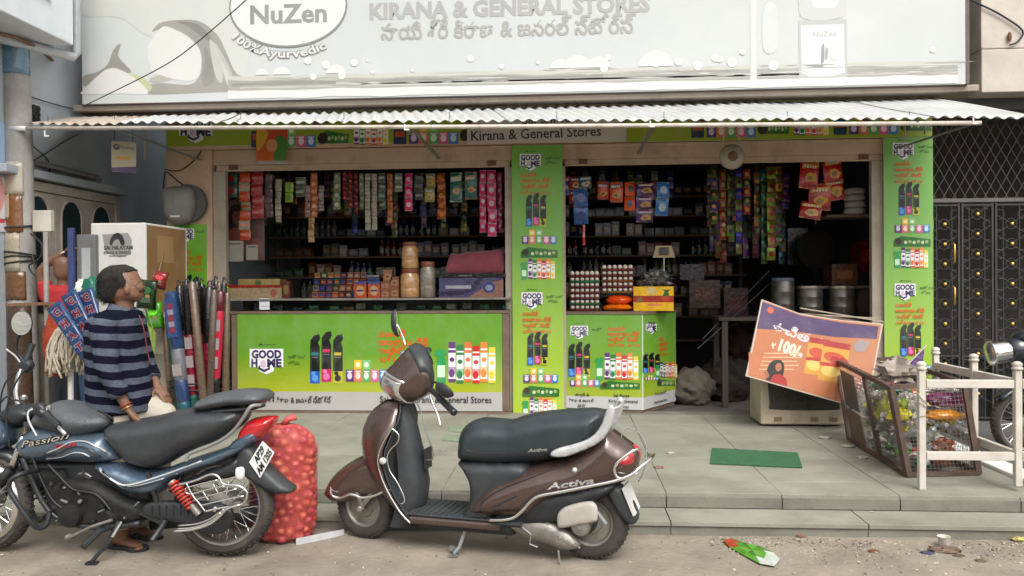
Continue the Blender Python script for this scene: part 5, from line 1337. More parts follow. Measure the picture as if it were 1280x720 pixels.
def inset(pts, k=.985):
    cx_ = sum(p[0] for p in pts)/len(pts); cy_ = sum(p[1] for p in pts)/len(pts); return [(cx_+(p[0]-cx_)*k, cy_+(p[1]-cy_)*k) for p in pts]
Pq = d.P
Pq.poly(outer, (.72, .66, .60)); Pq.poly(inset(outer, .975), (.68, .41, .24))
d.poly([(953, 377), (1000, 394), (1050, 403), (1098, 408), (1096, 424), (1040, 421), (985, 413), (946, 411)], (.25, .15, .33))
d.poly([(936, 440), (960, 450), (1010, 465), (1060, 485), (1056, 500), (995, 484), (936, 466)], (.70, .42, .27))
an = -.13
d.text('ఉచితం!', 964, 411, 11, (.80, .76, .78), w=58, bold=.02, rot=-.10, shear=.12)
d.text('100/-', 972, 437, 13, (.88, .82, .72), w=28, bold=.05, rot=-.10); d.text('₹', 963, 434, 6, (.85, .78, .7), bold=.04, rot=-.1)
for i in range(5): d.rect(955-i*1.5, 441+i*5.0, 1000-i*2+(i % 2)*4, 442.6+i*5.0, (.84, .62, .48))
def photo_pack(x0, y0, w, h, rot):
    c_ = lambda a, b: (x0+a*cos(rot)-b*sin(rot), y0+a*sin(rot)+b*cos(rot))
    d.poly([c_(0, 0), c_(w, 0), c_(w, h), c_(0, h)][::-1], (.78, .55, .18)); d.poly([c_(0, 0), c_(w, 0), c_(w, h*.15), c_(0, h*.15)][::-1], (.6, .12, .1))
    e = c_(w*.5, h*.4); d.ell(e[0], e[1], w*.38, h*.13, (.70, .25, .1)); e = c_(w*.4, h*.75); d.ell(e[0], e[1], w*.3, h*.13, (.85, .7, .35)); d.poly([c_(0, h*.55), c_(w, h*.5), c_(w, h*.6), c_(0, h*.64)][::-1], (.65, .13, .1))
photo_pack(1012, 421, 26, 46, .17); photo_pack(1030, 425, 34, 50, .17)
d.ell(1044, 450, 6, 4, (.6, .08, .08)); d.ell(1054, 452, 6, 4, (.6, .08, .08))
d.poly([(1066, 432), (1074, 424), (1088, 428), (1080, 440), (1070, 440)], (.55, .5, .5))
# small picture of a woman in red
d.poly([(957, 472), (960, 458), (966, 451), (975, 450), (980, 456), (979, 468), (975, 478), (960, 476)], (.10, .06, .05), 3); d.ell(973, 459, 3.6, 5, (.62, .38, .25)); d.poly([(962, 477), (967, 468), (976, 468), (983, 474), (984, 483), (962, 477)][::-1], (.62, .12, .1)); d.poly([(955, 465), (958, 462), (962, 470), (958, 474)][::-1], (.6, .36, .24))
d.ell(963, 388, 4, 4, (.72, .30, .2))
Pq.build('printed_sheet', PRINT, ad, fn=lambda a_, b_, g: bend(a_, b_, g))
bdm.build('board', mat('board_back', (.45, .40, .34), .8), ad)
# frame laths standing behind the board
for i, ((x0, y0), (x1, y1)) in enumerate((((1000, 385), (1104, 402)), ((1010, 392), (1100, 406)), ((996, 392), (1098, 398)))):
    a, b = onY(x0, y0, 7.75+.06*i), onY(x1, y1, 7.75+.06*i)
    o = MB().bar((0, 0, 0), b-a, .03, .012).build('wooden_lath', mat('pale_lath', (.40, .33, .25), .8, var=.25)); o.location = a; tag(o, ['pale wooden lath behind the top edge of the leaning advertisement, highest', 'pale wooden lath just over the leaning advertisement, lowest', 'pale wooden lath behind the leaning advertisement, farthest back'][i], 'lath', 'laths stacked behind the advertisement')

# ---- utility pole ----
pb = onZ(28, 500, 0); YP = 7.15
pt_, pm = onY(15, -140, YP), onY(31, 520, YP)
dirv = (pt_-pm); base = pm+dirv*((0-pm.z)/dirv.z)
po_ = thing('utility_pole', 'leaning concrete utility pole with blue band and torn paper posters', 'pole', base)
topz = pt_-base
rp = lambda t: .135-.03*t
M_pole = mat('pole_concrete', (.33, .315, .29), .9, var=.2, scale=4, bump=.35, bscale=40, dirt=(.16, .14, .12), dirt_amt=.5, dirt_scale=3)
MB().tube([topz*t for t in [i/10 for i in range(11)]], [rp(i/10) for i in range(11)], 20).build('shaft', M_pole, po_, smooth=True)
def onpole(py): p = onY(0, py, YP); return (p.z-base.z)/topz.z
def wrap(y0, y1, a0, a1, col, name, off=.006, m=None, lab=None, jag=0):
    t0, t1 = onpole(y1), onpole(y0); m_ = MB()
    def f(u, v):
        t = t0+(t1-t0)*v; 
        if jag: t += jag*noise.noise(Vector((u*6, v*3, y0)))*(abs(v-.5)*2)
        aa = a0+(a1-a0)*u; r_ = rp(t)+off
        return topz*t+Vector((r_*sin(aa), -r_*cos(aa), 0))
    m_.grid(f, 14, 6, col=col); o = m_.build(name, m or PRINT_M, po_, smooth=True, thick=.002)
    if lab: o['label'] = lab
wrap(48, 95, -1.8, 1.8, (.38, .50, .58), 'painted_band', lab='faded pale blue painted band')
wrap(-20, 46, -.9, .5, (.50, .5, .49), 'old_sticker', .003)
wrap(205, 245, -.9, .9, (.66, .63, .56), 'paper_poster', .008, jag=.004)
wrap(206, 217, -.75, -.30, (.12, .12, .12), 'dark_label', .012)
wrap(245, 292, -.35, .8, (.45, .29, .14), 'paper_poster', .006, jag=.006, lab='torn brown paper remnant')
wrap(245, 275, -.8, -.1, (.66, .62, .56), 'paper_poster', .009, jag=.006)
wrap(293, 340, -.7, .55, (.64, .60, .52), 'paper_poster', .008, jag=.004)
wrap(340, 375, -.9, .9, (.40, .28, .17), 'paper_poster', .006, jag=.005, lab='torn brown paper remnant')
wrap(380, 560, -1.2, 1.2, (.26, .19, .14), 'paper_poster', .004, jag=.004, lab='rough brown flaking layer low on the pole')
tD = onpole(213); aD = -.52
dl = MB(); Pd = Print().text('D', 0, 0, .045, (.8, .8, .78), bold=.05)
rr_ = rp(tD)+.0145
bD = topz*tD+Vector((rr_*sin(aD), -rr_*cos(aD), -.02)); uD = Vector((cos(aD), sin(aD), 0))
Pd.to(dl, bD-uD*.02, uD, (0, 0, 1)); dl.build('label_letter', PRINT, po_, fix=False)
for y in (46, 283, 318, 323, 328): 
    t = onpole(y); MB().tube([topz*t+Vector(((rp(t)+.012)*cos(a), (rp(t)+.012)*sin(a), .02*sin(a+y))) for a in [2*pi*i/18 for i in range(18)]], .009 if y > 50 else .014, 6, closed=True).build('cable_tie', M_cable if y > 50 else M_rust, po_)
c_ = onY(50, 276, YP-.05)-base
MB().box(c_.x-.09, c_.x+.09, -.03, .03, c_.z-.10, c_.z+.10).build('junction_box', mat('old_white_box', (.50, .47, .40), .7, var=.15, dirt=(.25, .2, .15)), po_, bevel=.008)
# cable strung from the pole and the long thin wire before the sign
def wire(name, label, pts, r, m=M_cable):
    p = [Vector(q_) for q_ in pts]; o = MB().tube(smooth([q_-p[0] for q_ in p], 6, False), r, 6).build(name, m); o.location = p[0]; tag(o, label, 'cable')
wire('overhead_wire', 'thin black wire crossing diagonally before the faded sign board', [onY(108, 131, 7.85), onY(200, 85, 7.4), onY(250, 50, 7.0), onY(330, -20, 6.4)], .005)
wire('overhead_wire', 'brownish cable sagging from the pole to the balcony', [onY(-20, 40, 6.4), onY(20, 47, 6.9), onY(50, 62, 7.3), onY(66, 76, 7.8)], .018, M_rust)
wire('loose_cable', 'tangle of dark cable hanging beside the pole at head height', [onY(38, 292, 7.05), onY(52, 305, 7.0), onY(50, 322, 7.0), onY(36, 333, 7.0), onY(46, 345, 7.0), onY(40, 318, 7.0)], .008)

# vertical grey pipe with a crossbar beside the pole
g0_, g1_ = onY(60, 520, 6.7), onY(57, 290, 6.7)
vp = thing('pipe_post', 'thin grey vertical pipe post with rusty crossbar right of the pole', 'post', (g0_.x, 6.7, ZP))
MB().tube([(0, 0, 0), (g1_.x-g0_.x, 0, g1_.z-ZP)], .022, 10).build('pipe', mat('grey_pipe_paint', (.19, .175, .155), .6, var=.25), vp, smooth=True)
cb0 = onY(8, 381, 6.66)-Vector((g0_.x, 6.7, ZP)); cb1 = onY(71, 379, 6.66)-Vector((g0_.x, 6.7, ZP))
MB().bar(cb0, cb1, .03, .025).build('crossbar', M_rust, vp)

# ---- goods stacked at the left end: tall white cabinet, blue post, rack ----
w0, w1, w2_ = onY(113, 279, 6.9), onY(182, 279, 6.9), onY(214, 279, 7.6)
zt_ = w0.z
cab = thing('white_cabinet', 'tall white cabinet with a black stamp of a bearded head, left of the counter', 'cabinet', (w0.x, 6.9, ZP))
Wc = w1.x-w0.x
MB().box(0, Wc, 0, .78, .0, zt_-ZP).build('body', mat('cabinet_white', (.50, .49, .46), .6, var=.06, dirt=(.4, .37, .32), dirt_amt=.4), cab, bevel=.012)
def qw(px, py): p = onY(px, py, 6.9); return (p.x-w0.x, p.z-ZP)
d = Draw(qw, qw(151, 300)[0]-qw(150, 300)[0])
d.poly([(128, 293), (160, 291), (165, 300), (164, 318), (150, 322), (132, 316)], (.50, .50, .49)); d.poly([(137, 304), (140, 295), (147, 291), (153, 295), (156, 304), (152, 307), (148, 299), (142, 302), (140, 307)], (.12, .12, .13), 3)
d.text('SAI NILAYAM', 130, 312, 4.5, (.14, .14, .14), w=36, bold=.04); d.text('KIRANA & GENERAL', 130, 317.5, 3.2, (.2, .2, .2), w=34, bold=.03); d.rect(136, 319.5, 158, 320.5, (.3, .3, .3))
d.ell(141, 335, 7, 4, (.45, .45, .44), 10); d.rect(155, 336, 172, 350, (.48, .48, .46))
d.P.build('black_stamp', PRINT, cab)
sp = Print().rect(.02, .02, .74, zt_-ZP-.02, (.52, .40, .26)).rect(.2, zt_-ZP-.35, .5, zt_-ZP-.1, (.60, .48, .32))
sp.build('printed_side', PRINT, cab, o=(Wc, 0, 0), u=(0, 1, 0))
t = thing('wooden_plank', 'dark narrow plank leaning on the tan side of the white cabinet', 'plank', onY(190, 352, 7.0))
b_ = onY(206, 300, 7.3)-Vector(t.location); MB().bar((0, 0, -.1), b_, .05, .015).build('plank', M_wood, t)
bp_ = onY(90, 400, 6.8); zt3 = onY(90, 285, 6.8).z
o = MB().box(-.026, .026, -.02, .02, ZP, zt3).build('blue_post', mat('navy_paint', (.035, .045, .13), .5, var=.2), bevel=.004); o.location = (bp_.x, 6.8, 0); tag(o, 'dark blue square post between the pipe and the white cabinet', 'post')
sf0, sf1 = onY(96, 385, 6.85), onY(119, 293, 6.85)
t = thing('wall_box', 'grey metal box on a stand between the blue post and white cabinet', 'box', (sf0.x, 6.85, ZP)); w = sf1.x-sf0.x; h = sf1.z-ZP
MB().box(0, w, 0, .12, sf0.z-ZP, h).build('case', mat('dark_grey_case', (.12, .12, .12), .5), t, bevel=.006)
MB().box(w*.3, w*.75, -.008, 0, sf0.z-ZP+.15, h-.12).build('pale_plate', mat('pale_plate', (.30, .31, .31), .6), t)
MB().box(w*.4, w*.6, .04, .08, 0, sf0.z-ZP).build('stand', M_iron, t)

# ---- mop, orange net and blue packs at the left ----
YM = 6.3
mp = onY(88, 440, YM); t = thing('string_mop', 'cream cotton string mop standing head up behind the motorcycle', 'mop', (mp.x, YM, ZP))
m_ = MB(); random.seed(5)
c0 = Vector((0, 0, mp.z-ZP+.14))
for i in range(150):
    a = random.uniform(0, 2*pi); r1 = random.uniform(.08, .19); dz = random.uniform(.18, .34)
    p1 = c0+Vector((cos(a)*r1*.55, sin(a)*r1*.4, .03+random.uniform(-.02, .03))); p2 = c0+Vector((cos(a)*r1*1.1+random.uniform(-.02, .05), sin(a)*r1*.8, -dz*.4)); p3 = c0+Vector((cos(a)*r1*1.05+random.uniform(-.03, .07), sin(a)*r1*.8, -dz))
    m_.tube(smooth([c0+Vector((random.uniform(-.03, .03), 0, 0)), p1, p2, p3], 4, False), .009, 5)
m_.build('cotton_strands', mat('cream_cotton', (.44, .38, .29), .95, var=.25, scale=20, bump=.6, bscale=120), t, smooth=True)['kind'] = 'stuff'
MB().tube([(0, 0, 0), (0, 0, c0.z-.02)], .022, 10).build('handle', mat('white_handle', (.55, .53, .48), .5), t)
on_ = onY(66, 420, 6.5)
crumple('net_sack', 'orange mesh net sack hanging behind the mop', 'sack', on_.x, 6.55, onY(66, 470, 6.5).z, .10, .12, .30, (.56, .19, .08), m=mat('orange_net', None, .9, var=.4, scale=50, bump=.8, bscale=120), sd=61, amp=.25, n=22)
for i, (x1, y1, L_, tl_, lb_) in enumerate(((110, 446, .50, -.60, 'blue printed broom pack, leftmost of the three fanned out'), (119, 436, .50, -.46, 'blue printed broom pack, middle of the three fanned out'), (127, 430, .46, -.30, 'blue printed broom pack, rightmost of the three fanned out'))):
    Yb = 6.05+.08*i
    c_ = onY(x1, y1, Yb); h = L_
    t = thing('broom_pack', lb_, 'broom', c_); t.rotation_euler.y = tl_
    pf = Puff([(-.055, -.05), (.055, -.05), (.070, h), (-.070, h)], .018, 0, .022, sm=0); mm = MB(); pf.add(mm, .025, col=(.15, .25, .40)); mm.build('wrapper', PRINT_M, t, smooth=True)
    P_ = Print()
    for k, ch in enumerate('CHAT'):
        z_ = h*.80-k*h*.22
        P_.rect(-.05, z_-.018, .05, z_+.075, (.12, .20, .36)); P_.ell(-.03, z_+.05, .012, .012, (.35, .42, .5), 8); P_.ell(.035, z_, .010, .010, (.5, .3, .35), 8); P_.text(ch, 0, z_, .055, (.52, .50, .54), w=.06, bold=.12, align='c'); P_.text(ch, 0, z_, .055, (.45, .08, .12), w=.055, bold=.05, align='c')
    P_.build('printed_letters', PRINT_M, t, o=(0, -.0185, 0))
    MB().tube([(0, 0, -.55), (0, 0, -.05)], .012, 8).build('stick', M_wood, t)
for i, (x, y, c, lb_) in enumerate(((97, 362, (.75, .75, .72), 'white bottle top poking up behind the blue broom packs'), (110, 360, (.05, .35, .28), 'teal bag top poking up behind the blue broom packs'))):
    p = onY(x, y+14, 6.5); crumple('goods_bag', lb_, 'bag', p.x, 6.55, p.z, .05+.04*i, .06, .10, c, sd=70+i, amp=.3)
t = thing('blue_stand', 'dark blue plastic stand behind the mop and the man', 'stand', onY(112, 500, 6.6))
MB().bar((-.09, 0, .45), (.0, 0, -.5), .05, .03).bar((.04, .03, .5), (.04, .03, -.5), .06, .03).build('blue_slats', mat('blue_plastic', (.04, .09, .17), .4), t)

# ---- bundle of wrapped brooms and umbrellas in a ring stand ----
YR = 6.75; rc = onY(246, 500, YR)
zr0 = ZP
st_ = thing('ring_stand', 'round black wire stand holding the wrapped brooms', 'stand', (rc.x, YR+.05, ZP))
RX, RYY = .27, .17
for z in (onY(246, 478, YR).z-ZP, onY(246, 486, YR).z-ZP, .12):
    MB().tube([(RX*cos(a), RYY*sin(a), z) for a in [2*pi*i/28 for i in range(28)]], .007, 6, closed=True).build('ring', M_iron, st_)
for a in (.6, 2.5, 3.8, 5.6): MB().tube([(RX*cos(a), RYY*sin(a), 0), (RX*cos(a), RYY*sin(a), onY(246, 478, YR).z-ZP)], .007, 6).build('leg', M_iron, st_)
def longpack(px0, py0, px1, py1, wpx, Y, secs, label, m=None, hook=False, name='wrapped_broom'):
    a, b = onY(px0, py0, Y), onY(px1, py1, Y); t = thing(name, label, 'broom', b)
    v = a-b; L = v.length; t.rotation_euler.y = math.atan2(v.x, v.z)
    w = wpx/1000*Y
    z = 0; first = True
    for i, (fr_, c, kk) in enumerate(secs):
        z1 = z+L*fr_
        mm = MB(); n_ = 8
        ww0 = w*(.5 if i == 0 and len(secs) > 1 else .5)
        mm.lathe([(ww0*(.9 if i else .8), z+.001), (ww0, z+.02), (ww0*(1 if i < len(secs)-1 else .95), z1-.02), (ww0*.9 if i < len(secs)-1 else ww0*.55, z1)], 10, col=c)
        if kk == 'lab':
            q0 = z+(z1-z)*.15; 
            for s_2 in range(int((z1-z)/.16)):
                mm.box(-ww0*.7, ww0*.7, -ww0*1.03, -ww0*.9, q0+s_2*.16, q0+s_2*.16+.10, col=(.55, .50, .50))
        if kk == 'chat':
            mm.box(-ww0*.8, ww0*.8, -ww0*1.02, -ww0*.9, z+.1, z1-.06, col=(.14, .24, .42))
            for s_2 in range(5): mm.box(-ww0*.45, ww0*.45, -ww0*1.06, -ww0*.9, z+.14+s_2*(z1-z-.24)/5, z+.14+s_2*(z1-z-.24)/5+.045, col=(.5, .45, .5) if s_2 % 2 else (.45, .15, .2))
        mm.build('wrapper' if i < len(secs)-1 or len(secs) == 1 else 'top_section', m or PRINT_M, t, smooth='auto'); z = z1
    if hook: MB().tube([(w*.2*cos(a_), 0, L+.02+.03*sin(a_)) for a_ in [pi*i/6*1.3 for i in range(8)]], .006, 6).build('handle_hook', M_black, t, smooth=True)
PK = (.46, .06, .15); BK = (.07, .06, .07); WD = (.36, .29, .23); BL_ = (.17, .30, .52)
longpack(214, 364, 231, 514, 17, 6.62, [(.08, (.12, .3, .35), ''), (.18, (.15, .22, .36), ''), (.26, (.40, .40, .42), 'lab'), (.48, (.13, .22, .36), 'chat')], 'blue and white printed broom pack, front left of the ring stand')
longpack(208, 376, 222, 512, 7, 6.78, [(1, (.08, .25, .14), '')], 'thin dark green wrapped stick left in the ring stand')
longpack(205, 390, 216, 515, 10, 6.85, [(1, WD, '')], 'bare wooden stick at the left edge of the ring stand')
longpack(234, 356, 244, 512, 14, 6.68, [(.12, (.1, .3, .25), ''), (.48, PK, 'lab'), (.40, BK, '')], 'pink wrapped umbrella with black top next to the blue pack', hook=True)
longpack(240, 352, 256, 514, 11, 6.60, [(1, WD, '')], 'greyish wooden handle standing in the middle of the ring stand')
longpack(248, 358, 252, 508, 14, 6.78, [(.1, (.2, .2, .2), ''), (.50, PK, 'lab'), (.40, BK, '')], 'pink wrapped umbrella with black top in the middle of the stand', hook=True)
longpack(262, 358, 259, 512, 13, 6.70, [(.14, (.5, .45, .42), ''), (.40, PK, ''), (.46, BK, '')], 'pink wrapped umbrella with black top right of the middle handle', hook=True)
longpack(268, 362, 262, 512, 10, 6.62, [(1, (.30, .24, .2), '')], 'dark wooden handle leaning left in the ring stand')
longpack(276, 364, 268, 500, 12, 6.66, [(.2, BK, ''), (.62, (.66, .08, .20), 'lab'), (.18, (.3, .05, .1), '')], 'slim crimson pack with white spot at the right of the stand')
longpack(284, 366, 281, 512, 9, 6.72, [(1, WD, '')], 'bare wooden stick at the right edge of the ring stand')
longpack(228, 366, 236, 514, 8, 6.85, [(.4, (.1, .3, .5), ''), (.6, BK, '')], 'dark wrapped stick behind the blue printed pack', hook=True)
longpack(270, 352, 273, 510, 9, 6.86, [(.5, PK, ''), (.5, BK, '')], 'dark pink wrapped umbrella standing farthest back in the stand', hook=True)
random.seed(12)
for i, (xt, xb, pk, lb_) in enumerate(((224, 238, 1, 'pink wrapped umbrella right behind the blue and white pack'), (230, 243, 0, 'thin dark stick fourth from the left in the ring stand'), (246, 247, 0, 'dark wrapped stick hidden between the two middle umbrellas'), (252, 257, 1, 'bright pink umbrella half hidden by the greyish wooden handle'), (258, 264, 2, 'pale wooden handle behind the right middle umbrella'), (266, 270, 1, 'crimson umbrella left of the slim crimson pack'), (280, 276, 0, 'black wrapped stick right of the slim crimson pack'), (274, 278, 2, 'brown wooden stick between the crimson pack and the edge stick'))):
    longpack(xt, 352+random.uniform(0, 10), xb, 513, 10 if pk == 1 else 8, 6.72+random.uniform(0, .12), [(1, WD, '')] if pk == 2 else ([(1, BK, '')] if pk == 0 else [(.14, (.35, .3, .3), ''), (.5, PK, 'lab'), (.36, BK, '')]), lb_, hook=pk < 2)
p = onY(282, 364, 6.8); crumple('green_tag', 'small lime green tag on top of the brooms', 'tag', p.x, 6.8, p.z, .025, .02, .03, (.35, .65, .05), sd=80, amp=.2, n=10)
# green packets between the man and the brooms
for i, (x, y, rx, rz_, c, lb_) in enumerate(((186, 368, .09, .13, (.06, .16, .06), 'dark green snack packet between the man and the brooms'), (192, 395, .08, .12, (.22, .5, .07), 'bright green packet between the man and the brooms'), (196, 350, .07, .08, (.45, .12, .12), 'pale red packet above the green packets by the white cabinet'))):
    p = onY(x, y, 6.75); t_ = thing('goods_packet', lb_, 'packet', (p.x, 6.72+.04*i, p.z)); t_.rotation_euler.y = (.1, -.12, .25)[i]
    mm = MB(); Puff([(-rx, -rz_), (0, -rz_*.96), (rx, -rz_), (rx*.9, 0), (rx, rz_), (0, rz_*.95), (-rx, rz_), (-rx*.93, 0)], .022, 0, .035, sm=1).add(mm, .02, col=c); mm.build('pouch', PRINT_M, t_, smooth=True)
    Print().ell(0, rz_*.3, rx*.55, rz_*.25, tuple(min(1, q_*1.5+.12) for q_ in c)).rect(-rx*.5, -rz_*.55, rx*.5, -rz_*.2, tuple(min(1, q_*.5+.25) for q_ in c)).ell(rx*.2, -rz_*.1, rx*.25, rz_*.12, (.55, .45, .3)).build('printed_face', PRINT_M, t_, o=(0, -.023, 0))
gb = onY(192, 420, 6.74)
t = thing('grass_broom', 'yellow green grass broom splaying beside the green packets', 'broom', gb)
m_ = MB()
for i in range(26): m_.tube([(0, 0, -.2), (-.02+random.uniform(-.03, .03), random.uniform(-.03, .03), .02), (-.10+random.uniform(-.07, .06), random.uniform(-.04, .04), .2+random.uniform(-.05, .05))], .004, 4)
m_.build('bristles', mat('green_straw', (.25, .33, .06), .8), t)['kind'] = 'stuff'
# pale slab like carton lying lower right of the white cabinet
o = MB().box(-.12, .14, -.03, .1, 0, .22).build('pale_carton', mat('dull_carton', (.36, .32, .25), .8)); q_ = onY(194, 442, 6.95); o.location = q_; tag(o, 'dull pale carton between the man and the brooms', 'carton')
o = MB().box(-.15, .2, -.03, .25, 0, q_.z-ZP-.002).build('carton_stack', mat('dull_carton2', (.22, .19, .15), .8)); o.location = (q_.x, q_.y, ZP); tag(o, 'dull brown carton stack under the pale carton', 'carton')

# ---- onion sack ----
sc_ = onZ(358, 684, 0); random.seed(9)
k_ = 1.06
on = thing('onion_sack', 'tall red mesh sack packed with onions standing on the road', 'sack', (sc_.x-.03, sc_.y+.18, 0)); on.scale = (1.04, 1, .93); on.location.x -= .05
prof = [(0, .12), (.03, .168), (.12, .19), (.28, .192), (.44, .186), (.56, .192), (.64, .172), (.69, .125), (.715, .08), (.73, .03)]
def rad(z):
    for (a, b), (c, e) in zip(prof, prof[1:]):
        if a <= z <= c: return b+(e-b)*(z-a)/(c-a)
    return .04
m_ = MB()
placed = []
tries = 0
while len(placed) < 330 and tries < 9000:
    tries += 1
    z = random.uniform(.03, .70); a_ = random.uniform(0, 2*pi); r0 = rad(z); r = random.uniform(.023, .034)
    p = Vector(((r0-r*.85)*cos(a_), (r0-r*.85)*.85*sin(a_), z))
    if any((p-p_).length < (r+r_)*.82 for p_, r_ in placed): continue
    placed.append((p, r))
for p, r in placed:
    m_.ball(tuple(p), (r, r, r*random.uniform(.85, 1.0)), 9, 7, col=random.choice(((.74, .34, .30), (.78, .40, .31), (.70, .29, .29), (.76, .37, .35), (.80, .46, .36), (.66, .25, .30))))
m_.build('onions', mat('onion_skin', None, .4, var=.2, scale=18, bump=.1), on, smooth=True)['kind'] = 'stuff'
core = MB(); 
def fc(u, v):
    z = .73*v; r = rad(z)-.028; return (r*cos(2*pi*u), r*.85*sin(2*pi*u), z)
core.grid(fc, 24, 16).build('inner_fill', mat('deep_red', (.34, .07, .05), .9), on, smooth=True)
net = MB(); NA, NZ = 84, 92
def npt(i, j, off=0):
    z = .725*j/NZ; a = 2*pi*(i+off)/NA
    r = rad(z)+.004+.007*noise.noise(Vector((cos(a)*4, sin(a)*4, z*16)))+.010*noise.noise(Vector((cos(a)*1.5, sin(a)*1.5, z*4)))
    return Vector((r*cos(a), r*.85*sin(a), z+.003))
for i in range(NA):
    for s_2 in (1, -1):
        pv = [npt(i, j, s_2*j*.5) for j in range(0, NZ+1, 2)]
        for a, b in zip(pv, pv[1:]):
            d_ = (b-a); sd_ = Vector((a.x, a.y, 0)).cross(d_).normalized()*.0013
            net.add([a-sd_, b-sd_, b+sd_, a+sd_], [(0, 1, 2, 3)])
net.build('mesh_net', mat('red_net', (.56, .09, .08), .5, var=.1), on, fix=False)['kind'] = 'stuff'
MB().tube([(.0, .0, .72), (.03, 0, .76), (.07, .02, .77)], .02, 8).build('tied_neck', mat('red_net', (0, 0, 0)), on, smooth=True)
def fv(u, v):
    a = -2.25+.36*u+.02*sin(v*9); z = .05+.66*v; r = rad(z)+.007; return (r*cos(a), r*.85*sin(a), z)
MB().grid(fv, 3, 16).build('purple_stripe', mat('purple_stripe', (.22, .08, .22), .6, var=.3), on, smooth=True)

# ---- strip on the road, litter ----
a, b = onZ(370, 680, .003), onZ(430, 668, .003)
o = MB().bar((0, 0, .004), b-a+Vector((0, 0, .004)), .006, .055).build('plank_strip', M_white); o.location = a; tag(o, 'thin white flat strip lying on the road between sack and scooter', 'strip')
o.data.materials[0] = mat('pale_strip', (.5, .5, .52), .5)
gp = [(904, 676), (914, 674), (928, 679), (950, 684), (966, 692), (975, 700), (968, 709), (950, 706), (930, 695), (912, 685)]
gw = [onZ(*p, .004) for p in gp]; gc = sum(gw, Vector())/len(gw)
m_ = MB(); vs = [(0, 0, .02)]
pl2 = [p-gc for p in gw]
vs = [(0, 0, .012)]+[(p.x*.55, p.y*.55, .014+.012*noise.noise(p*9)) for p in pl2]+[(p.x, p.y, .004+.01*abs(noise.noise(p*12))) for p in pl2]
n_ = len(pl2)
cols = [(.30, .52, .16), (.22, .45, .14), (.35, .58, .2), (.60, .66, .58)]
for i in range(n_):
    j = (i+1) % n_
    m_.add([vs[0], vs[1+i], vs[1+j]], [(0, 1, 2)], cols[i % 3]); 
    m_.add([vs[1+i], vs[1+n_+i], vs[1+n_+j], vs[1+j]], [(0, 1, 2, 3)], (.70, .74, .70) if i in (4, 5, 6) else ((.66, .25, .12) if i in (0, 9) else cols[(i+1) % 3]))
o = m_.build('litter_packet', PRINT_M, thick=.002); o.location = gc; tag(o, 'flattened green and white plastic packet lying on the road', 'litter')
def paper(px, py, z, r, col, label, fl_=.25, sd=0, name='litter_scrap'):
    p = onZ(px, py, z); crumple(name, label, 'litter', p.x, p.y, z, r, r*.7, r*fl_, col, sd=sd, amp=.6, n=12)
for i, a in enumerate(((1002, 0, 0, 0, 0),)): pass
L5 = [(838, 567, ZP, .03, (.72, .72, .68), 'white scrap on the slabs left of the green mat'), (823, 585, ZP, .035, (.55, .38, .32), 'faint brownish wrapper on the slabs right of the scooter tail'), (855, 547, ZP, .02, (.6, .6, .56), 'tiny pale scrap on the slabs near the corner stand'),
      (1033, 533, ZP, .05, (.22, .2, .18), 'grey stone on the slabs before the cooler box'), (1031, 548, ZP, .05, (.66, .66, .63), 'flat white scrap on the slabs below the cooler box'), (1060, 559, ZP, .055, (.62, .60, .54), 'pale paper scrap beside the mesh cage foot'), (1078, 573, ZP, .045, (.68, .68, .64), 'white scrap between the mat and the cage'), (1086, 571, ZP, .02, (.6, .58, .5), 'tiny beige crumb beside the white scrap near the cage'),
      (1090, 640, .079, .012, (.7, .7, .68), 'tiny white scrap on the lower step'), (1001, 671, 0, .03, (.55, .36, .26), 'reddish scrap on the road under the step'), (1159, 692, 0, .035, (.20, .24, .34), 'blue grey torn wrapper on the road at right'), (1182, 690, 0, .075, (.42, .34, .28), 'flat brown paper piece on the road at right'), (1198, 696, 0, .03, (.36, .3, .25), 'small brown scrap right of the paper piece'), (1276, 676, 0, .05, (.75, .7, .45), 'yellow and white wrapper at the right edge of the road'), (553, 563, ZP, .02, (.6, .6, .56), 'tiny pale scrap on the slabs behind the scooter'), (1092, 690, 0, .03, (.42, .28, .2), 'dull brown scrap on the road before the steps'), (1225, 702, 0, .03, (.40, .33, .26), 'small tan scrap near the right edge of the road')]
for i, (x, y, z, r, c, lb_) in enumerate(L5): paper(x, y, z, r, c, lb_, .22, i*7.7)
cp = onZ(1180, 684, 0); t = thing('paper_cup', 'small white cup standing on the road below the steps', 'cup', cp)
MB().lathe([(.024, 0), (.026, .003), (.034, .06), (.036, .062), (.033, .06), (.023, .004), (0, .004)], 18).build('cup_wall', mat('cup_white', (.62, .60, .54), .6), t, smooth='auto')

# ---- far side of the street (unseen behind the photographer, added for shade and reflections on the shop side) ----
op = thing('added_opposite_houses', 'unseen plain plastered row of houses added across the street for shade and reflections', 'building', (0, -9, 0))
MB().box(-26, 26, -6, -1.5, 0, 3.4).build('wall', mat('opposite_plaster', (.42, .37, .31), .9, var=.15, dirt=(.25, .21, .17)), op)
for i in range(11):
    x = -24+i*4.6; w_1 = MB().box(x, x+1.5, -1.502, -1.46, 1.0, 2.5).build('window', M_brown, op); MB().box(x+.08, x+1.42, -1.459, -1.45, 1.08, 2.42).build('pane', M_glassd, w_1)
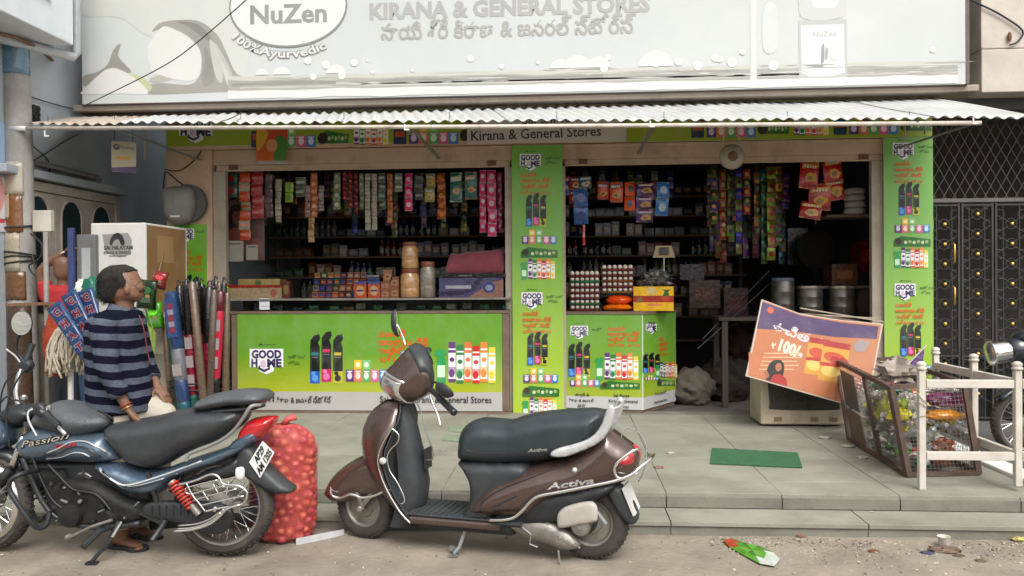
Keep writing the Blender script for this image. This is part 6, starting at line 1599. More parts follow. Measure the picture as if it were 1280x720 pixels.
# ================= brown scooter =================
def sub(pts): return [tuple(p) for p in pts]
def wheel(par, c, R_, w, m_t, m_r, name='wheel', spokes=0, rimr=.62, hubr=.05, disc=True, rz=0, hubw=None):
    wo = thing(name, None, None) ; wo.parent = par; wo.location = c; wo.rotation_euler = (0, 0, rz)
    for k_ in ('label', 'category'):
        if k_ in wo: del wo[k_]
    tw = w/2; rr = R_*rimr
    prof = [(rr, -tw*.75), (rr+.01, -tw*.9), ((rr+R_)/2, -tw), (R_-.022, -tw*.86), (R_-.006, -tw*.5), (R_, 0), (R_-.006, tw*.5), (R_-.022, tw*.86), ((rr+R_)/2, tw), (rr+.01, tw*.9), (rr, tw*.75), (rr-.004, 0)]
    MB().lathe(prof, 48, axis=(0, 1, 0), closed=True).build('tyre', m_t, wo, smooth='auto')
    tr = MB()
    for k in range(44):
        a = 2*pi*k/44
        for s_2 in (-1, 1):
            p1 = Vector((cos(a)*(R_-.0005), s_2*.004, sin(a)*(R_-.0005))); a2 = a+.05; p2 = Vector((cos(a2)*(R_-.013), s_2*tw*.72, sin(a2)*(R_-.013)))
            tr.bar(p1, p2, .012, .006)
    tr.build('tread_blocks', m_t, wo)['kind'] = 'stuff'
    MB().lathe([(rr+.006, -tw*.78), (rr-.004, -tw*.8), (rr-.014, -tw*.5), (rr-.016, 0), (rr-.014, tw*.5), (rr-.004, tw*.8), (rr+.006, tw*.78)], 40, axis=(0, 1, 0), cap=False).build('rim', m_r, wo, smooth=True)
    hw = hubw or tw
    if disc:
        MB().lathe([(0, -hw*.5), (hubr, -hw*.5), (hubr*1.1, -hw*.3), (rr*.9, -tw*.25), (rr-.01, -tw*.4), (rr-.01, tw*.4), (rr*.9, tw*.25), (hubr, hw*.5), (0, hw*.5)], 32, axis=(0, 1, 0)).build('hub', m_r, wo, smooth='auto')
    else:
        MB().lathe([(0, -hw), (hubr*.5, -hw), (hubr*.6, -hw*.8), (hubr, -hw*.7), (hubr, hw*.7), (hubr*.6, hw*.8), (hubr*.5, hw), (0, hw)], 24, axis=(0, 1, 0)).build('hub', m_r, wo, smooth='auto')
    if spokes:
        for k in range(spokes):
            a = 2*pi*k/spokes; s_2 = 1 if k % 2 else -1; b = a+(.32 if (k//2) % 2 else -.32)
            MB().tube([(cos(a)*hubr*.9, s_2*hw*.6, sin(a)*hubr*.9), (cos(b)*(rr-.012), s_2*.006, sin(b)*(rr-.012))], .0022, 4).build('spoke', M_chrome, wo)
    return wo
M_tyre = mat('dusty_tyre', (.036, .032, .028), .85, var=.25, scale=20, bump=.3, bscale=90, dirt=(.15, .125, .10), dirt_amt=.45, dirt_scale=5)
M_brn = mat('brown_metallic_paint', (.078, .046, .038), .30, metal=.35, var=.03, scale=20, bump=0, coat=.8, dirt=(.20, .16, .13), dirt_amt=.16, dirt_scale=4)
M_blk = mat('dusty_black_plastic', (.028, .033, .037), .5, var=.15, scale=10, bump=.08, bscale=300, dirt=(.14, .13, .115), dirt_amt=.25, dirt_scale=4)
M_seat = mat('black_seat_vinyl', (.022, .031, .036), .36, var=.12, scale=8, bump=.16, bscale=260, dirt=(.10, .105, .10), dirt_amt=.25, dirt_scale=3)
M_mat_ = mat('black_rubber_mat', (.028, .035, .04), .75, var=.2, scale=8, bump=.5, bscale=120, dirt=(.13, .115, .095), dirt_amt=.4, dirt_scale=5)
M_silv = mat('silver_paint', (.55, .56, .56), .32, metal=.3, var=.05, coat=.5)
M_alu = mat('dull_aluminium', (.30, .28, .25), .45, metal=.6, var=.2, scale=12, bump=.15, dirt=(.12, .10, .08), dirt_amt=.6, dirt_scale=9)
M_redl = mat('red_lamp_lens', (.48, .015, .02), .12, var=.1, bump=0, coat=1)
M_wlens = mat('clear_lamp_lens', (.62, .62, .60), .12, var=.15, scale=14, bump=0, coat=1)
M_refl = mat('lamp_reflector', (.75, .76, .74), .16, metal=.85, var=.1)
M_mir = mat('mirror_glass', (.7, .74, .74), .05, metal=1, var=.02, bump=0)

T1 = Tr((457, 672), (737, 698)); q = T1.q; PP = T1.P
sc = thing('scooter', 'brown scooter with black seat and chrome guards parked on its side stand before the steps', 'scooter', T1.o, T1.rz)
Ls = T1.L/2
# wheels
wr = wheel(sc, (Ls+.01, 0, .205), .205, .10, M_tyre, M_alu, rimr=.60, hubr=.06)
fwx = q(458, 630)[0]
wf = wheel(sc, (fwx, 0, .195), .195, .095, M_tyre, M_alu, rimr=.60, hubr=.06, rz=R(-8))
# front fender
ff = PP([(409, 616), (413, 602), (424, 588), (440, 576), (456, 568), (472, 564), (488, 566), (494, 580), (492, 600), (486, 617), (470, 621), (452, 622), (436, 627), (420, 626)])
puff(ff, .105, 'front_fender', M_brn, sc, edge=.09, step=.015)
# suspension
MB().bar((fwx, -.07, .20), (fwx+.14, -.06, .36), .035, .03).bar((fwx, .07, .20), (fwx+.14, .06, .36), .035, .03).bar((fwx+.02, -.08, .19), (fwx-.02, -.085, .30), .022, .022).build('front_suspension', M_alu, sc, bevel=.006)
MB().lathe([(0, -.10), (.012, -.10), (.02, -.095), (.02, .095), (.012, .1), (0, .1)], 10, (fwx, 0, .195), (0, 1, 0)).build('front_axle', M_alu, sc)
# leg shield: outer brown skin and inner black face lofted level by level
lev = [((470, 508), (497, 514), .11), ((462, 522), (494, 526), .145), ((457, 540), (486, 543), .185), ((456, 560), (478, 562), .20), ((459, 580), (475, 582), .20), ((468, 600), (481, 603), .195), ((482, 620), (491, 624), .185), ((497, 638), (503, 642), .175), ((508, 650), (514, 655), .17)]
lev = [((483, 497), (497, 503), .085)]+lev
ro, ri, trim = [], [], []
NS = 20
for (pf_, pe, w) in lev:
    ue, ze = q(pe[0], pe[1], w); uf = q(*pf_)[0]
    o_r, i_r = [], []
    for k in range(NS+1):
        s_2 = -1+2*k/NS
        u = uf+(ue-uf)*abs(s_2)**2.6
        o_r.append((u, s_2*w, ze)); 
    ro.append(o_r); trim.append(Vector((ue, -w, ze)))
    bulge = .10
    ri.append([(max(uf+(ue-uf)*abs(-1+2*k/NS)**2.6+.012, ue+.012-.02*(1-abs(-1+2*k/NS)))+.0*k, (-1+2*k/NS)*w*.985, ze) for k in range(NS+1)])
MB().loft(ro, cap=False, closed=False).build('leg_shield', M_brn, sc, smooth=True, thick=.006)
MB().loft(ri, cap=False, closed=False).build('inner_shield', M_blk, sc, smooth=True, thick=.006)
# inner steering column hump, bulging towards the rider
hm = []
for (px, py, w, dpt) in ((510, 505, .07, .07), (516, 525, .075, .08), (520, 550, .085, .09), (524, 575, .10, .10), (526, 600, .11, .11), (524, 620, .115, .11), (520, 640, .12, .10), (516, 652, .12, .09)):
    u, z = q(px-12, py, 0)
    hm.append([(u+dpt*cos(a)*1.0, w*sin(a), z) for a in [-pi/2+pi*k/14 for k in range(15)]]+[(u-.03, w, z), (u-.03, -w, z)])
MB().loft(hm, closed=True).build('inner_column', M_blk, sc, smooth='auto')
MB().box(-.004, .012, -.05, .05, -.06, .06).build('glove_panel', M_black, sc, bevel=.006).location = (q(537, 0+570, 0)[0]-.015, 0, q(530, 572, 0)[1])
# black trim pad on the side of the shield, with chrome loop
lp = [T1.p3(*p, .203) for p in ((489, 535), (498, 543), (497, 553), (488, 562), (484, 572), (487, 588), (496, 602), (503, 616), (506, 626), (502, 630))]
MB().tube(smooth(lp, 4, False), .0042, 8).build('chrome_loop', M_chrome, sc, smooth=True)
tr1 = [T1.p3(*p, .20) for p in ((495, 517), (492, 532), (481, 550), (474, 566), (473, 582), (479, 602), (489, 622), (501, 641), (513, 654))]
MB().tube(smooth(tr1, 4, False), .0068, 8, flat=.8).build('chrome_edge_trim', M_chrome, sc, smooth=True)
tr2 = [Vector((p.x, -p.y, p.z)) for p in trim[1:]]
MB().tube(smooth(tr2, 3, False), .0075, 8).build('chrome_edge_trim', M_chrome, sc, smooth=True)
MB().lathe([(0, -.018), (.018, -.014), (.021, 0), (0, .003)], 14, T1.p3(479, 576, .205), (0, 1, 0)).build('round_reflector', M_wlens, sc, smooth=True)
# chrome bar round the front fender
cb_l = [T1.p3(*p, .125) for p in ((489, 612), (478, 615), (466, 620), (452, 622), (444, 619), (436, 618), (424, 622), (414, 618), (410, 608), (414, 598), (427, 590))]
cb_r = [Vector((p.x+.0, -p.y, p.z)) for p in cb_l]
MB().tube(smooth(cb_l[:-3]+[Vector((cb_l[-3].x-.015, -.05, cb_l[-3].z)), Vector((cb_l[-3].x-.015, .05, cb_l[-3].z))]+cb_r[:-3][::-1], 4, False), .0085, 8).build('fender_guard', M_chrome, sc, smooth=True)
# floorboard
zf = q(560, 646, .17)[1]
u0, u1 = q(512, 655, .17)[0], q(610, 648, .17)[0]
MB().box(u0-.02, u1+.06, -.165, .165, zf-.012, zf).build('floor_mat', M_mat_, sc, bevel=.008)
fr_ = MB()
for k in range(13): fr_.box(u0+.02+k*.036, u0+.033+k*.036, -.15, .15, zf, zf+.004)
fr_.build('mat_ribs', M_mat_, sc)
sk = PP([(505, 646), (514, 655), (560, 657), (610, 656), (630, 660), (626, 668), (590, 668), (540, 667), (514, 664)], .17)
MB().box(u0-.01, u1+.07, -.172, .172, zf-.058, zf-.014).build('floor_skirt', M_brn, sc, bevel=.014)
u2 = q(640, 660, .15)[0]
MB().box(u0+.02, u2, -.11, .11, zf-.10, zf-.045).build('underside_frame', M_black, sc, bevel=.02)
# seat base
sb = PP([(578, 572), (600, 570), (660, 572), (668, 590), (650, 610), (630, 640), (605, 648), (588, 646), (584, 636), (592, 620), (592, 600), (585, 585)])
puff(sb, .158, 'seat_base', M_blk, sc, edge=.05, step=.025)
# lower dark rear body
lb_ = PP([(640, 612), (700, 606), (760, 598), (772, 606), (760, 618), (745, 624), (728, 640), (700, 650), (650, 652), (622, 648), (625, 630)])
puff(lb_, .145, 'rear_inner_guard', M_black, sc, edge=.05, step=.03)
# body panel, both sides in one shell
bp = PP([(588, 637), (593, 624), (602, 610), (618, 596), (640, 586), (668, 577), (696, 571), (715, 566), (735, 553), (752, 538), (764, 535), (780, 546), (793, 556), (800, 566), (799, 582), (793, 594), (776, 603), (752, 611), (722, 618), (700, 621), (684, 630), (668, 642), (640, 643), (612, 641)])
uA = q(600, 600)[0]; uB = q(800, 570)[0]
wfn = lambda x, z: .205-.085*max(0, min(1, (x-uA)/(uB-uA)))**2.2
bpo = puff(bp, wfn, 'body_panel', M_brn, sc, edge=.12, step=.016, power=2.3)
# crease line on the panel
cr_ = [q(*p, .17) for p in ((600, 640), (606, 625), (625, 612), (655, 600), (690, 588), (720, 578))]
MB().tube([Vector((x, bpo.near(x, z)-.0005, z)) for x, z in [tuple(v) for v in smooth(cr_, 4, False)]], .002, 5).build('panel_seam', M_black, sc, smooth=True)
ck = [q(*p, .19) for p in ((616, 633), (628, 628), (640, 622), (648, 618))]
MB().tube([Vector((x, bpo.near(x, z)+.001, z)) for x, z in [tuple(v) for v in smooth(ck, 4, False)]], [.001]+[.005]*11+[.001], 6).build('air_slot', M_black, sc)
# seat
sp_ = PP([(579, 572), (577, 552), (580, 537), (589, 527), (604, 522), (622, 523), (640, 524), (656, 519), (680, 514), (715, 511), (745, 510), (757, 515), (757, 528), (750, 545), (738, 556), (718, 565), (690, 573), (650, 577), (610, 577)])
sw = lambda x, z: .165-.02*max(0, min(1, (x-uA)/(uB-uA)))+.0
spo = puff(sp_, sw, 'seat', M_seat, sc, edge=.085, step=.02)
sl_ = [q(*p, .15) for p in ((581, 560), (600, 566), (640, 566), (680, 562), (715, 555), (742, 545))]
MB().tube([Vector((x, spo.near(x, z)-.0005, z)) for x, z in [tuple(v) for v in smooth(sl_, 4, False)]], .0016, 5).build('seat_seam', M_black, sc)
# rear grab rails
gr = PP([(688, 569), (695, 561), (720, 554), (739, 546), (751, 532), (758, 513), (763, 506), (768, 509), (768, 521), (761, 539), (749, 553), (729, 563), (705, 571)], .15)
puff(gr, .016, 'grab_rail', M_silv, sc, y0=-.155, edge=.012, step=.02)
gr2 = [(x, z) for x, z in gr]
puff(gr2, .016, 'grab_rail', M_silv, sc, y0=.155, edge=.012, step=.02)
ut, zt0 = q(763, 512, .15)
MB().tube(smooth([(ut, -.15, zt0), (ut+.03, -.08, zt0+.005), (ut+.035, 0, zt0+.005), (ut+.03, .08, zt0+.005), (ut, .15, zt0)], 4, False), .011, 10, flat=.7).build('grab_rail_cross', M_silv, sc, smooth=True)
# tail lamps
def lens(pts, v, w, m, name, off=.006):
    pl_ = PP(pts, v); mbb = MB(); p = Puff(pl_, w, 0, .05, 3)
    p.w = lambda x, z: max(.01, bpo.half(x, z)+off) if _inside((x, z), bpo.poly) else .03
    p.add(mbb, .015); mbb.build(name, m, sc, smooth=True)
lens([(757, 575), (770, 570), (784, 560), (794, 562), (798, 572), (796, 584), (784, 588), (770, 584)], .10, .1, M_redl, 'tail_lamp', .010)
lens([(733, 573), (748, 571), (760, 575), (776, 583), (790, 588), (792, 597), (780, 600), (764, 594), (748, 584)], .12, .1, M_wlens, 'indicator_lens', .009)
# chrome side guard that wraps round the tail
sg = [T1.p3(*p, v) for p, v in (((611, 650), .19), ((628, 650), .21), ((642, 647), .215), ((653, 638), .215), ((663, 627), .215), ((674, 620), .215), ((700, 615), .21), ((735, 608), .20), ((765, 602), .18), ((788, 594), .16), ((800, 584), .13))]
bk = [Vector((sg[-1].x+.045, -.06, sg[-1].z+.03)), Vector((sg[-1].x+.05, .06, sg[-1].z+.03)), Vector((sg[-1].x, .13, sg[-1].z+.005))]
MB().tube(smooth(sg+bk, 4, False), .0090, 10).build('side_guard', M_chrome, sc, smooth=True)
ug = [T1.p3(*p, v) for p, v in (((797, 591), .14), ((782, 598), .165), ((771, 596), .175), ((768, 585), .175), ((775, 575), .17), ((792, 563), .14), ((799, 562), .10))]
MB().tube(smooth(ug, 4, False), .0075, 8).build('rear_guard_hoop', M_chrome, sc, smooth=True)
fr2 = [T1.p3(*p, v) for p, v in (((776, 553), .04), ((778, 540), .03), ((784, 535), .0), ((797, 540), -.02), ((806, 552), 0), ((808, 570), .02), ((804, 590), .05), ((798, 602), .06))]
MB().tube(smooth(fr2, 4, False), .0035, 6).build('plate_guard_wire', M_grey, sc, smooth=True)
# number plate and mudflap
mf = PP([(760, 610), (775, 605), (790, 622), (799, 645), (792, 654), (781, 648), (768, 630)])
puff(mf, .07, 'mudflap', M_blk, sc, edge=.02, step=.02)
a, b = T1.p3(780, 606, 0), T1.p3(794, 640, 0)
MB().hexa([(a.x, -.085, a.z), (b.x, -.085, b.z), (b.x+.004, .085, b.z), (a.x+.004, .085, a.z), (a.x+.012, -.085, a.z+.006), (b.x+.012, -.085, b.z+.006), (b.x+.016, .085, b.z+.006), (a.x+.016, .085, a.z+.006)]).build('number_plate', mat('plate_white', (.6, .6, .58), .5), sc)
# engine and gear case
ec = PP([(636, 660), (650, 652), (672, 650), (694, 656), (714, 668), (724, 682), (718, 688), (700, 688), (680, 681), (656, 673)], .13)
puff(ec, .045, 'engine_case', M_alu, sc, y0=-.10, edge=.05, step=.018)
e2 = PP([(618, 655), (640, 648), (650, 652), (660, 664), (690, 674), (735, 672), (742, 650), (700, 646), (640, 646)], .1)
puff(e2, .09, 'engine_block', M_black, sc, edge=.04, step=.025)
MB().lathe([(0, -.16), (.035, -.158), (.05, -.15), (.055, -.12)], 20, (Ls-.02, 0, .215), (0, 1, 0)).lathe([(0, -.168), (.012, -.168), (.013, -.15)], 8, (Ls-.02, 0, .215), (0, 1, 0)).build('gear_cover', M_alu, sc, smooth='auto')
for k in range(5):
    u, z = q(700+k*6, 672+k*3, .15); MB().lathe([(0, -.152), (.007, -.152), (.007, -.14)], 8, (u, 0, z), (0, 1, 0)).build('bolt', M_chrome, sc)
MB().tube([T1.p3(*p, .155) for p in ((698, 688), (699, 700), (701, 706))], .006, 6).build('brake_arm', M_grey, sc)
MB().tube([T1.p3(*p, .155) for p in ((650, 657), (664, 668), (662, 680), (672, 684))], .005, 6).build('kick_lever', M_grey, sc)
hs2 = PP([(697, 658), (697, 643), (706, 634), (722, 629), (738, 627), (746, 633), (747, 648), (742, 653), (720, 657), (704, 660)], .16)
puff(hs2, .022, 'air_filter_cover', mat('dusty_beige_cover', (.42, .39, .35), .5, var=.1, dirt=(.2, .17, .13), dirt_amt=.4), sc, y0=-.155, edge=.02, step=.018)
MB().tube([T1.p3(746, 640, .15), T1.p3(757, 655, .14)], .012, 8).bar(T1.p3(728, 658, .10), T1.p3(742, 612, .10), .035, .03).build('rear_damper', M_grey, sc)
MB().tube([(Ls+.02, .13, .22), (Ls-.25, .13, .20)], [.05, .045], 14).build('silencer', M_black, sc, smooth=True)
# stand
ss = [T1.p3(581, 664, .10), T1.p3(574, 684, .14), T1.p3(567, 700, .17)]
ss[-1].z = .012
MB().tube(ss, [.012, .011, .010], 8).bar(ss[-1]+Vector((-.03, 0, -.008)), ss[-1]+Vector((.025, 0, -.008)), .03, .008).bar(T1.p3(563, 684, .12), T1.p3(574, 690, .14), .022, .02).build('side_stand', M_grey, sc)
MB().tube([T1.p3(614, 652, .17), T1.p3(628, 654, .19), T1.p3(652, 656, .2)], [.014, .016, .018], 8).build('rear_foot_rest', M_black, sc)
# handlebar assembly, turned a little towards the viewer
hx, hz_ = q(520, 467)
th = R(30); fwd = Vector((-cos(th), -sin(th), 0))
bar = Vector((sin(th), -cos(th), -.34)).normalized()       # towards the near grip; the scooter leans on its stand
upv = bar.cross(fwd).normalized()
if upv.z < 0: upv = -upv
fwd = (fwd-bar*fwd.dot(bar)).normalized(); HS = 1.22
H = Vector((hx, 0, hz_))
def hp(f, b, z): return H+(fwd*f+upv*z)*HS+bar*b*1.12
prof = [(.145, -.085), (.165, -.045), (.150, .0), (.115, .045), (.075, .09), (.035, .125), (-.01, .13), (-.05, .10), (-.065, .05), (-.07, 0), (-.06, -.05), (-.035, -.085), (.02, -.115), (.09, -.125)]
def bscale(t):
    return max(.12, (1-abs(t)**2.6))**.55
rings = []
for k in range(17):
    t = -1+2*k/16; s_2 = bscale(t*.97); r_ = []
    for (f, z) in smooth(prof, 3): r_.append(hp(f*s_2*(1 if f < 0 else 1-.25*abs(t))-.02*abs(t), t*.165, z*s_2+.0))
    rings.append(r_)
MB().loft(rings).build('handlebar_cowl', M_brn, sc, smooth=True)
def patch(fr0, fr1, t0, t1, off, name, m, n=10, mm=10):
    pf2 = smooth(prof, 3); L2 = len(pf2); m_ = MB()
    def f(u, v):
        t = t0+(t1-t0)*u; idx = (fr0+(fr1-fr0)*v) % L2; i = int(idx); fr = idx-i
        p = pf2[i % L2].lerp(pf2[(i+1) % L2], fr); s_2 = bscale(t*.97)
        c = Vector((.04, 0)); p = c+(p-c)*(1+off/.12)
        return hp(p.x*s_2*(1 if p.x < 0 else 1-.25*abs(t))-.02*abs(t), t*.165, p.y*s_2)
    m_.grid(f, n, mm); return m_.build(name, m, sc, smooth=True, thick=.003)
patch(-5, 6.5, -.72, .72, .006, 'headlamp', M_refl)
patch(6.2, 7.2, -.78, .78, .009, 'headlamp_trim', M_chrome, 12, 2)
patch(14.5, 31, -.90, .90, .006, 'instrument_cover', M_blk, 14, 16)
patch(20.2, 23.2, -.33, .33, .010, 'speedometer_glass', M_glassd, 8, 5)
for s_2 in (-1, 1):
    a, b = hp(-.055, s_2*.15, .015), hp(-.10, s_2*.33, -.005)
    if s_2 > 0: a, b = T1.p3(540, 488, .17), T1.p3(579, 527, .31)
    g_ = MB().tube([a, a.lerp(b, .35)], .016, 10).build('handlebar_tube', M_black, sc, smooth=True)
    MB().lathe([(.0165, 0), (.02, .005), (.0185, .02), (.0185, .115), (.021, .12), (.017, .13), (0, .13)], 14, a.lerp(b, .32), (b-a)).build('hand_grip', M_black, sc, smooth='auto')
    c0_ = hp(-.03, s_2*.18, .0);  l1 = hp(.03, s_2*.21, -.015); l2 = hp(.045, s_2*.26, -.05); l3 = hp(.03, s_2*.32, -.10)
    if s_2 > 0: c0_, l1, l2, l3 = T1.p3(537, 492, .19), T1.p3(541, 504, .22), T1.p3(547, 518, .24), T1.p3(551, 533, .26)
    MB().tube(smooth([c0_, l1, l2, l3], 4, False), [.007]*9+[.0055]*3+[.008], 8).build('brake_lever', M_chrome, sc, smooth=True)
# mirrors
def mirror(st, ce, rx, rz_, nrm, name='mirror', far=False):
    mo_ = thing(name, None, None); 
    for k_ in ('label', 'category'):
        if k_ in mo_: del mo_[k_]
    mo_.parent = sc
    MB().tube(smooth([st, st.lerp(ce, .4)+Vector((0, 0, .012)), ce], 4, False), .006, 8).build('mirror_stem', M_chrome if far else M_black, mo_, smooth=True)
    n_ = Vector(nrm).normalized(); x, y = frame_of(n_, Vector((0, 0, 1)))
    rings = []
    for (k, d_) in ((.0, -.035), (.5, -.032), (.85, -.02), (1, -.004), (1, .003), (.93, .006)):
        rings.append([ce+n_*d_+x*rx*k*cos(a)+y*rz_*k*(sin(a)) for a in [2*pi*i/24 for i in range(24)]])
    MB().loft(rings, cap=False).build('mirror_shell', M_blk, mo_, smooth=True)
    MB().add([ce+n_*.0045+x*rx*.94*cos(a)+y*rz_*.94*sin(a) for a in [2*pi*i/24 for i in range(24)]], [tuple(range(24))]).build('mirror_glass', M_mir, mo_)
mirror(T1.p3(507, 432, -.15), T1.p3(496, 404, -.22), .05, .085, (1, .25, .1), far=True)
mirror(T1.p3(541, 478, .16), T1.p3(556, 487, .26), .085, .05, (.5, .55, .55))
MB().lathe([(0, 0), (.03, .005), (.032, .03), (.02, .045), (0, .05)], 14, T1.p3(506, 438, -.13), (0, 0, -1)).build('fluid_reservoir', M_chrome, sc, smooth=True)
cb2 = [T1.p3(*p, v) for p, v in (((522, 505), .05), ((528, 520), .10), ((534, 545), .12), ((541, 562), .1), ((540, 574), .08), ((533, 575), .05))]
MB().tube(smooth(cb2, 4, False), .004, 6).build('bag_hook_wire', M_grey, sc, smooth=True)
# lettering on panel and seat
def decal(txt, px, py, v, h, w, col, host, rot, bold, shear, base, name='lettering'):
    u, z = q(px, py, v); P_ = Print(); vs, fs = text_geo(txt, bold)
    P_.text(txt, u, z, h, col, w=w, bold=bold, shear=shear, rot=rot)
    m_ = MB()
    for pts, fs, c, k in P_.p:
        m_.add([(p[0], host.near(p[0], p[1])-base-p[2], p[1]) for p in pts], fs, c)
    m_.build(name, mat('silver_lettering', None, .3, metal=.5), sc, fix=False)
decal('Activa', 684, 612, .18, .034, .25, (.80, .80, .80), bpo, .17, .03, .5, .0015)
decal('Activa', 660, 565, .15, .018, .11, (.62, .62, .60), spo, .12, .04, .4, .002)
MB().lathe([(0, -.012), (.012, -.01), (.016, 0)], 14, (q(718, 588, .17)[0], bpo.near(*q(718, 588, .17)), q(718, 588, .17)[1]), (0, 1, 0)).build('lock_cap', M_silv, sc, smooth=True)
# ================= blue motorcycle on the left =================
M_bblue = mat('steel_blue_paint', (.075, .118, .170), .28, metal=.35, var=.03, scale=10, bump=0, coat=.8, dirt=(.2, .19, .17), dirt_amt=.2, dirt_scale=5)
M_bdark = mat('dark_blue_black_paint', (.018, .022, .030), .3, coat=.7, var=.1)
M_cover = mat('grey_rexine_cover', (.062, .070, .078), .5, var=.15, scale=9, bump=.35, bscale=60, dirt=(.16, .16, .15), dirt_amt=.35, dirt_scale=4)
M_mseat = mat('black_bike_seat', (.030, .034, .038), .34, var=.12, scale=7, bump=.2, bscale=200, dirt=(.12, .12, .115), dirt_amt=.3, dirt_scale=3)
M_eng = mat('dark_engine', (.012, .012, .012), .6, spec=.25, var=.35, scale=14, bump=.3, bscale=60, dirt=(.05, .043, .035), dirt_amt=.5, dirt_scale=9)
M_redsp = mat('red_spring', (.50, .035, .02), .4, coat=.4)
T2 = Tr((-6, 686), (281, 693)); q2 = T2.q; P2 = T2.P
mc = thing('motorcycle', 'blue and black motorcycle with black seat standing in front of the man', 'motorcycle', T2.o, T2.rz)
p3 = T2.p3
RR = .285
rcx = T2.L/2
wheel(mc, (rcx, 0, RR), RR, .10, M_tyre, M_alu, rimr=.775, hubr=.075, spokes=36, disc=False, hubw=.08)
wheel(mc, (-rcx-.02, 0, RR), RR, .085, M_tyre, M_alu, rimr=.80, hubr=.06, spokes=36, disc=False, hubw=.06, rz=R(-10))
MB().lathe([(RR*.78-.02, -.05), (RR*.80, -.048), (RR*.81, 0), (RR*.80, .048), (RR*.78-.02, .05)], 40, (-rcx-.02, 0, RR), (sin(R(10)), cos(R(10)), 0), cap=False).build('bright_rim', M_chrome, mc, smooth=True)
def pf(pts, w, name, m, v=0, y0=0, edge=.06, step=.022, power=2, par=None):
    return puff(P2(pts, v), w, name, m, par or mc, y0=y0, edge=edge, step=step, power=power)
# tank and its cover
tk = pf([(18, 556), (24, 545), (36, 534), (60, 528), (100, 536), (130, 541), (141, 553), (148, 568), (147, 576), (130, 580), (104, 581), (70, 579), (44, 580), (30, 577), (21, 568)], .150, 'fuel_tank', M_bblue, v=.08, edge=.10, step=.018)
cv = pf([(42, 525), (46, 515), (58, 506), (72, 502), (92, 505), (115, 512), (132, 518), (138, 526), (134, 535), (118, 542), (100, 547), (82, 544), (60, 539), (46, 534)], .165, 'tank_cover', M_cover, v=.06, edge=.09, step=.018)
def strp(host, pts, r, name, m, off=.0015, v=.14):
    xs = [tuple(a) for a in smooth([q2(*p, v) for p in pts], 4, False)]
    MB().tube([Vector((x, host.near(x, z)-off, z)) for x, z in xs], r, 6, flat=.5).build(name, m, mc, smooth=True)
strp(cv, [(100, 546), (112, 541), (125, 533), (128, 524), (118, 514)], .008, 'cover_piping', M_black)
strp(tk, [(60, 566), (75, 560), (88, 553), (105, 552), (120, 558), (130, 566)], .009, 'tank_stripe', M_silv)
strp(tk, [(58, 571), (75, 566), (90, 559), (104, 558), (116, 563), (124, 571)], .010, 'tank_stripe', M_bdark)
strp(tk, [(54, 575), (75, 572), (92, 566), (104, 566), (112, 571)], .007, 'tank_stripe', M_silv)
# seat
st2 = pf([(131, 548), (130, 536), (137, 530), (152, 528), (175, 524), (200, 519), (225, 513), (255, 509), (285, 509), (301, 513), (304, 521), (298, 533), (283, 544), (262, 555), (240, 563), (222, 572), (205, 582), (188, 587), (172, 585), (158, 579), (147, 568), (138, 557)], .150, 'seat', M_mseat, v=.07, edge=.085, step=.02)
# carrier pad behind
pf([(243, 508), (248, 500), (262, 494), (285, 489), (310, 487), (326, 489), (333, 496), (330, 503), (315, 507), (290, 508), (268, 512), (250, 513)], .15, 'rear_pad', M_cover, v=.05, edge=.05)
MB().tube([p3(*p, .1) for p in ((266, 515), (290, 513), (318, 510), (331, 506))], .010, 8).tube([p3(*p, -.1) for p in ((262, 512), (290, 510), (318, 506))], .010, 8).build('pad_frame', M_black, mc)
# side panel and tail
spn = pf([(110, 584), (118, 580), (140, 580), (152, 584), (172, 591), (195, 590), (215, 583), (240, 574), (265, 566), (290, 556), (308, 543), (314, 545), (312, 555), (300, 566), (275, 579), (250, 589), (225, 598), (212, 604), (200, 616), (186, 622), (166, 622), (152, 618), (138, 608), (122, 596)], .135, 'side_panel', M_bblue, v=.11, edge=.06, step=.016)
strp(spn, [(122, 586), (142, 600), (158, 606), (185, 600), (215, 590), (250, 577)], .008, 'panel_stripe', M_silv, v=.13)
strp(spn, [(128, 589), (146, 604), (160, 610), (190, 604), (222, 592)], .009, 'panel_stripe', M_bdark, v=.13)
strp(spn, [(160, 608), (180, 605), (205, 598)], .005, 'panel_stripe', M_silv, v=.13)
pf([(285, 556), (300, 544), (315, 538), (322, 543), (318, 553), (304, 561), (290, 565)], .11, 'tail_panel', M_bblue, v=.08, edge=.03)
pf([(214, 605), (245, 593), (280, 580), (300, 570), (300, 592), (288, 598), (250, 606), (214, 618)], .085, 'inner_fender', M_black, v=.05, edge=.03)
tl_ = pf([(296, 552), (298, 540), (308, 527), (322, 522), (340, 522), (341, 528), (334, 540), (322, 550), (308, 555)], .095, 'tail_lamp', M_redl, v=.05, edge=.04, step=.014)
# grab rail
for v in (.145, -.145):
    g_ = [p3(*p, v) for p in ((233, 577), (236, 568), (255, 560), (277, 550), (293, 537), (305, 521), (314, 508))]+[Vector((p3(322, 503, v).x, -v*.7, p3(322, 503, .0).z))]
    MB().tube(smooth(g_, 4, False), .010, 8).build('grab_rail', M_grey, mc, smooth=True)
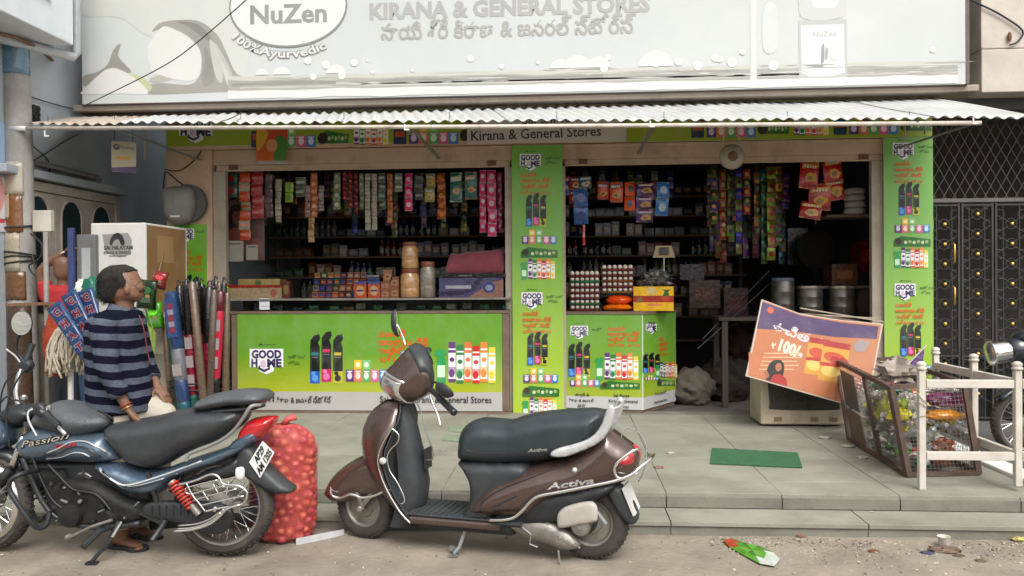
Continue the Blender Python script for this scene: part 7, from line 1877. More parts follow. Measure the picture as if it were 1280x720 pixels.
# rear mudguard, plate, indicator
pf([(300, 556), (316, 556), (334, 580), (355, 600), (368, 611), (362, 617), (345, 617), (326, 608), (308, 596), (296, 584)], .075, 'rear_mudguard', M_blk, v=.02, edge=.04)
c1, c2, c3, c4 = p3(311, 578, .09), p3(325, 598, .09), p3(343, 566, .06), p3(328, 551, .06)
for c_ in (c2, c3): c_.y += 0
n_ = (c2-c1).cross(c3-c2).normalized()
if n_.y > 0: n_ = -n_
pl2 = thing('number_plate', None, None); pl2.parent = mc
for k_ in ('label', 'category'):
    if k_ in pl2: del pl2[k_]
MB().hexa([c1, c2, c3, c4, c1-n_*.008, c2-n_*.008, c3-n_*.008, c4-n_*.008]).build('plate_board', mat('plate_white', (.6, .6, .58), .5), pl2, bevel=.003)
U2 = (c4-c1).normalized(); V2 = n_.cross(U2).normalized()
if U2.cross(V2).dot(n_) < 0: V2 = -V2
Lp = (c4-c1).length; Hp = abs((c2-c1).dot(V2)); o_p = c1 if (c2-c1).dot(V2) > 0 else c2
if (c2-c1).dot(V2) < 0: o_p = c2
Print().text('AP29', Lp*.5, Hp*.55, Hp*.32, (.03, .03, .03), w=Lp*.55, bold=.05, align='c').text('AM 1205', Lp*.5, Hp*.10, Hp*.32, (.03, .03, .03), w=Lp*.88, bold=.05, align='c').build('plate_lettering', PRINT, pl2, fn=lambda a_, b_, g: c2+(c3-c2)*(a_/Lp)+(c1-c2)*(b_/Hp)+n_*(g+.002))
MB().lathe([(.0, -.0), (.02, .0), (.026, .02), (.026, .055), (.018, .07), (0, .072)], 16, p3(300, 600, .12), (p3(300, 584, .12)-p3(300, 600, .12))).build('indicator_lamp', M_wlens, mc, smooth=True)
# shock absorber
a, b = p3(214, 602, .13), p3(249, 643, .13); ax = (b-a); Ls2 = ax.length
MB().tube([a, b], .011, 8).tube([a.lerp(b, .72), b], .019, 10).tube([a, a.lerp(b, .08)], .024, 10).build('shock_rod', M_alu, mc, smooth='auto')
x_, y_ = frame_of(ax); hx_ = []
for i in range(8*12+1):
    t = i/(8*12); ang = 2*pi*8*t; hx_.append(a.lerp(b, .06+.68*t)+(x_*cos(ang)+y_*sin(ang))*.026)
MB().tube(hx_, .0075, 6).build('red_spring', M_redsp, mc, smooth=True)
# guards beside the rear wheel
def pipe(pts, v, r, name, m=M_chrome, closed=False):
    MB().tube(smooth([p3(*p, (v if not isinstance(v, (list, tuple)) else v[i])) for i, p in enumerate(pts)], 4, closed), r, 8, closed=closed).build(name, m, mc, smooth=True)
pipe([(222, 606), (243, 601), (263, 593), (273, 596), (279, 605), (297, 607), (307, 613), (309, 620), (303, 630), (290, 633), (270, 636), (258, 639)], .19, .0065, 'wheel_guard_frame')
for (p_, q_) in (((232, 610), (272, 600)), ((238, 618), (281, 607)), ((240, 626), (296, 611)), ((250, 632), (305, 620))):
    pipe([p_, ((p_[0]+q_[0])/2, (p_[1]+q_[1])/2-.5), q_], .19, .0042, 'wheel_guard_bar')
pipe([(233, 604), (240, 618), (248, 628), (257, 640)], .192, .0045, 'wheel_guard_bar')
pipe([(232, 610), (233, 616), (241, 618)], .19, .004, 'wheel_guard_bar')
pipe([(216, 664), (240, 662), (262, 655), (275, 645), (284, 636), (300, 631)], .20, .0068, 'lower_guard_rail')
pipe([(222, 657), (245, 655), (262, 649), (272, 642), (280, 637)], .20, .0045, 'lower_guard_rail')
pipe([(220, 661), (244, 659), (264, 651), (276, 641)], .20, .0045, 'lower_guard_rail')
# chain case and swing arm
pf([(180, 632), (200, 626), (240, 626), (272, 628), (290, 636), (293, 648), (285, 662), (270, 668), (250, 664), (230, 655), (205, 650), (183, 646)], .022, 'chain_case', M_black, v=.10, y0=-.10, edge=.02)
MB().bar(p3(170, 640, .08), p3(287, 636, .08), .04, .03).bar(p3(170, 640, -.08), p3(287, 636, -.08), .04, .03).build('swing_arm', M_black, mc, bevel=.005)
MB().lathe([(0, -.125), (.02, -.12), (.026, -.10)], 12, (rcx, 0, RR), (0, 1, 0)).build('axle_nut', M_chrome, mc, smooth=True)
MB().box(-.02, .02, -.012, .012, -.03, .03).build('chain_adjuster', M_alu, mc, bevel=.004).location = p3(297, 634, .12)
# engine
pf([(60, 602), (80, 596), (110, 594), (135, 604), (160, 618), (180, 626), (186, 640), (180, 652), (150, 658), (110, 660), (82, 654), (68, 640), (60, 622)], .12, 'engine_case', M_eng, v=.05, edge=.05)
MB().lathe([(0, -.165), (.03, -.163), (.06, -.155), (.066, -.14), (.066, -.10)], 24, p3(107, 636, .0)+Vector((0, 0, 0)), (0, 1, 0)).build('magneto_cover', M_eng, mc, smooth='auto')
MB().lathe([(0, -.155), (.04, -.15), (.048, -.14), (.048, -.09)], 20, p3(150, 640, .0), (0, 1, 0)).build('sprocket_cover', M_eng, mc, smooth='auto')
pf([(36, 578), (70, 576), (150, 576), (170, 590), (190, 615), (180, 628), (120, 622), (80, 612), (48, 606)], .05, 'frame_filler', M_black, v=.02, edge=.03)  # dark filler added to close the see-through gap between tank and engine
fn_ = MB(); ca_ = p3(84, 628, 0)
for k in range(7):
    c_ = p3(84-k*5.2, 624-k*4.5, 0); fn_.bar(c_+Vector((-.05, 0, -.035)), c_+Vector((.045, 0, .05)), .20 if k < 6 else .14, .007)
fn_.build('cooling_fins', M_eng, mc)
pf([(42, 586), (70, 584), (84, 586), (88, 604), (76, 612), (50, 610), (42, 600)], .10, 'cylinder_head', M_eng, v=.05, edge=.04)
pf([(96, 588), (112, 586), (125, 598), (132, 612), (118, 616), (100, 606)], .06, 'carburettor', M_alu, v=.03, edge=.04)
MB().tube(smooth([p3(*p, .06) for p in ((90, 600), (104, 595), (116, 602), (128, 612))], 4, False), .012, 8).tube(smooth([p3(*p, .13) for p in ((60, 580), (74, 595), (92, 612), (120, 618), (140, 640))], 4, False), .006, 6).tube(smooth([p3(*p, .12) for p in ((36, 560), (52, 600), (70, 630), (96, 640))], 4, False), .006, 6).build('hoses', M_black, mc, smooth=True)
for v in (.11, -.11):
    MB().tube(smooth([p3(*p, v) for p in ((28, 572), (40, 600), (52, 625), (66, 643), (90, 655), (130, 660), (175, 654))], 4, False), .015, 10).build('frame_tube', M_black, mc, smooth=True)
MB().tube(smooth([p3(*p, v) for p, v in (((47, 588), .12), ((28, 592), .24), ((14, 600), .27), ((12, 612), .27), ((22, 630), .27), ((38, 652), .25), ((48, 660), .22), ((58, 656), .18), ((62, 640), .12))], 4, False), .0135, 10).build('crash_guard', M_black, mc, smooth=True)
MB().tube(smooth([p3(*p, v) for p, v in (((47, 588), -.12), ((34, 596), -.26), ((34, 620), -.28), ((46, 650), -.22), ((58, 645), -.12))], 4, False), .0135, 10).build('crash_guard', M_black, mc, smooth=True)
MB().bar(p3(185, 590, .11), p3(205, 655, .11), .018, .02).bar(p3(205, 655, .11), p3(175, 640, .11), .018, .02).build('footrest_bracket', M_black, mc)
random.seed(17)
for k in range(34):
    px_, py_ = random.uniform(62, 178), random.uniform(592, 652); c_ = p3(px_, py_, random.uniform(.115, .14)); r_ = random.uniform(.005, .014)
    if px_ > 110 and py_ < 626: continue
    if k % 3: MB().lathe([(0, -r_), (r_, -r_*.8), (r_*1.1, 0), (r_, r_)], 8, c_, (0, 1, 0)).build('engine_bolt', M_eng if k % 4 else M_alu, mc)
    else: MB().bar(c_, c_+Vector((random.uniform(-.06, .06), .01, random.uniform(-.04, .04))), r_*1.3, r_).build('engine_bracket', M_eng if k % 2 else M_grey, mc, bevel=.002)
for k in range(8):
    MB().tube([p3(190+k*9, 631, .125), p3(190+k*9, 645, .125)], .002, 4).build('chain_case_rib', M_eng, mc)
# levers, pegs and stands
def rod(pts, v, r, name, m=M_grey, n=8): MB().tube([p3(*p, (v[i] if isinstance(v, (list, tuple)) else v)) for i, p in enumerate(pts)], r, n).build(name, m, mc, smooth='auto')
rod([(84, 671), (92, 669), (115, 658), (140, 650)], .20, .008, 'gear_lever', M_alu)
rod([(83, 672), (89, 669)], .23, .013, 'gear_lever_pad', M_alu)
rod([(142, 657), (124, 664), (104, 684)], [.12, .20, .30], .017, 'foot_peg', M_black)
rod([(206, 652), (200, 662), (190, 676)], [.12, .17, .22], .016, 'rear_foot_peg', M_black)
ss2 = [p3(150, 648, .10), p3(137, 676, .15), p3(115, 709, .20)]; ss2[-1].z = .014
MB().tube(ss2, [.014, .013, .011], 8).build('side_stand', M_black, mc)
MB().bar(ss2[-1]+Vector((-.03, 0, -.008)), ss2[-1]+Vector((.03, 0, -.008)), .035, .010).build('stand_foot', M_black, mc)
MB().tube([ss2[0]+Vector((.02, 0, 0)), ss2[1]+Vector((.015, 0, .02))], .009, 6).build('stand_spring', M_grey, mc)
rod([(170, 650), (150, 668), (172, 668)], -.08, .012, 'centre_stand', M_black)
MB().tube([p3(190, 655, -.13), p3(330, 640, -.14)], [.035, .045], 16).build('silencer', M_black, mc, smooth=True)
# fork and front end
for v in (.09, -.09):
    MB().tube([p3(30, 545, v), p3(12, 590, v)], .019, 12).build('fork_tube', M_chrome, mc, smooth=True)
    MB().tube([p3(14, 586, v), Vector((-rcx-.02, -v, RR))], [.026, .024], 12).build('fork_slider', M_eng, mc, smooth=True)
MB().bar(p3(36, 530, .11), p3(36, 530, -.11), .05, .03).bar(p3(28, 560, .11), p3(28, 560, -.11), .05, .03).build('fork_clamp', M_black, mc)
fx, fz_ = -rcx-.02, RR
def arcp(r, a0, a1, n=12): return [(fx+r*cos(a0+(a1-a0)*i/n), fz_+r*sin(a0+(a1-a0)*i/n)) for i in range(n+1)]
mg = MB(); mg.loft([[(x, y, z) for y, (x, z) in zip((-.06, -.055, -.03, 0, .03, .055, .06), [(fx+rr_*cos(a), fz_+rr_*sin(a)) for rr_ in (RR-.01, RR+.015, RR+.03, RR+.035, RR+.03, RR+.015, RR-.01)])] for a in [R(40)+R(110)*i/14 for i in range(15)]], closed=False, cap=False)
mg.build('front_mudguard', M_bdark, mc, smooth=True, thick=.004)
pf([(-42, 545), (-30, 520), (-5, 516), (8, 524), (14, 540), (10, 556), (-8, 566), (-34, 566)], .13, 'headlamp_cowl', M_bblue, v=.05, edge=.08)
pf([(-46, 545), (-36, 530), (-32, 545), (-36, 562)], .10, 'headlamp_glass', M_wlens, v=.02, edge=.04)
pf([(2, 520), (10, 508), (30, 506), (44, 514), (40, 526), (20, 532)], .10, 'instrument_console', M_black, v=.04, edge=.04)
# handlebar: near grip comes back towards the viewer, far side rises
nb = [p3(28, 522, .02), p3(34, 514, .08), p3(44, 511, .16), p3(56, 516, .24), p3(82, 543, .34)]
fb = [p3(28, 522, -.02), p3(24, 510, -.06), p3(20, 490, -.12), p3(24, 468, -.20), p3(31, 452, -.26)]
MB().tube(smooth(nb, 4, False), .011, 8).build('handlebar', M_chrome, mc, smooth=True)
MB().tube(smooth(fb, 4, False), .014, 8).build('handlebar', M_chrome, mc, smooth=True)
a, b = p3(57, 517, .25), p3(82, 542, .34)
MB().lathe([(.016, 0), (.024, .004), (.020, .02), (.0195, .10), (.022, .12), (.018, .14), (0, .145)], 14, a, (b-a)).build('hand_grip', M_black, mc, smooth='auto')
a, b = p3(31, 454, -.26), p3(40, 430, -.34)
MB().lathe([(.016, 0), (.024, .004), (.021, .02), (.021, .12), (.024, .13), (0, .14)], 14, a, (b-a)).build('hand_grip', M_black, mc, smooth='auto')
pf([(42, 506), (50, 503), (58, 508), (60, 518), (52, 522), (43, 516)], .025, 'switch_box', M_black, v=.2, y0=-.2, edge=.02)
pf([(26, 452), (38, 450), (42, 458), (36, 466), (26, 464)], .03, 'throttle_box', M_black, v=-.24, y0=.24, edge=.02)
MB().tube(smooth([p3(*p, v) for p, v in (((48, 510), .2), ((36, 514), .24), ((36, 526), .29), ((46, 545), .34))], 4, False), .0055, 8).build('clutch_lever', M_silv, mc, smooth=True)
MB().tube(smooth([p3(*p, v) for p, v in (((30, 460), -.22), ((20, 446), -.24), ((10, 438), -.26), ((8, 436), -.26))], 4, False), .005, 8).build('brake_lever', M_silv, mc, smooth=True)
for i, pts in enumerate((((40, 512), (20, 500), (8, 510), (2, 540)), ((52, 516), (40, 530), (36, 548), (46, 570)), ((24, 462), (6, 480), (0, 510), (4, 540)), ((30, 462), (14, 490), (8, 520), (12, 560)), ((18, 500), (8, 496), (0, 505)))):
    MB().tube(smooth([p3(*p, .10 if i % 2 else .02) for p in pts], 5, False), .005, 6).build('control_cable', M_black, mc, smooth=True)
# near mirror on its stalk, glass towards the viewer
mo_ = bpy.data.objects.new('mirror', None); C.objects.link(mo_); mo_.parent = mc
mcx = p3(27, 404, -.18)
MB().tube(smooth([p3(32, 455, -.22), p3(22, 440, -.22), p3(22, 425, -.2), mcx+Vector((0, .03, -.02))], 4, False), [.006]*9+[.011]*4, 8).build('mirror_stem', M_black, mo_, smooth=True)
nrm = Vector((.35, -1, .05)).normalized(); x_, y_ = frame_of(nrm)
MB().loft([[mcx+nrm*d_+x_*.058*k*cos(a)+y_*.076*k*sin(a) for a in [2*pi*i/28 for i in range(28)]] for k, d_ in ((0, -.04), (.5, -.036), (.85, -.022), (1, -.005), (1, .004), (.94, .006))], cap=False).build('mirror_shell', M_black, mo_, smooth=True)
MB().add([mcx+nrm*.0045+x_*.054*cos(a)+y_*.071*sin(a) for a in [2*pi*i/28 for i in range(28)]], [tuple(range(28))]).build('mirror_glass', mat('dusty_mirror', (.42, .42, .38), .25, metal=.5, var=.1), mo_)
MB().lathe([(0, 0), (.016, .003), (.018, .02), (.01, .03)], 12, p3(30, 500, .0), (0, 0, 1)).lathe([(0, 0), (.014, .003), (.016, .02), (0, .03)], 12, p3(61, 513, .22), (0, 0, 1)).build('cap_nuts', M_chrome, mc)
# lettering
def decal2(txt, px, py, v, h, w, col, host, rot, bold, shear, base):
    u, z = q2(px, py, v); P_ = Print(); P_.text(txt, u, z, h, col, w=w, bold=bold, shear=shear, rot=rot); m_ = MB()
    for pts, fs, c, k in P_.p: m_.add([(p[0], host.near(p[0], p[1])-base-p[2], p[1]) for p in pts], fs, c)
    m_.build('lettering', mat('gloss_lettering', None, .35), mc, fix=False)
decal2('Passion', 26, 560, .15, .036, .27, (.05, .05, .06), tk, .19, .08, .45, .003)
decal2('Passion', 27, 559.5, .15, .034, .26, (.66, .63, .56), tk, .19, .0, .45, .0045)
decal2('PLUS', 70, 562, .15, .022, .12, (.55, .06, .08), tk, .22, .05, .4, .006)
decal2('PASSION', 230, 560, .15, .016, .10, (.30, .30, .30), st2, .12, .03, .2, .002)

# ================= black motorcycle glimpsed at the right edge =================
g0 = onZ(1262, 572, .03)
m2 = thing('motorcycle', 'black motorcycle with chrome headlamp behind the railing at the right edge', 'motorcycle', (g0.x+.15, g0.y+.05, .03), R(6))
Y2 = g0.y
wheel(m2, (0, 0, .29), .29, .09, M_tyre, M_alu, rimr=.79, hubr=.06, spokes=30, disc=False, hubw=.06)
wheel(m2, (1.28, 0, .29), .29, .10, M_tyre, M_alu, rimr=.79, hubr=.07, spokes=24, disc=False, hubw=.06)
MB().loft([[(rr_*cos(a), y, .29+rr_*sin(a)) for y, rr_ in zip((-.065, -.055, 0, .055, .065), (.29, .31, .325, .31, .29))] for a in [R(20)+R(120)*i/14 for i in range(15)]], closed=False, cap=False).build('front_mudguard', M_bdark, m2, smooth=True, thick=.004)
for y in (-.08, .08): MB().tube([(0, y, .29), (.22, y, .86)], .022, 10).build('fork_leg', M_black, m2, smooth=True)
hl0 = onY(1236, 440, Y2)-Vector(m2.location); hl0.z = onY(1236, 442, Y2).z-.03; hd = Vector((.96, -.1, .14)).normalized()
hl0 = Vector((hl0.x, -.02, hl0.z))
MB().lathe([(0, -.01), (.055, -.006), (.098, 0), (.105, .012), (.10, .03)], 24, hl0, hd).build('headlamp_glass', M_refl, m2, smooth=True)
MB().lathe([(.105, .012), (.108, .02), (.10, .04), (.092, .11), (.085, .15)], 24, hl0, hd).build('chrome_bezel', M_chrome, m2, smooth='auto')
MB().lathe([(.088, .151), (.10, .16), (.11, .24), (.09, .32), (0, .36)], 24, hl0, hd).build('headlamp_shell', M_bdark, m2, smooth=True)
MB().ball(hl0+hd*.26+Vector((.03, 0, .10)), (.10, .12, .06), 14, 8).build('instrument_pod', M_bdark, m2, smooth=True)
MB().tube(smooth([(.22, -.02, .95), (.2, -.15, 1.02), (.25, -.3, 1.04), (.36, -.38, 1.02)], 4, False), .012, 8).tube(smooth([(.22, .02, .95), (.2, .15, 1.02), (.25, .3, 1.04), (.36, .38, 1.02)], 4, False), .012, 8).build('handlebar', M_chrome, m2, smooth=True)
puff([(.25, .72), (.3, .88), (.45, .97), (.65, .95), (.78, .84), (.7, .74), (.4, .70)], .14, 'fuel_tank', M_bdark, m2, edge=.09)
puff([(.74, .78), (.85, .86), (1.2, .88), (1.4, .92), (1.42, .84), (1.1, .78), (.8, .74)], .13, 'seat', M_mseat, m2, edge=.06)
puff([(.35, .30), (.30, .50), (.42, .62), (.65, .62), (.82, .5), (.85, .32), (.6, .22)], .14, 'engine_case', M_eng, m2, edge=.06)
MB().tube([(.3, -.12, .66), (.1, -.16, .6), (.08, -.16, .4), (.3, -.13, .3)], .012, 8).build('crash_guard', M_chrome, m2, smooth=True)
MB().bar((.05, -.1, .62), (.75, -.1, .60), .10, .05).build('side_panel', M_bdark, m2, bevel=.02)
# ================= people =================
M_skin = mat('brown_skin', (.170, .083, .047), .55, var=.08, scale=14, bump=.04, bscale=90)
M_hair = mat('black_hair', (.024, .021, .019), .7, var=.4, scale=40, bump=.6, bscale=220, spec=.18)
def shirt_mat():
    m = bpy.data.materials.new('striped_shirt'); m.use_nodes = True; t = m.node_tree; L = t.links; b = t.nodes['Principled BSDF']; b.inputs['Roughness'].default_value = .95; b.inputs['Specular IOR Level'].default_value = .1
    tc = t.nodes.new('ShaderNodeTexCoord'); sp_ = t.nodes.new('ShaderNodeSeparateXYZ'); L.new(tc.outputs['Object'], sp_.inputs[0])
    nz = t.nodes.new('ShaderNodeTexNoise'); nz.inputs['Scale'].default_value = 5; L.new(tc.outputs['Object'], nz.inputs['Vector'])
    def math_(op, a, bb=None, v=None):
        n = t.nodes.new('ShaderNodeMath'); n.operation = op; L.new(a, n.inputs[0])
        if bb is not None: L.new(bb, n.inputs[1])
        if v is not None: n.inputs[1].default_value = v
        return n.outputs[0]
    w = math_('MULTIPLY', nz.outputs[0], v=.05); z = math_('ADD', sp_.outputs[2], w)
    xx = math_('MULTIPLY', sp_.outputs[0], v=.12); z = math_('ADD', z, xx)
    s_2 = math_('MULTIPLY', z, v=1/.082); fr = math_('FRACT', s_2)
    gt = math_('GREATER_THAN', fr, v=.46); lt = math_('LESS_THAN', fr, v=.53); thin = math_('GREATER_THAN', fr, v=.95)
    mx = t.nodes.new('ShaderNodeMixRGB'); mx.inputs[1].default_value = (.098, .113, .15, 1); mx.inputs[2].default_value = (.006, .007, .020, 1); L.new(gt, mx.inputs[0])
    mx2 = t.nodes.new('ShaderNodeMixRGB'); mx2.blend_type = 'MULTIPLY'; mx2.inputs[0].default_value = .45
    n3 = t.nodes.new('ShaderNodeTexNoise'); n3.inputs['Scale'].default_value = 60; L.new(tc.outputs['Object'], n3.inputs['Vector'])
    L.new(mx.outputs[0], mx2.inputs[1]); L.new(n3.outputs[0], mx2.inputs[2]); L.new(mx2.outputs[0], b.inputs['Base Color'])
    bp_ = t.nodes.new('ShaderNodeBump'); bp_.inputs['Strength'].default_value = .4; bp_.inputs['Distance'].default_value = .02
    n4 = t.nodes.new('ShaderNodeTexNoise'); n4.inputs['Scale'].default_value = 9; n4.inputs['Detail'].default_value = 5; L.new(tc.outputs['Object'], n4.inputs['Vector']); L.new(n4.outputs[0], bp_.inputs['Height']); L.new(bp_.outputs[0], b.inputs['Normal'])
    return m
def limb(mb, pts, rs, n=12, flat=1.0): mb.tube(smooth(pts, 4, False), [rs[min(int(i/4), len(rs)-1)]+(rs[min(int(i/4)+1, len(rs)-1)]-rs[min(int(i/4), len(rs)-1)])*((i % 4)/4) for i in range((len(pts)-1)*4+1)], n, flat=flat)
def hand(mb, w, d, pn, curl=.5, side=1, s_=1.0):
    """palm from wrist w in direction d, palm normal pn, four fingers and a thumb"""
    d = Vector(d).normalized(); pn = Vector(pn).normalized(); lat = d.cross(pn).normalized()*side
    w = Vector(w)
    mb.tube([w-d*.03*s_, w+d*.01*s_, w+d*.05*s_, w+d*.085*s_], [.026*s_, .029*s_, .036*s_, .030*s_], 12, flat=.55)
    for k, (l, r) in enumerate(((.070, .0092), (.080, .0098), (.074, .0094), (.058, .0082))):
        b = w+d*.080*s_+lat*(.030-.020*k)*s_; p = [b-d*.02*s_]; dr = d.copy(); ang = 0
        q_ = b
        for j, f in enumerate((.45, .32, .25)):
            ang += curl*(.5+.15*k)*(.8 if j == 0 else 1); dr = (d*cos(ang)+pn*sin(ang)).normalized(); q_ = q_+dr*l*f*s_; p.append(q_)
        mb.tube(p, [r*s_*1.05, r*s_, r*s_*.92, r*s_*.75], 8)
    b = w+d*.02*s_+lat*.028*s_; t1 = b+(d*.5+lat*.8+pn*.3).normalized()*.035*s_; t2 = t1+(d*.9+lat*.25+pn*.4).normalized()*.032*s_
    mb.tube([b-lat*.02*s_, b, t1, t2], [.014*s_, .013*s_, .011*s_, .009*s_], 8)
T3 = Tr((98, 680), (218, 680)); q3 = T3.q; k3 = T3.p3
man = thing('person', 'man in a navy and grey striped shirt standing behind the motorcycle, looking towards the shop', 'person', T3.o, T3.rz)
# body: one skin surface
sk_ = MB()
hd_o = T3.P([(124.5, 352), (127, 342), (134, 335), (145, 332), (157, 331.5), (167, 336), (172, 343), (175, 349), (177, 355), (180, 360), (178.5, 363), (178.5, 367), (177.5, 372), (172, 377), (165, 378), (157, 380), (145, 380), (133, 377), (126, 366)])
hp_ = Puff(hd_o, .078, 0, .075, 3); hp_.add(sk_, .014)
nk = [k3(*p, v) for p, v in (((156, 368), 0), ((155, 382), 0), ((153, 394), 0), ((150, 420), 0))]
sk_.tube(nk, [.055, .055, .062, .09], 14)
# torso core
def ring(px, py, a, b, n=20, y=0, k=2.4, th=0):
    u, z = q3(px, py); r_ = []
    for i in range(n):
        t = 2*pi*i/n; c, s_2 = cos(t), sin(t)
        x = abs(c)**(2/k)*(1 if c > 0 else -1)*a; yy = abs(s_2)**(2/k)*(1 if s_2 > 0 else -1)*b
        r_.append((u+x*cos(th)-yy*sin(th), y+x*sin(th)+yy*cos(th), z))
    return r_
core = [ring(154, 392, .06, .09), ring(149, 404, .11, .16), ring(150, 440, .13, .16), ring(150, 470, .13, .15), ring(151, 500, .135, .15), ring(152, 525, .14, .155), ring(154, 545, .13, .15)]
sk_.loft(core)
HN, HF = k3(148, 545, .08), k3(166, 545, -.09)
fN, fF = k3(152, 676, .07), k3(172, 676, -.12)
fN.z = fF.z = .06
limb(sk_, [HN, k3(156, 600, .09), k3(152, 640, .08), fN], [.085, .06, .052, .036])
limb(sk_, [HF, k3(180, 602, -.12), k3(178, 642, -.13), fF], [.085, .06, .052, .036])
shN, elN, wrN = k3(130, 408, .17), k3(135, 464, .21), k3(161, 513, .19)
limb(sk_, [shN, elN.lerp(shN, .5), elN, wrN], [.052, .045, .038, .024])
shF, elF, wrF = k3(168, 410, -.15), k3(184, 458, -.20), k3(197, 484, -.12)
limb(sk_, [shF, elF.lerp(shF, .5), elF, wrF], [.052, .045, .038, .025])
hand(sk_, wrN, (k3(176, 530, .17)-wrN), (.2, -.2, -1), .55, 1, 1.0)
hand(sk_, wrF, (k3(210, 500, -.08)-wrF), (-.5, .1, -.8), .55, -1, 1.05)
# ear
er = k3(158.5, 363, .080)
sk_.ball((er.x, er.y, er.z), (.016, .012, .025), 10, 8)
# nose, lips, chin volume
ns = k3(179, 361, 0); sk_.tube([k3(174, 352, 0), k3(177, 357, 0), ns+Vector((-.004, 0, .004))], [.008, .010, .012], 8)
for (x, y) in ((.0, 0),):
    sk_.ball((ns.x-.016, -.012, ns.z-.004), .008, 8, 6); sk_.ball((ns.x-.016, .012, ns.z-.004), .008, 8, 6)
lp_ = k3(177, 366.5, 0); sk_.ball((lp_.x-.008, 0, lp_.z), (.012, .022, .009), 10, 6)
for f, sg_ in ((fN, 1), (fF, -1)):
    sk_.tube([f+Vector((-.06, 0, -.02)), f+Vector((-.02, 0, -.005)), f+Vector((.06, -.02, -.025)), f+Vector((.13, -.04, -.038))], [.03, .038, .036, .026], 12, flat=.7)
    for k in range(5): sk_.ball((f.x+.145-.012*abs(k-1.2), f.y-.045+(k-2)*.018*sg_, .020), (.018, .0095, .011), 8, 6)
sk_.build('body', M_skin, man, voxel=.0065, smooth=True)
# shirt
sh = MB()
sr = [ring(155, 386, .070, .085), ring(150, 391, .11, .14), ring(146, 399, .142, .185), ring(145, 412, .152, .195), ring(145, 435, .155, .175), ring(148, 468, .168, .168), ring(150, 495, .176, .172), ring(151, 514, .178, .178)]
sh.loft(sr)
limb(sh, [shN+Vector((.015, .05, .01)), shN, shN.lerp(elN, .5), elN, elN.lerp(wrN, .55)], [.075, .076, .068, .061, .052])
limb(sh, [shF+Vector((-.015, -.05, .01)), shF, shF.lerp(elF, .5), elF, elF.lerp(wrF, .6)], [.075, .074, .064, .058, .048])
M_shirt = shirt_mat()
sho = sh.build('striped_shirt', M_shirt, man, voxel=.009, smooth=True)
tx = bpy.data.textures.new('cloth_folds', 'CLOUDS'); tx.noise_scale = .09
dm = sho.modifiers.new('Folds', 'DISPLACE'); dm.texture = tx; dm.strength = .022; dm.mid_level = .5
# collar and cuff and placket
col = MB()
def rc_(rr_, z0, n=24): return [(q3(154, 384)[0]+rr_*cos(2*pi*i/n)*1.0, rr_*1.05*sin(2*pi*i/n), q3(158, 384)[1]+z0-.02*cos(2*pi*i/n)) for i in range(n)]
col.loft([rc_(.092, -.035), rc_(.080, -.01), rc_(.068, .012), rc_(.063, .012)], cap=False)
col.build('collar', M_shirt, man, smooth=True, thick=.004)
cf = wrN.lerp(elN, .45); MB().tube([cf-(wrN-elN).normalized()*.02, cf+(wrN-elN).normalized()*.02], [.055, .053], 16, cap=False).build('rolled_cuff', M_shirt, man, smooth=True, thick=.006)
# trousers
tr = MB(); tr.loft([ring(152, 514, .150, .160), ring(153, 524, .158, .165), ring(155, 540, .16, .168), ring(158, 556, .15, .16)])
limb(tr, [HN+Vector((0, .03, .03)), HN, k3(158, 600, .09), k3(152, 640, .08), fN+Vector((-.01, 0, .07))], [.10, .105, .085, .072, .065])
limb(tr, [k3(176, 520, -.08), k3(190, 530, -.11), k3(194, 570, -.13), k3(180, 640, -.13), fF+Vector((-.01, 0, .07))], [.11, .115, .10, .08, .065])
limb(tr, [k3(170, 512, -.02), k3(188, 514, -.06), k3(206, 526, -.08), k3(204, 570, -.12)], [.10, .095, .085, .08])
tr.build('cream_trousers', mat('cream_trousers', (.42, .38, .31), .85, var=.08, bump=.3, bscale=14), man, voxel=.009, smooth=True)
# the far thigh swings out to the right of the body under the hem
# hair cap
hr = MB()
hr_o = T3.P([(116, 360), (118, 338), (130, 326), (148, 322), (166, 324), (171, 334), (168, 338), (161, 341), (161.5, 345), (165, 349), (164, 356), (158, 357), (154, 364), (150, 371), (144, 376), (136, 384), (124, 378)])
cx_h, cz_h = q3(150, 357)
hout = [(cx_h+(x-cx_h)*1.03, cz_h+(z-cz_h)*1.03) for x, z in [tuple(v)[:2] for v in hd_o]]
hpf = Puff(hout, .0825, 0, .076, 3); tmp = MB(); hpf.add(tmp, .010)
reg = [tuple(v) for v in smooth(hr_o, 4)]
keep = [f for f in tmp.f if _inside((sum(tmp.v[i][0] for i in f)/len(f), sum(tmp.v[i][2] for i in f)/len(f)), reg)]
hr.add(tmp.v, keep)
ho = hr.build('hair', M_hair, man, smooth=True, thick=.006)
dm = ho.modifiers.new('Tufts', 'DISPLACE'); t2 = bpy.data.textures.new('hair_tufts', 'CLOUDS'); t2.noise_scale = .015; dm.texture = t2; dm.strength = .007
hd_ = MB()
for i in range(1500):
    x, z = random.uniform(q3(124, 0)[0], q3(168, 0)[0]), random.uniform(q3(0, 378)[1], q3(0, 330)[1])
    if not _inside((x, z), reg) or not _inside((x, z), hpf.poly): continue
    y = hpf.near(x, z); a = Vector((x, y+.002, z)); hd_.tube([a, a+Vector((-.004+random.uniform(-.006, .006), -.004, -.012)), a+Vector((-.008+random.uniform(-.008, .008), -.002, -.026))], [.0016, .0012, .0004], 3)
o = hd_.build('hair_strands', M_hair, ho); o['kind'] = 'stuff'
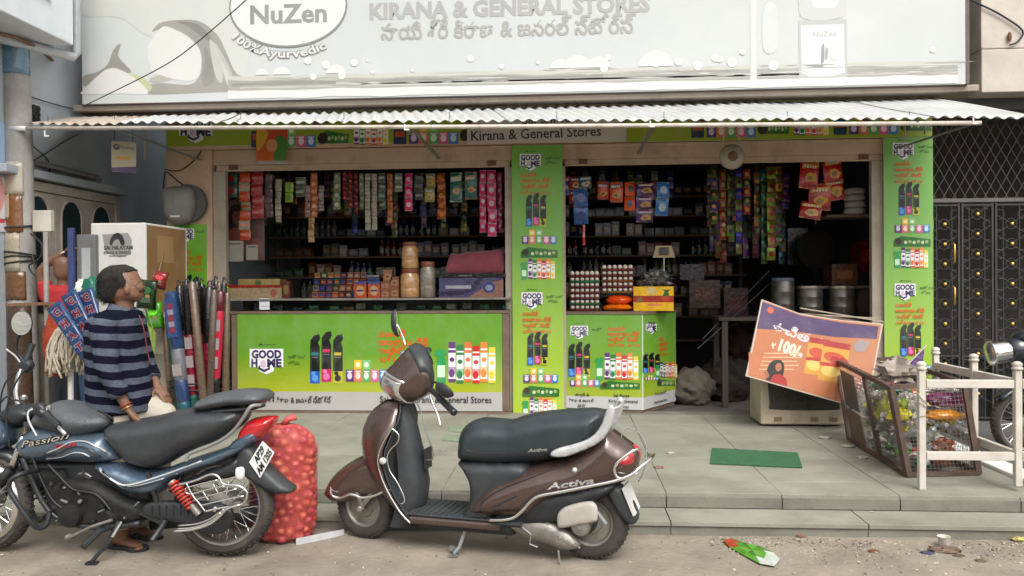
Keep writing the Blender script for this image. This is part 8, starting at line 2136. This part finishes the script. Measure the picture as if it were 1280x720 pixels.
# face details on both sides
for s_2 in (-1, 1):
    ey = k3(172, 354, 0); e_ = Vector((ey.x-.008, s_2*.034, ey.z))
    MB().ball(e_+Vector((.002, 0, 0)), (.010, .010, .009), 10, 8).build('eye', mat('eye_white', (.22, .19, .17), .3), man, smooth=True)
    MB().ball(e_+Vector((.009, s_2*.002, 0)), (.005, .005, .005), 8, 6).build('pupil', M_black, man, smooth=True)
    MB().tube([e_+Vector((.006, -s_2*.018, .022)), e_+Vector((.008, 0, .026)), e_+Vector((-.006, s_2*.022, .020))], .004, 6).build('eyebrow', M_hair, man, smooth=True)
MB().tube([(ns.x-.012, -.028, lp_.z+.010), (ns.x-.001, -.012, lp_.z+.016), (ns.x-.001, .012, lp_.z+.016), (ns.x-.012, .028, lp_.z+.010)], .007, 8).build('moustache', M_hair, man, smooth=True)
gl_ = MB()
gc_ = k3(175, 355, 0)
for s_2 in (-1, 1):
    gl_.tube([(gc_.x+.010-.01*abs(cos(a)), s_2*.036+.024*cos(a), gc_.z-.004+.016*sin(a)) for a in [2*pi*i/16 for i in range(16)]], .0016, 5, closed=True)
    gl_.tube([(gc_.x-.0, s_2*.062, gc_.z), (gc_.x-.04, s_2*.082, gc_.z+.002), (er.x+.01, s_2*.084, er.z+.018), (er.x-.006, s_2*.082, er.z+.0)], .0018, 5)
gl_.tube([(gc_.x+.008, -.012, gc_.z), (gc_.x+.012, 0, gc_.z+.003), (gc_.x+.008, .012, gc_.z)], .0016, 5)
gl_.build('spectacles', mat('gold_wire', (.35, .28, .18), .3, metal=.9), man)
bw = wrN.lerp(elN, .08)
dr_ = (wrN-elN).normalized(); x_, y_ = frame_of(dr_)
for k, m in ((0, mat('gold_bangle', (.55, .35, .1), .3, metal=.9)), (.016, mat('red_thread', (.3, .02, .02), .8))):
    MB().tube([bw-dr_*k+(x_*cos(a)+y_*sin(a))*.031 for a in [2*pi*i/18 for i in range(18)]], .0032, 6, closed=True).build('bracelet', m, man, smooth=True)
# pocket pen strap
MB().tube(smooth([k3(177, 394, .0)+Vector((0, -.03, 0)), k3(180, 408, .02)+Vector((.01, -.03, 0)), k3(183, 430, .02)+Vector((.01, -.02, 0)), k3(187, 455, .02)+Vector((.012, -.02, 0))], 4, False), .0035, 6).build('red_lanyard', mat('red_strap', (.16, .02, .025), .7), man, smooth=True)
# sandals
for f in (fN, fF):
    s_2 = MB(); s_2.prism([tuple(p) for p in smooth([(-.10, 0), (.0, -.045), (.12, -.045), (.17, 0), (.12, .045), (0, .035)], 3)], 0, .02)
    s_2.v = [(f.x+x, f.y+z*1.0-.03*(x > .05), y) for x, y, z in s_2.v]
    so_ = s_2.build('sandal', M_black, man, bevel=.003)
    MB().tube([(f.x+.05, f.y-.055, .012), (f.x+.06, f.y-.03, .055), (f.x+.06, f.y, .055), (f.x+.05, f.y+.03, .012)], .008, 6, flat=.6).build('strap', M_black, so_, smooth=True)

# person in red, mostly behind the blue post
T4 = Tr((50, 640), (110, 640), ZP)
T4.o = Vector((onY(78, 360, 7.05).x, 7.05, ZP)); T4.u = Vector((1, 0, 0)); T4.y = Vector((0, 1, 0)); T4.rz = 0
k4 = T4.p3; q4_ = T4.q
pr = thing('person', 'person in a red top with one arm raised, half hidden behind the blue post', 'person', T4.o, 0)
b_ = MB()
hc = k4(80, 336, 0)
ho4 = [(hc.x+x, hc.z+z) for x, z in ((-.09, 0), (-.075, .09), (0, .125), (.075, .09), (.09, .01), (.08, -.07), (.03, -.12), (-.04, -.11), (-.08, -.06))]
Puff(ho4, .08, 0, .078, 3).add(b_, .02)
b_.tube([hc+Vector((0, 0, -.06)), hc+Vector((0, 0, -.18))], [.05, .06], 12)
hipz = .82
b_.loft([[(hc.x+a*cos(t), b2*sin(t), z) for t in [2*pi*i/18 for i in range(18)]] for z, a, b2 in ((hc.z-.16, .08, .07), (hc.z-.22, .16, .10), (hc.z-.4, .15, .10), (.95, .13, .1), (hipz, .15, .11))])
for s_2 in (-1, 1): limb(b_, [(hc.x+s_2*.08, 0, hipz), (hc.x+s_2*.09, 0, .45), (hc.x+s_2*.09, 0, .07)], [.08, .055, .035]); b_.tube([(hc.x+s_2*.09, .03, .035), (hc.x+s_2*.09, -.14, .03)], [.035, .03], 10, flat=.8)
sl4 = Vector((hc.x-.16, 0, hc.z-.25)); el4 = k4(58, 338, 0); wr4 = k4(80, 316, .04)
el4 = Vector((el4.x-.02, -.04, el4.z)); limb(b_, [sl4, el4, wr4], [.05, .042, .027]); hand(b_, wr4, (k4(92, 308, .05)-wr4), (0, -.3, -1), .5, 1, .95)
sr4 = Vector((hc.x+.16, 0, hc.z-.25)); limb(b_, [sr4, sr4+Vector((.05, -.02, -.26)), sr4+Vector((.04, -.12, -.48))], [.05, .04, .027]); hand(b_, sr4+Vector((.04, -.12, -.48)), (0, -.1, -1), (-1, 0, 0), .5, 1, .95)
b_.build('body', M_skin, pr, voxel=.008, smooth=True)
h4 = MB(); Puff([(a, b+.006) for a, b in ho4[:5]]+[(hc.x+.085, hc.z+.03), (hc.x+.02, hc.z+.05), (hc.x-.04, hc.z-.02), (hc.x-.085, hc.z-.05)], .087, .012, .08, 3).add(h4, .02); h4.build('hair', mat('grey_hair', (.07, .065, .06), .7, var=.3, scale=40, bump=.5, bscale=150), pr, smooth=True)
r4 = MB(); r4.loft([[(hc.x+a*cos(t), b2*sin(t), z) for t in [2*pi*i/20 for i in range(20)]] for z, a, b2 in ((hc.z-.15, .085, .08), (hc.z-.20, .17, .12), (hc.z-.30, .19, .13), (hc.z-.5, .17, .125), (.9, .17, .125), (.72, .18, .13))])
limb(r4, [sl4+Vector((.05, 0, 0)), sl4, sl4.lerp(el4, .6)], [.075, .072, .06]); limb(r4, [sr4+Vector((-.05, 0, 0)), sr4, sr4+Vector((.04, -.02, -.18))], [.075, .07, .06])
r4.build('red_top', mat('red_cloth', (.42, .02, .025), .8, var=.15, bump=.3, bscale=20), pr, voxel=.012, smooth=True)
l4 = MB()
for s_2 in (-1, 1): limb(l4, [(hc.x+s_2*.07, 0, hipz+.02), (hc.x+s_2*.09, 0, .45), (hc.x+s_2*.09, 0, .10)], [.11, .085, .07])
l4.build('dark_trousers', mat('dark_trousers', (.03, .03, .035), .9), pr, voxel=.012, smooth=True)
MB().tube([wr4-Vector((.0, 0, .0))+(x_*cos(a)+y_*sin(a))*.032 for a in [2*pi*i/16 for i in range(16)]], .006, 6, closed=True).build('bangle', M_white, pr, smooth=True)
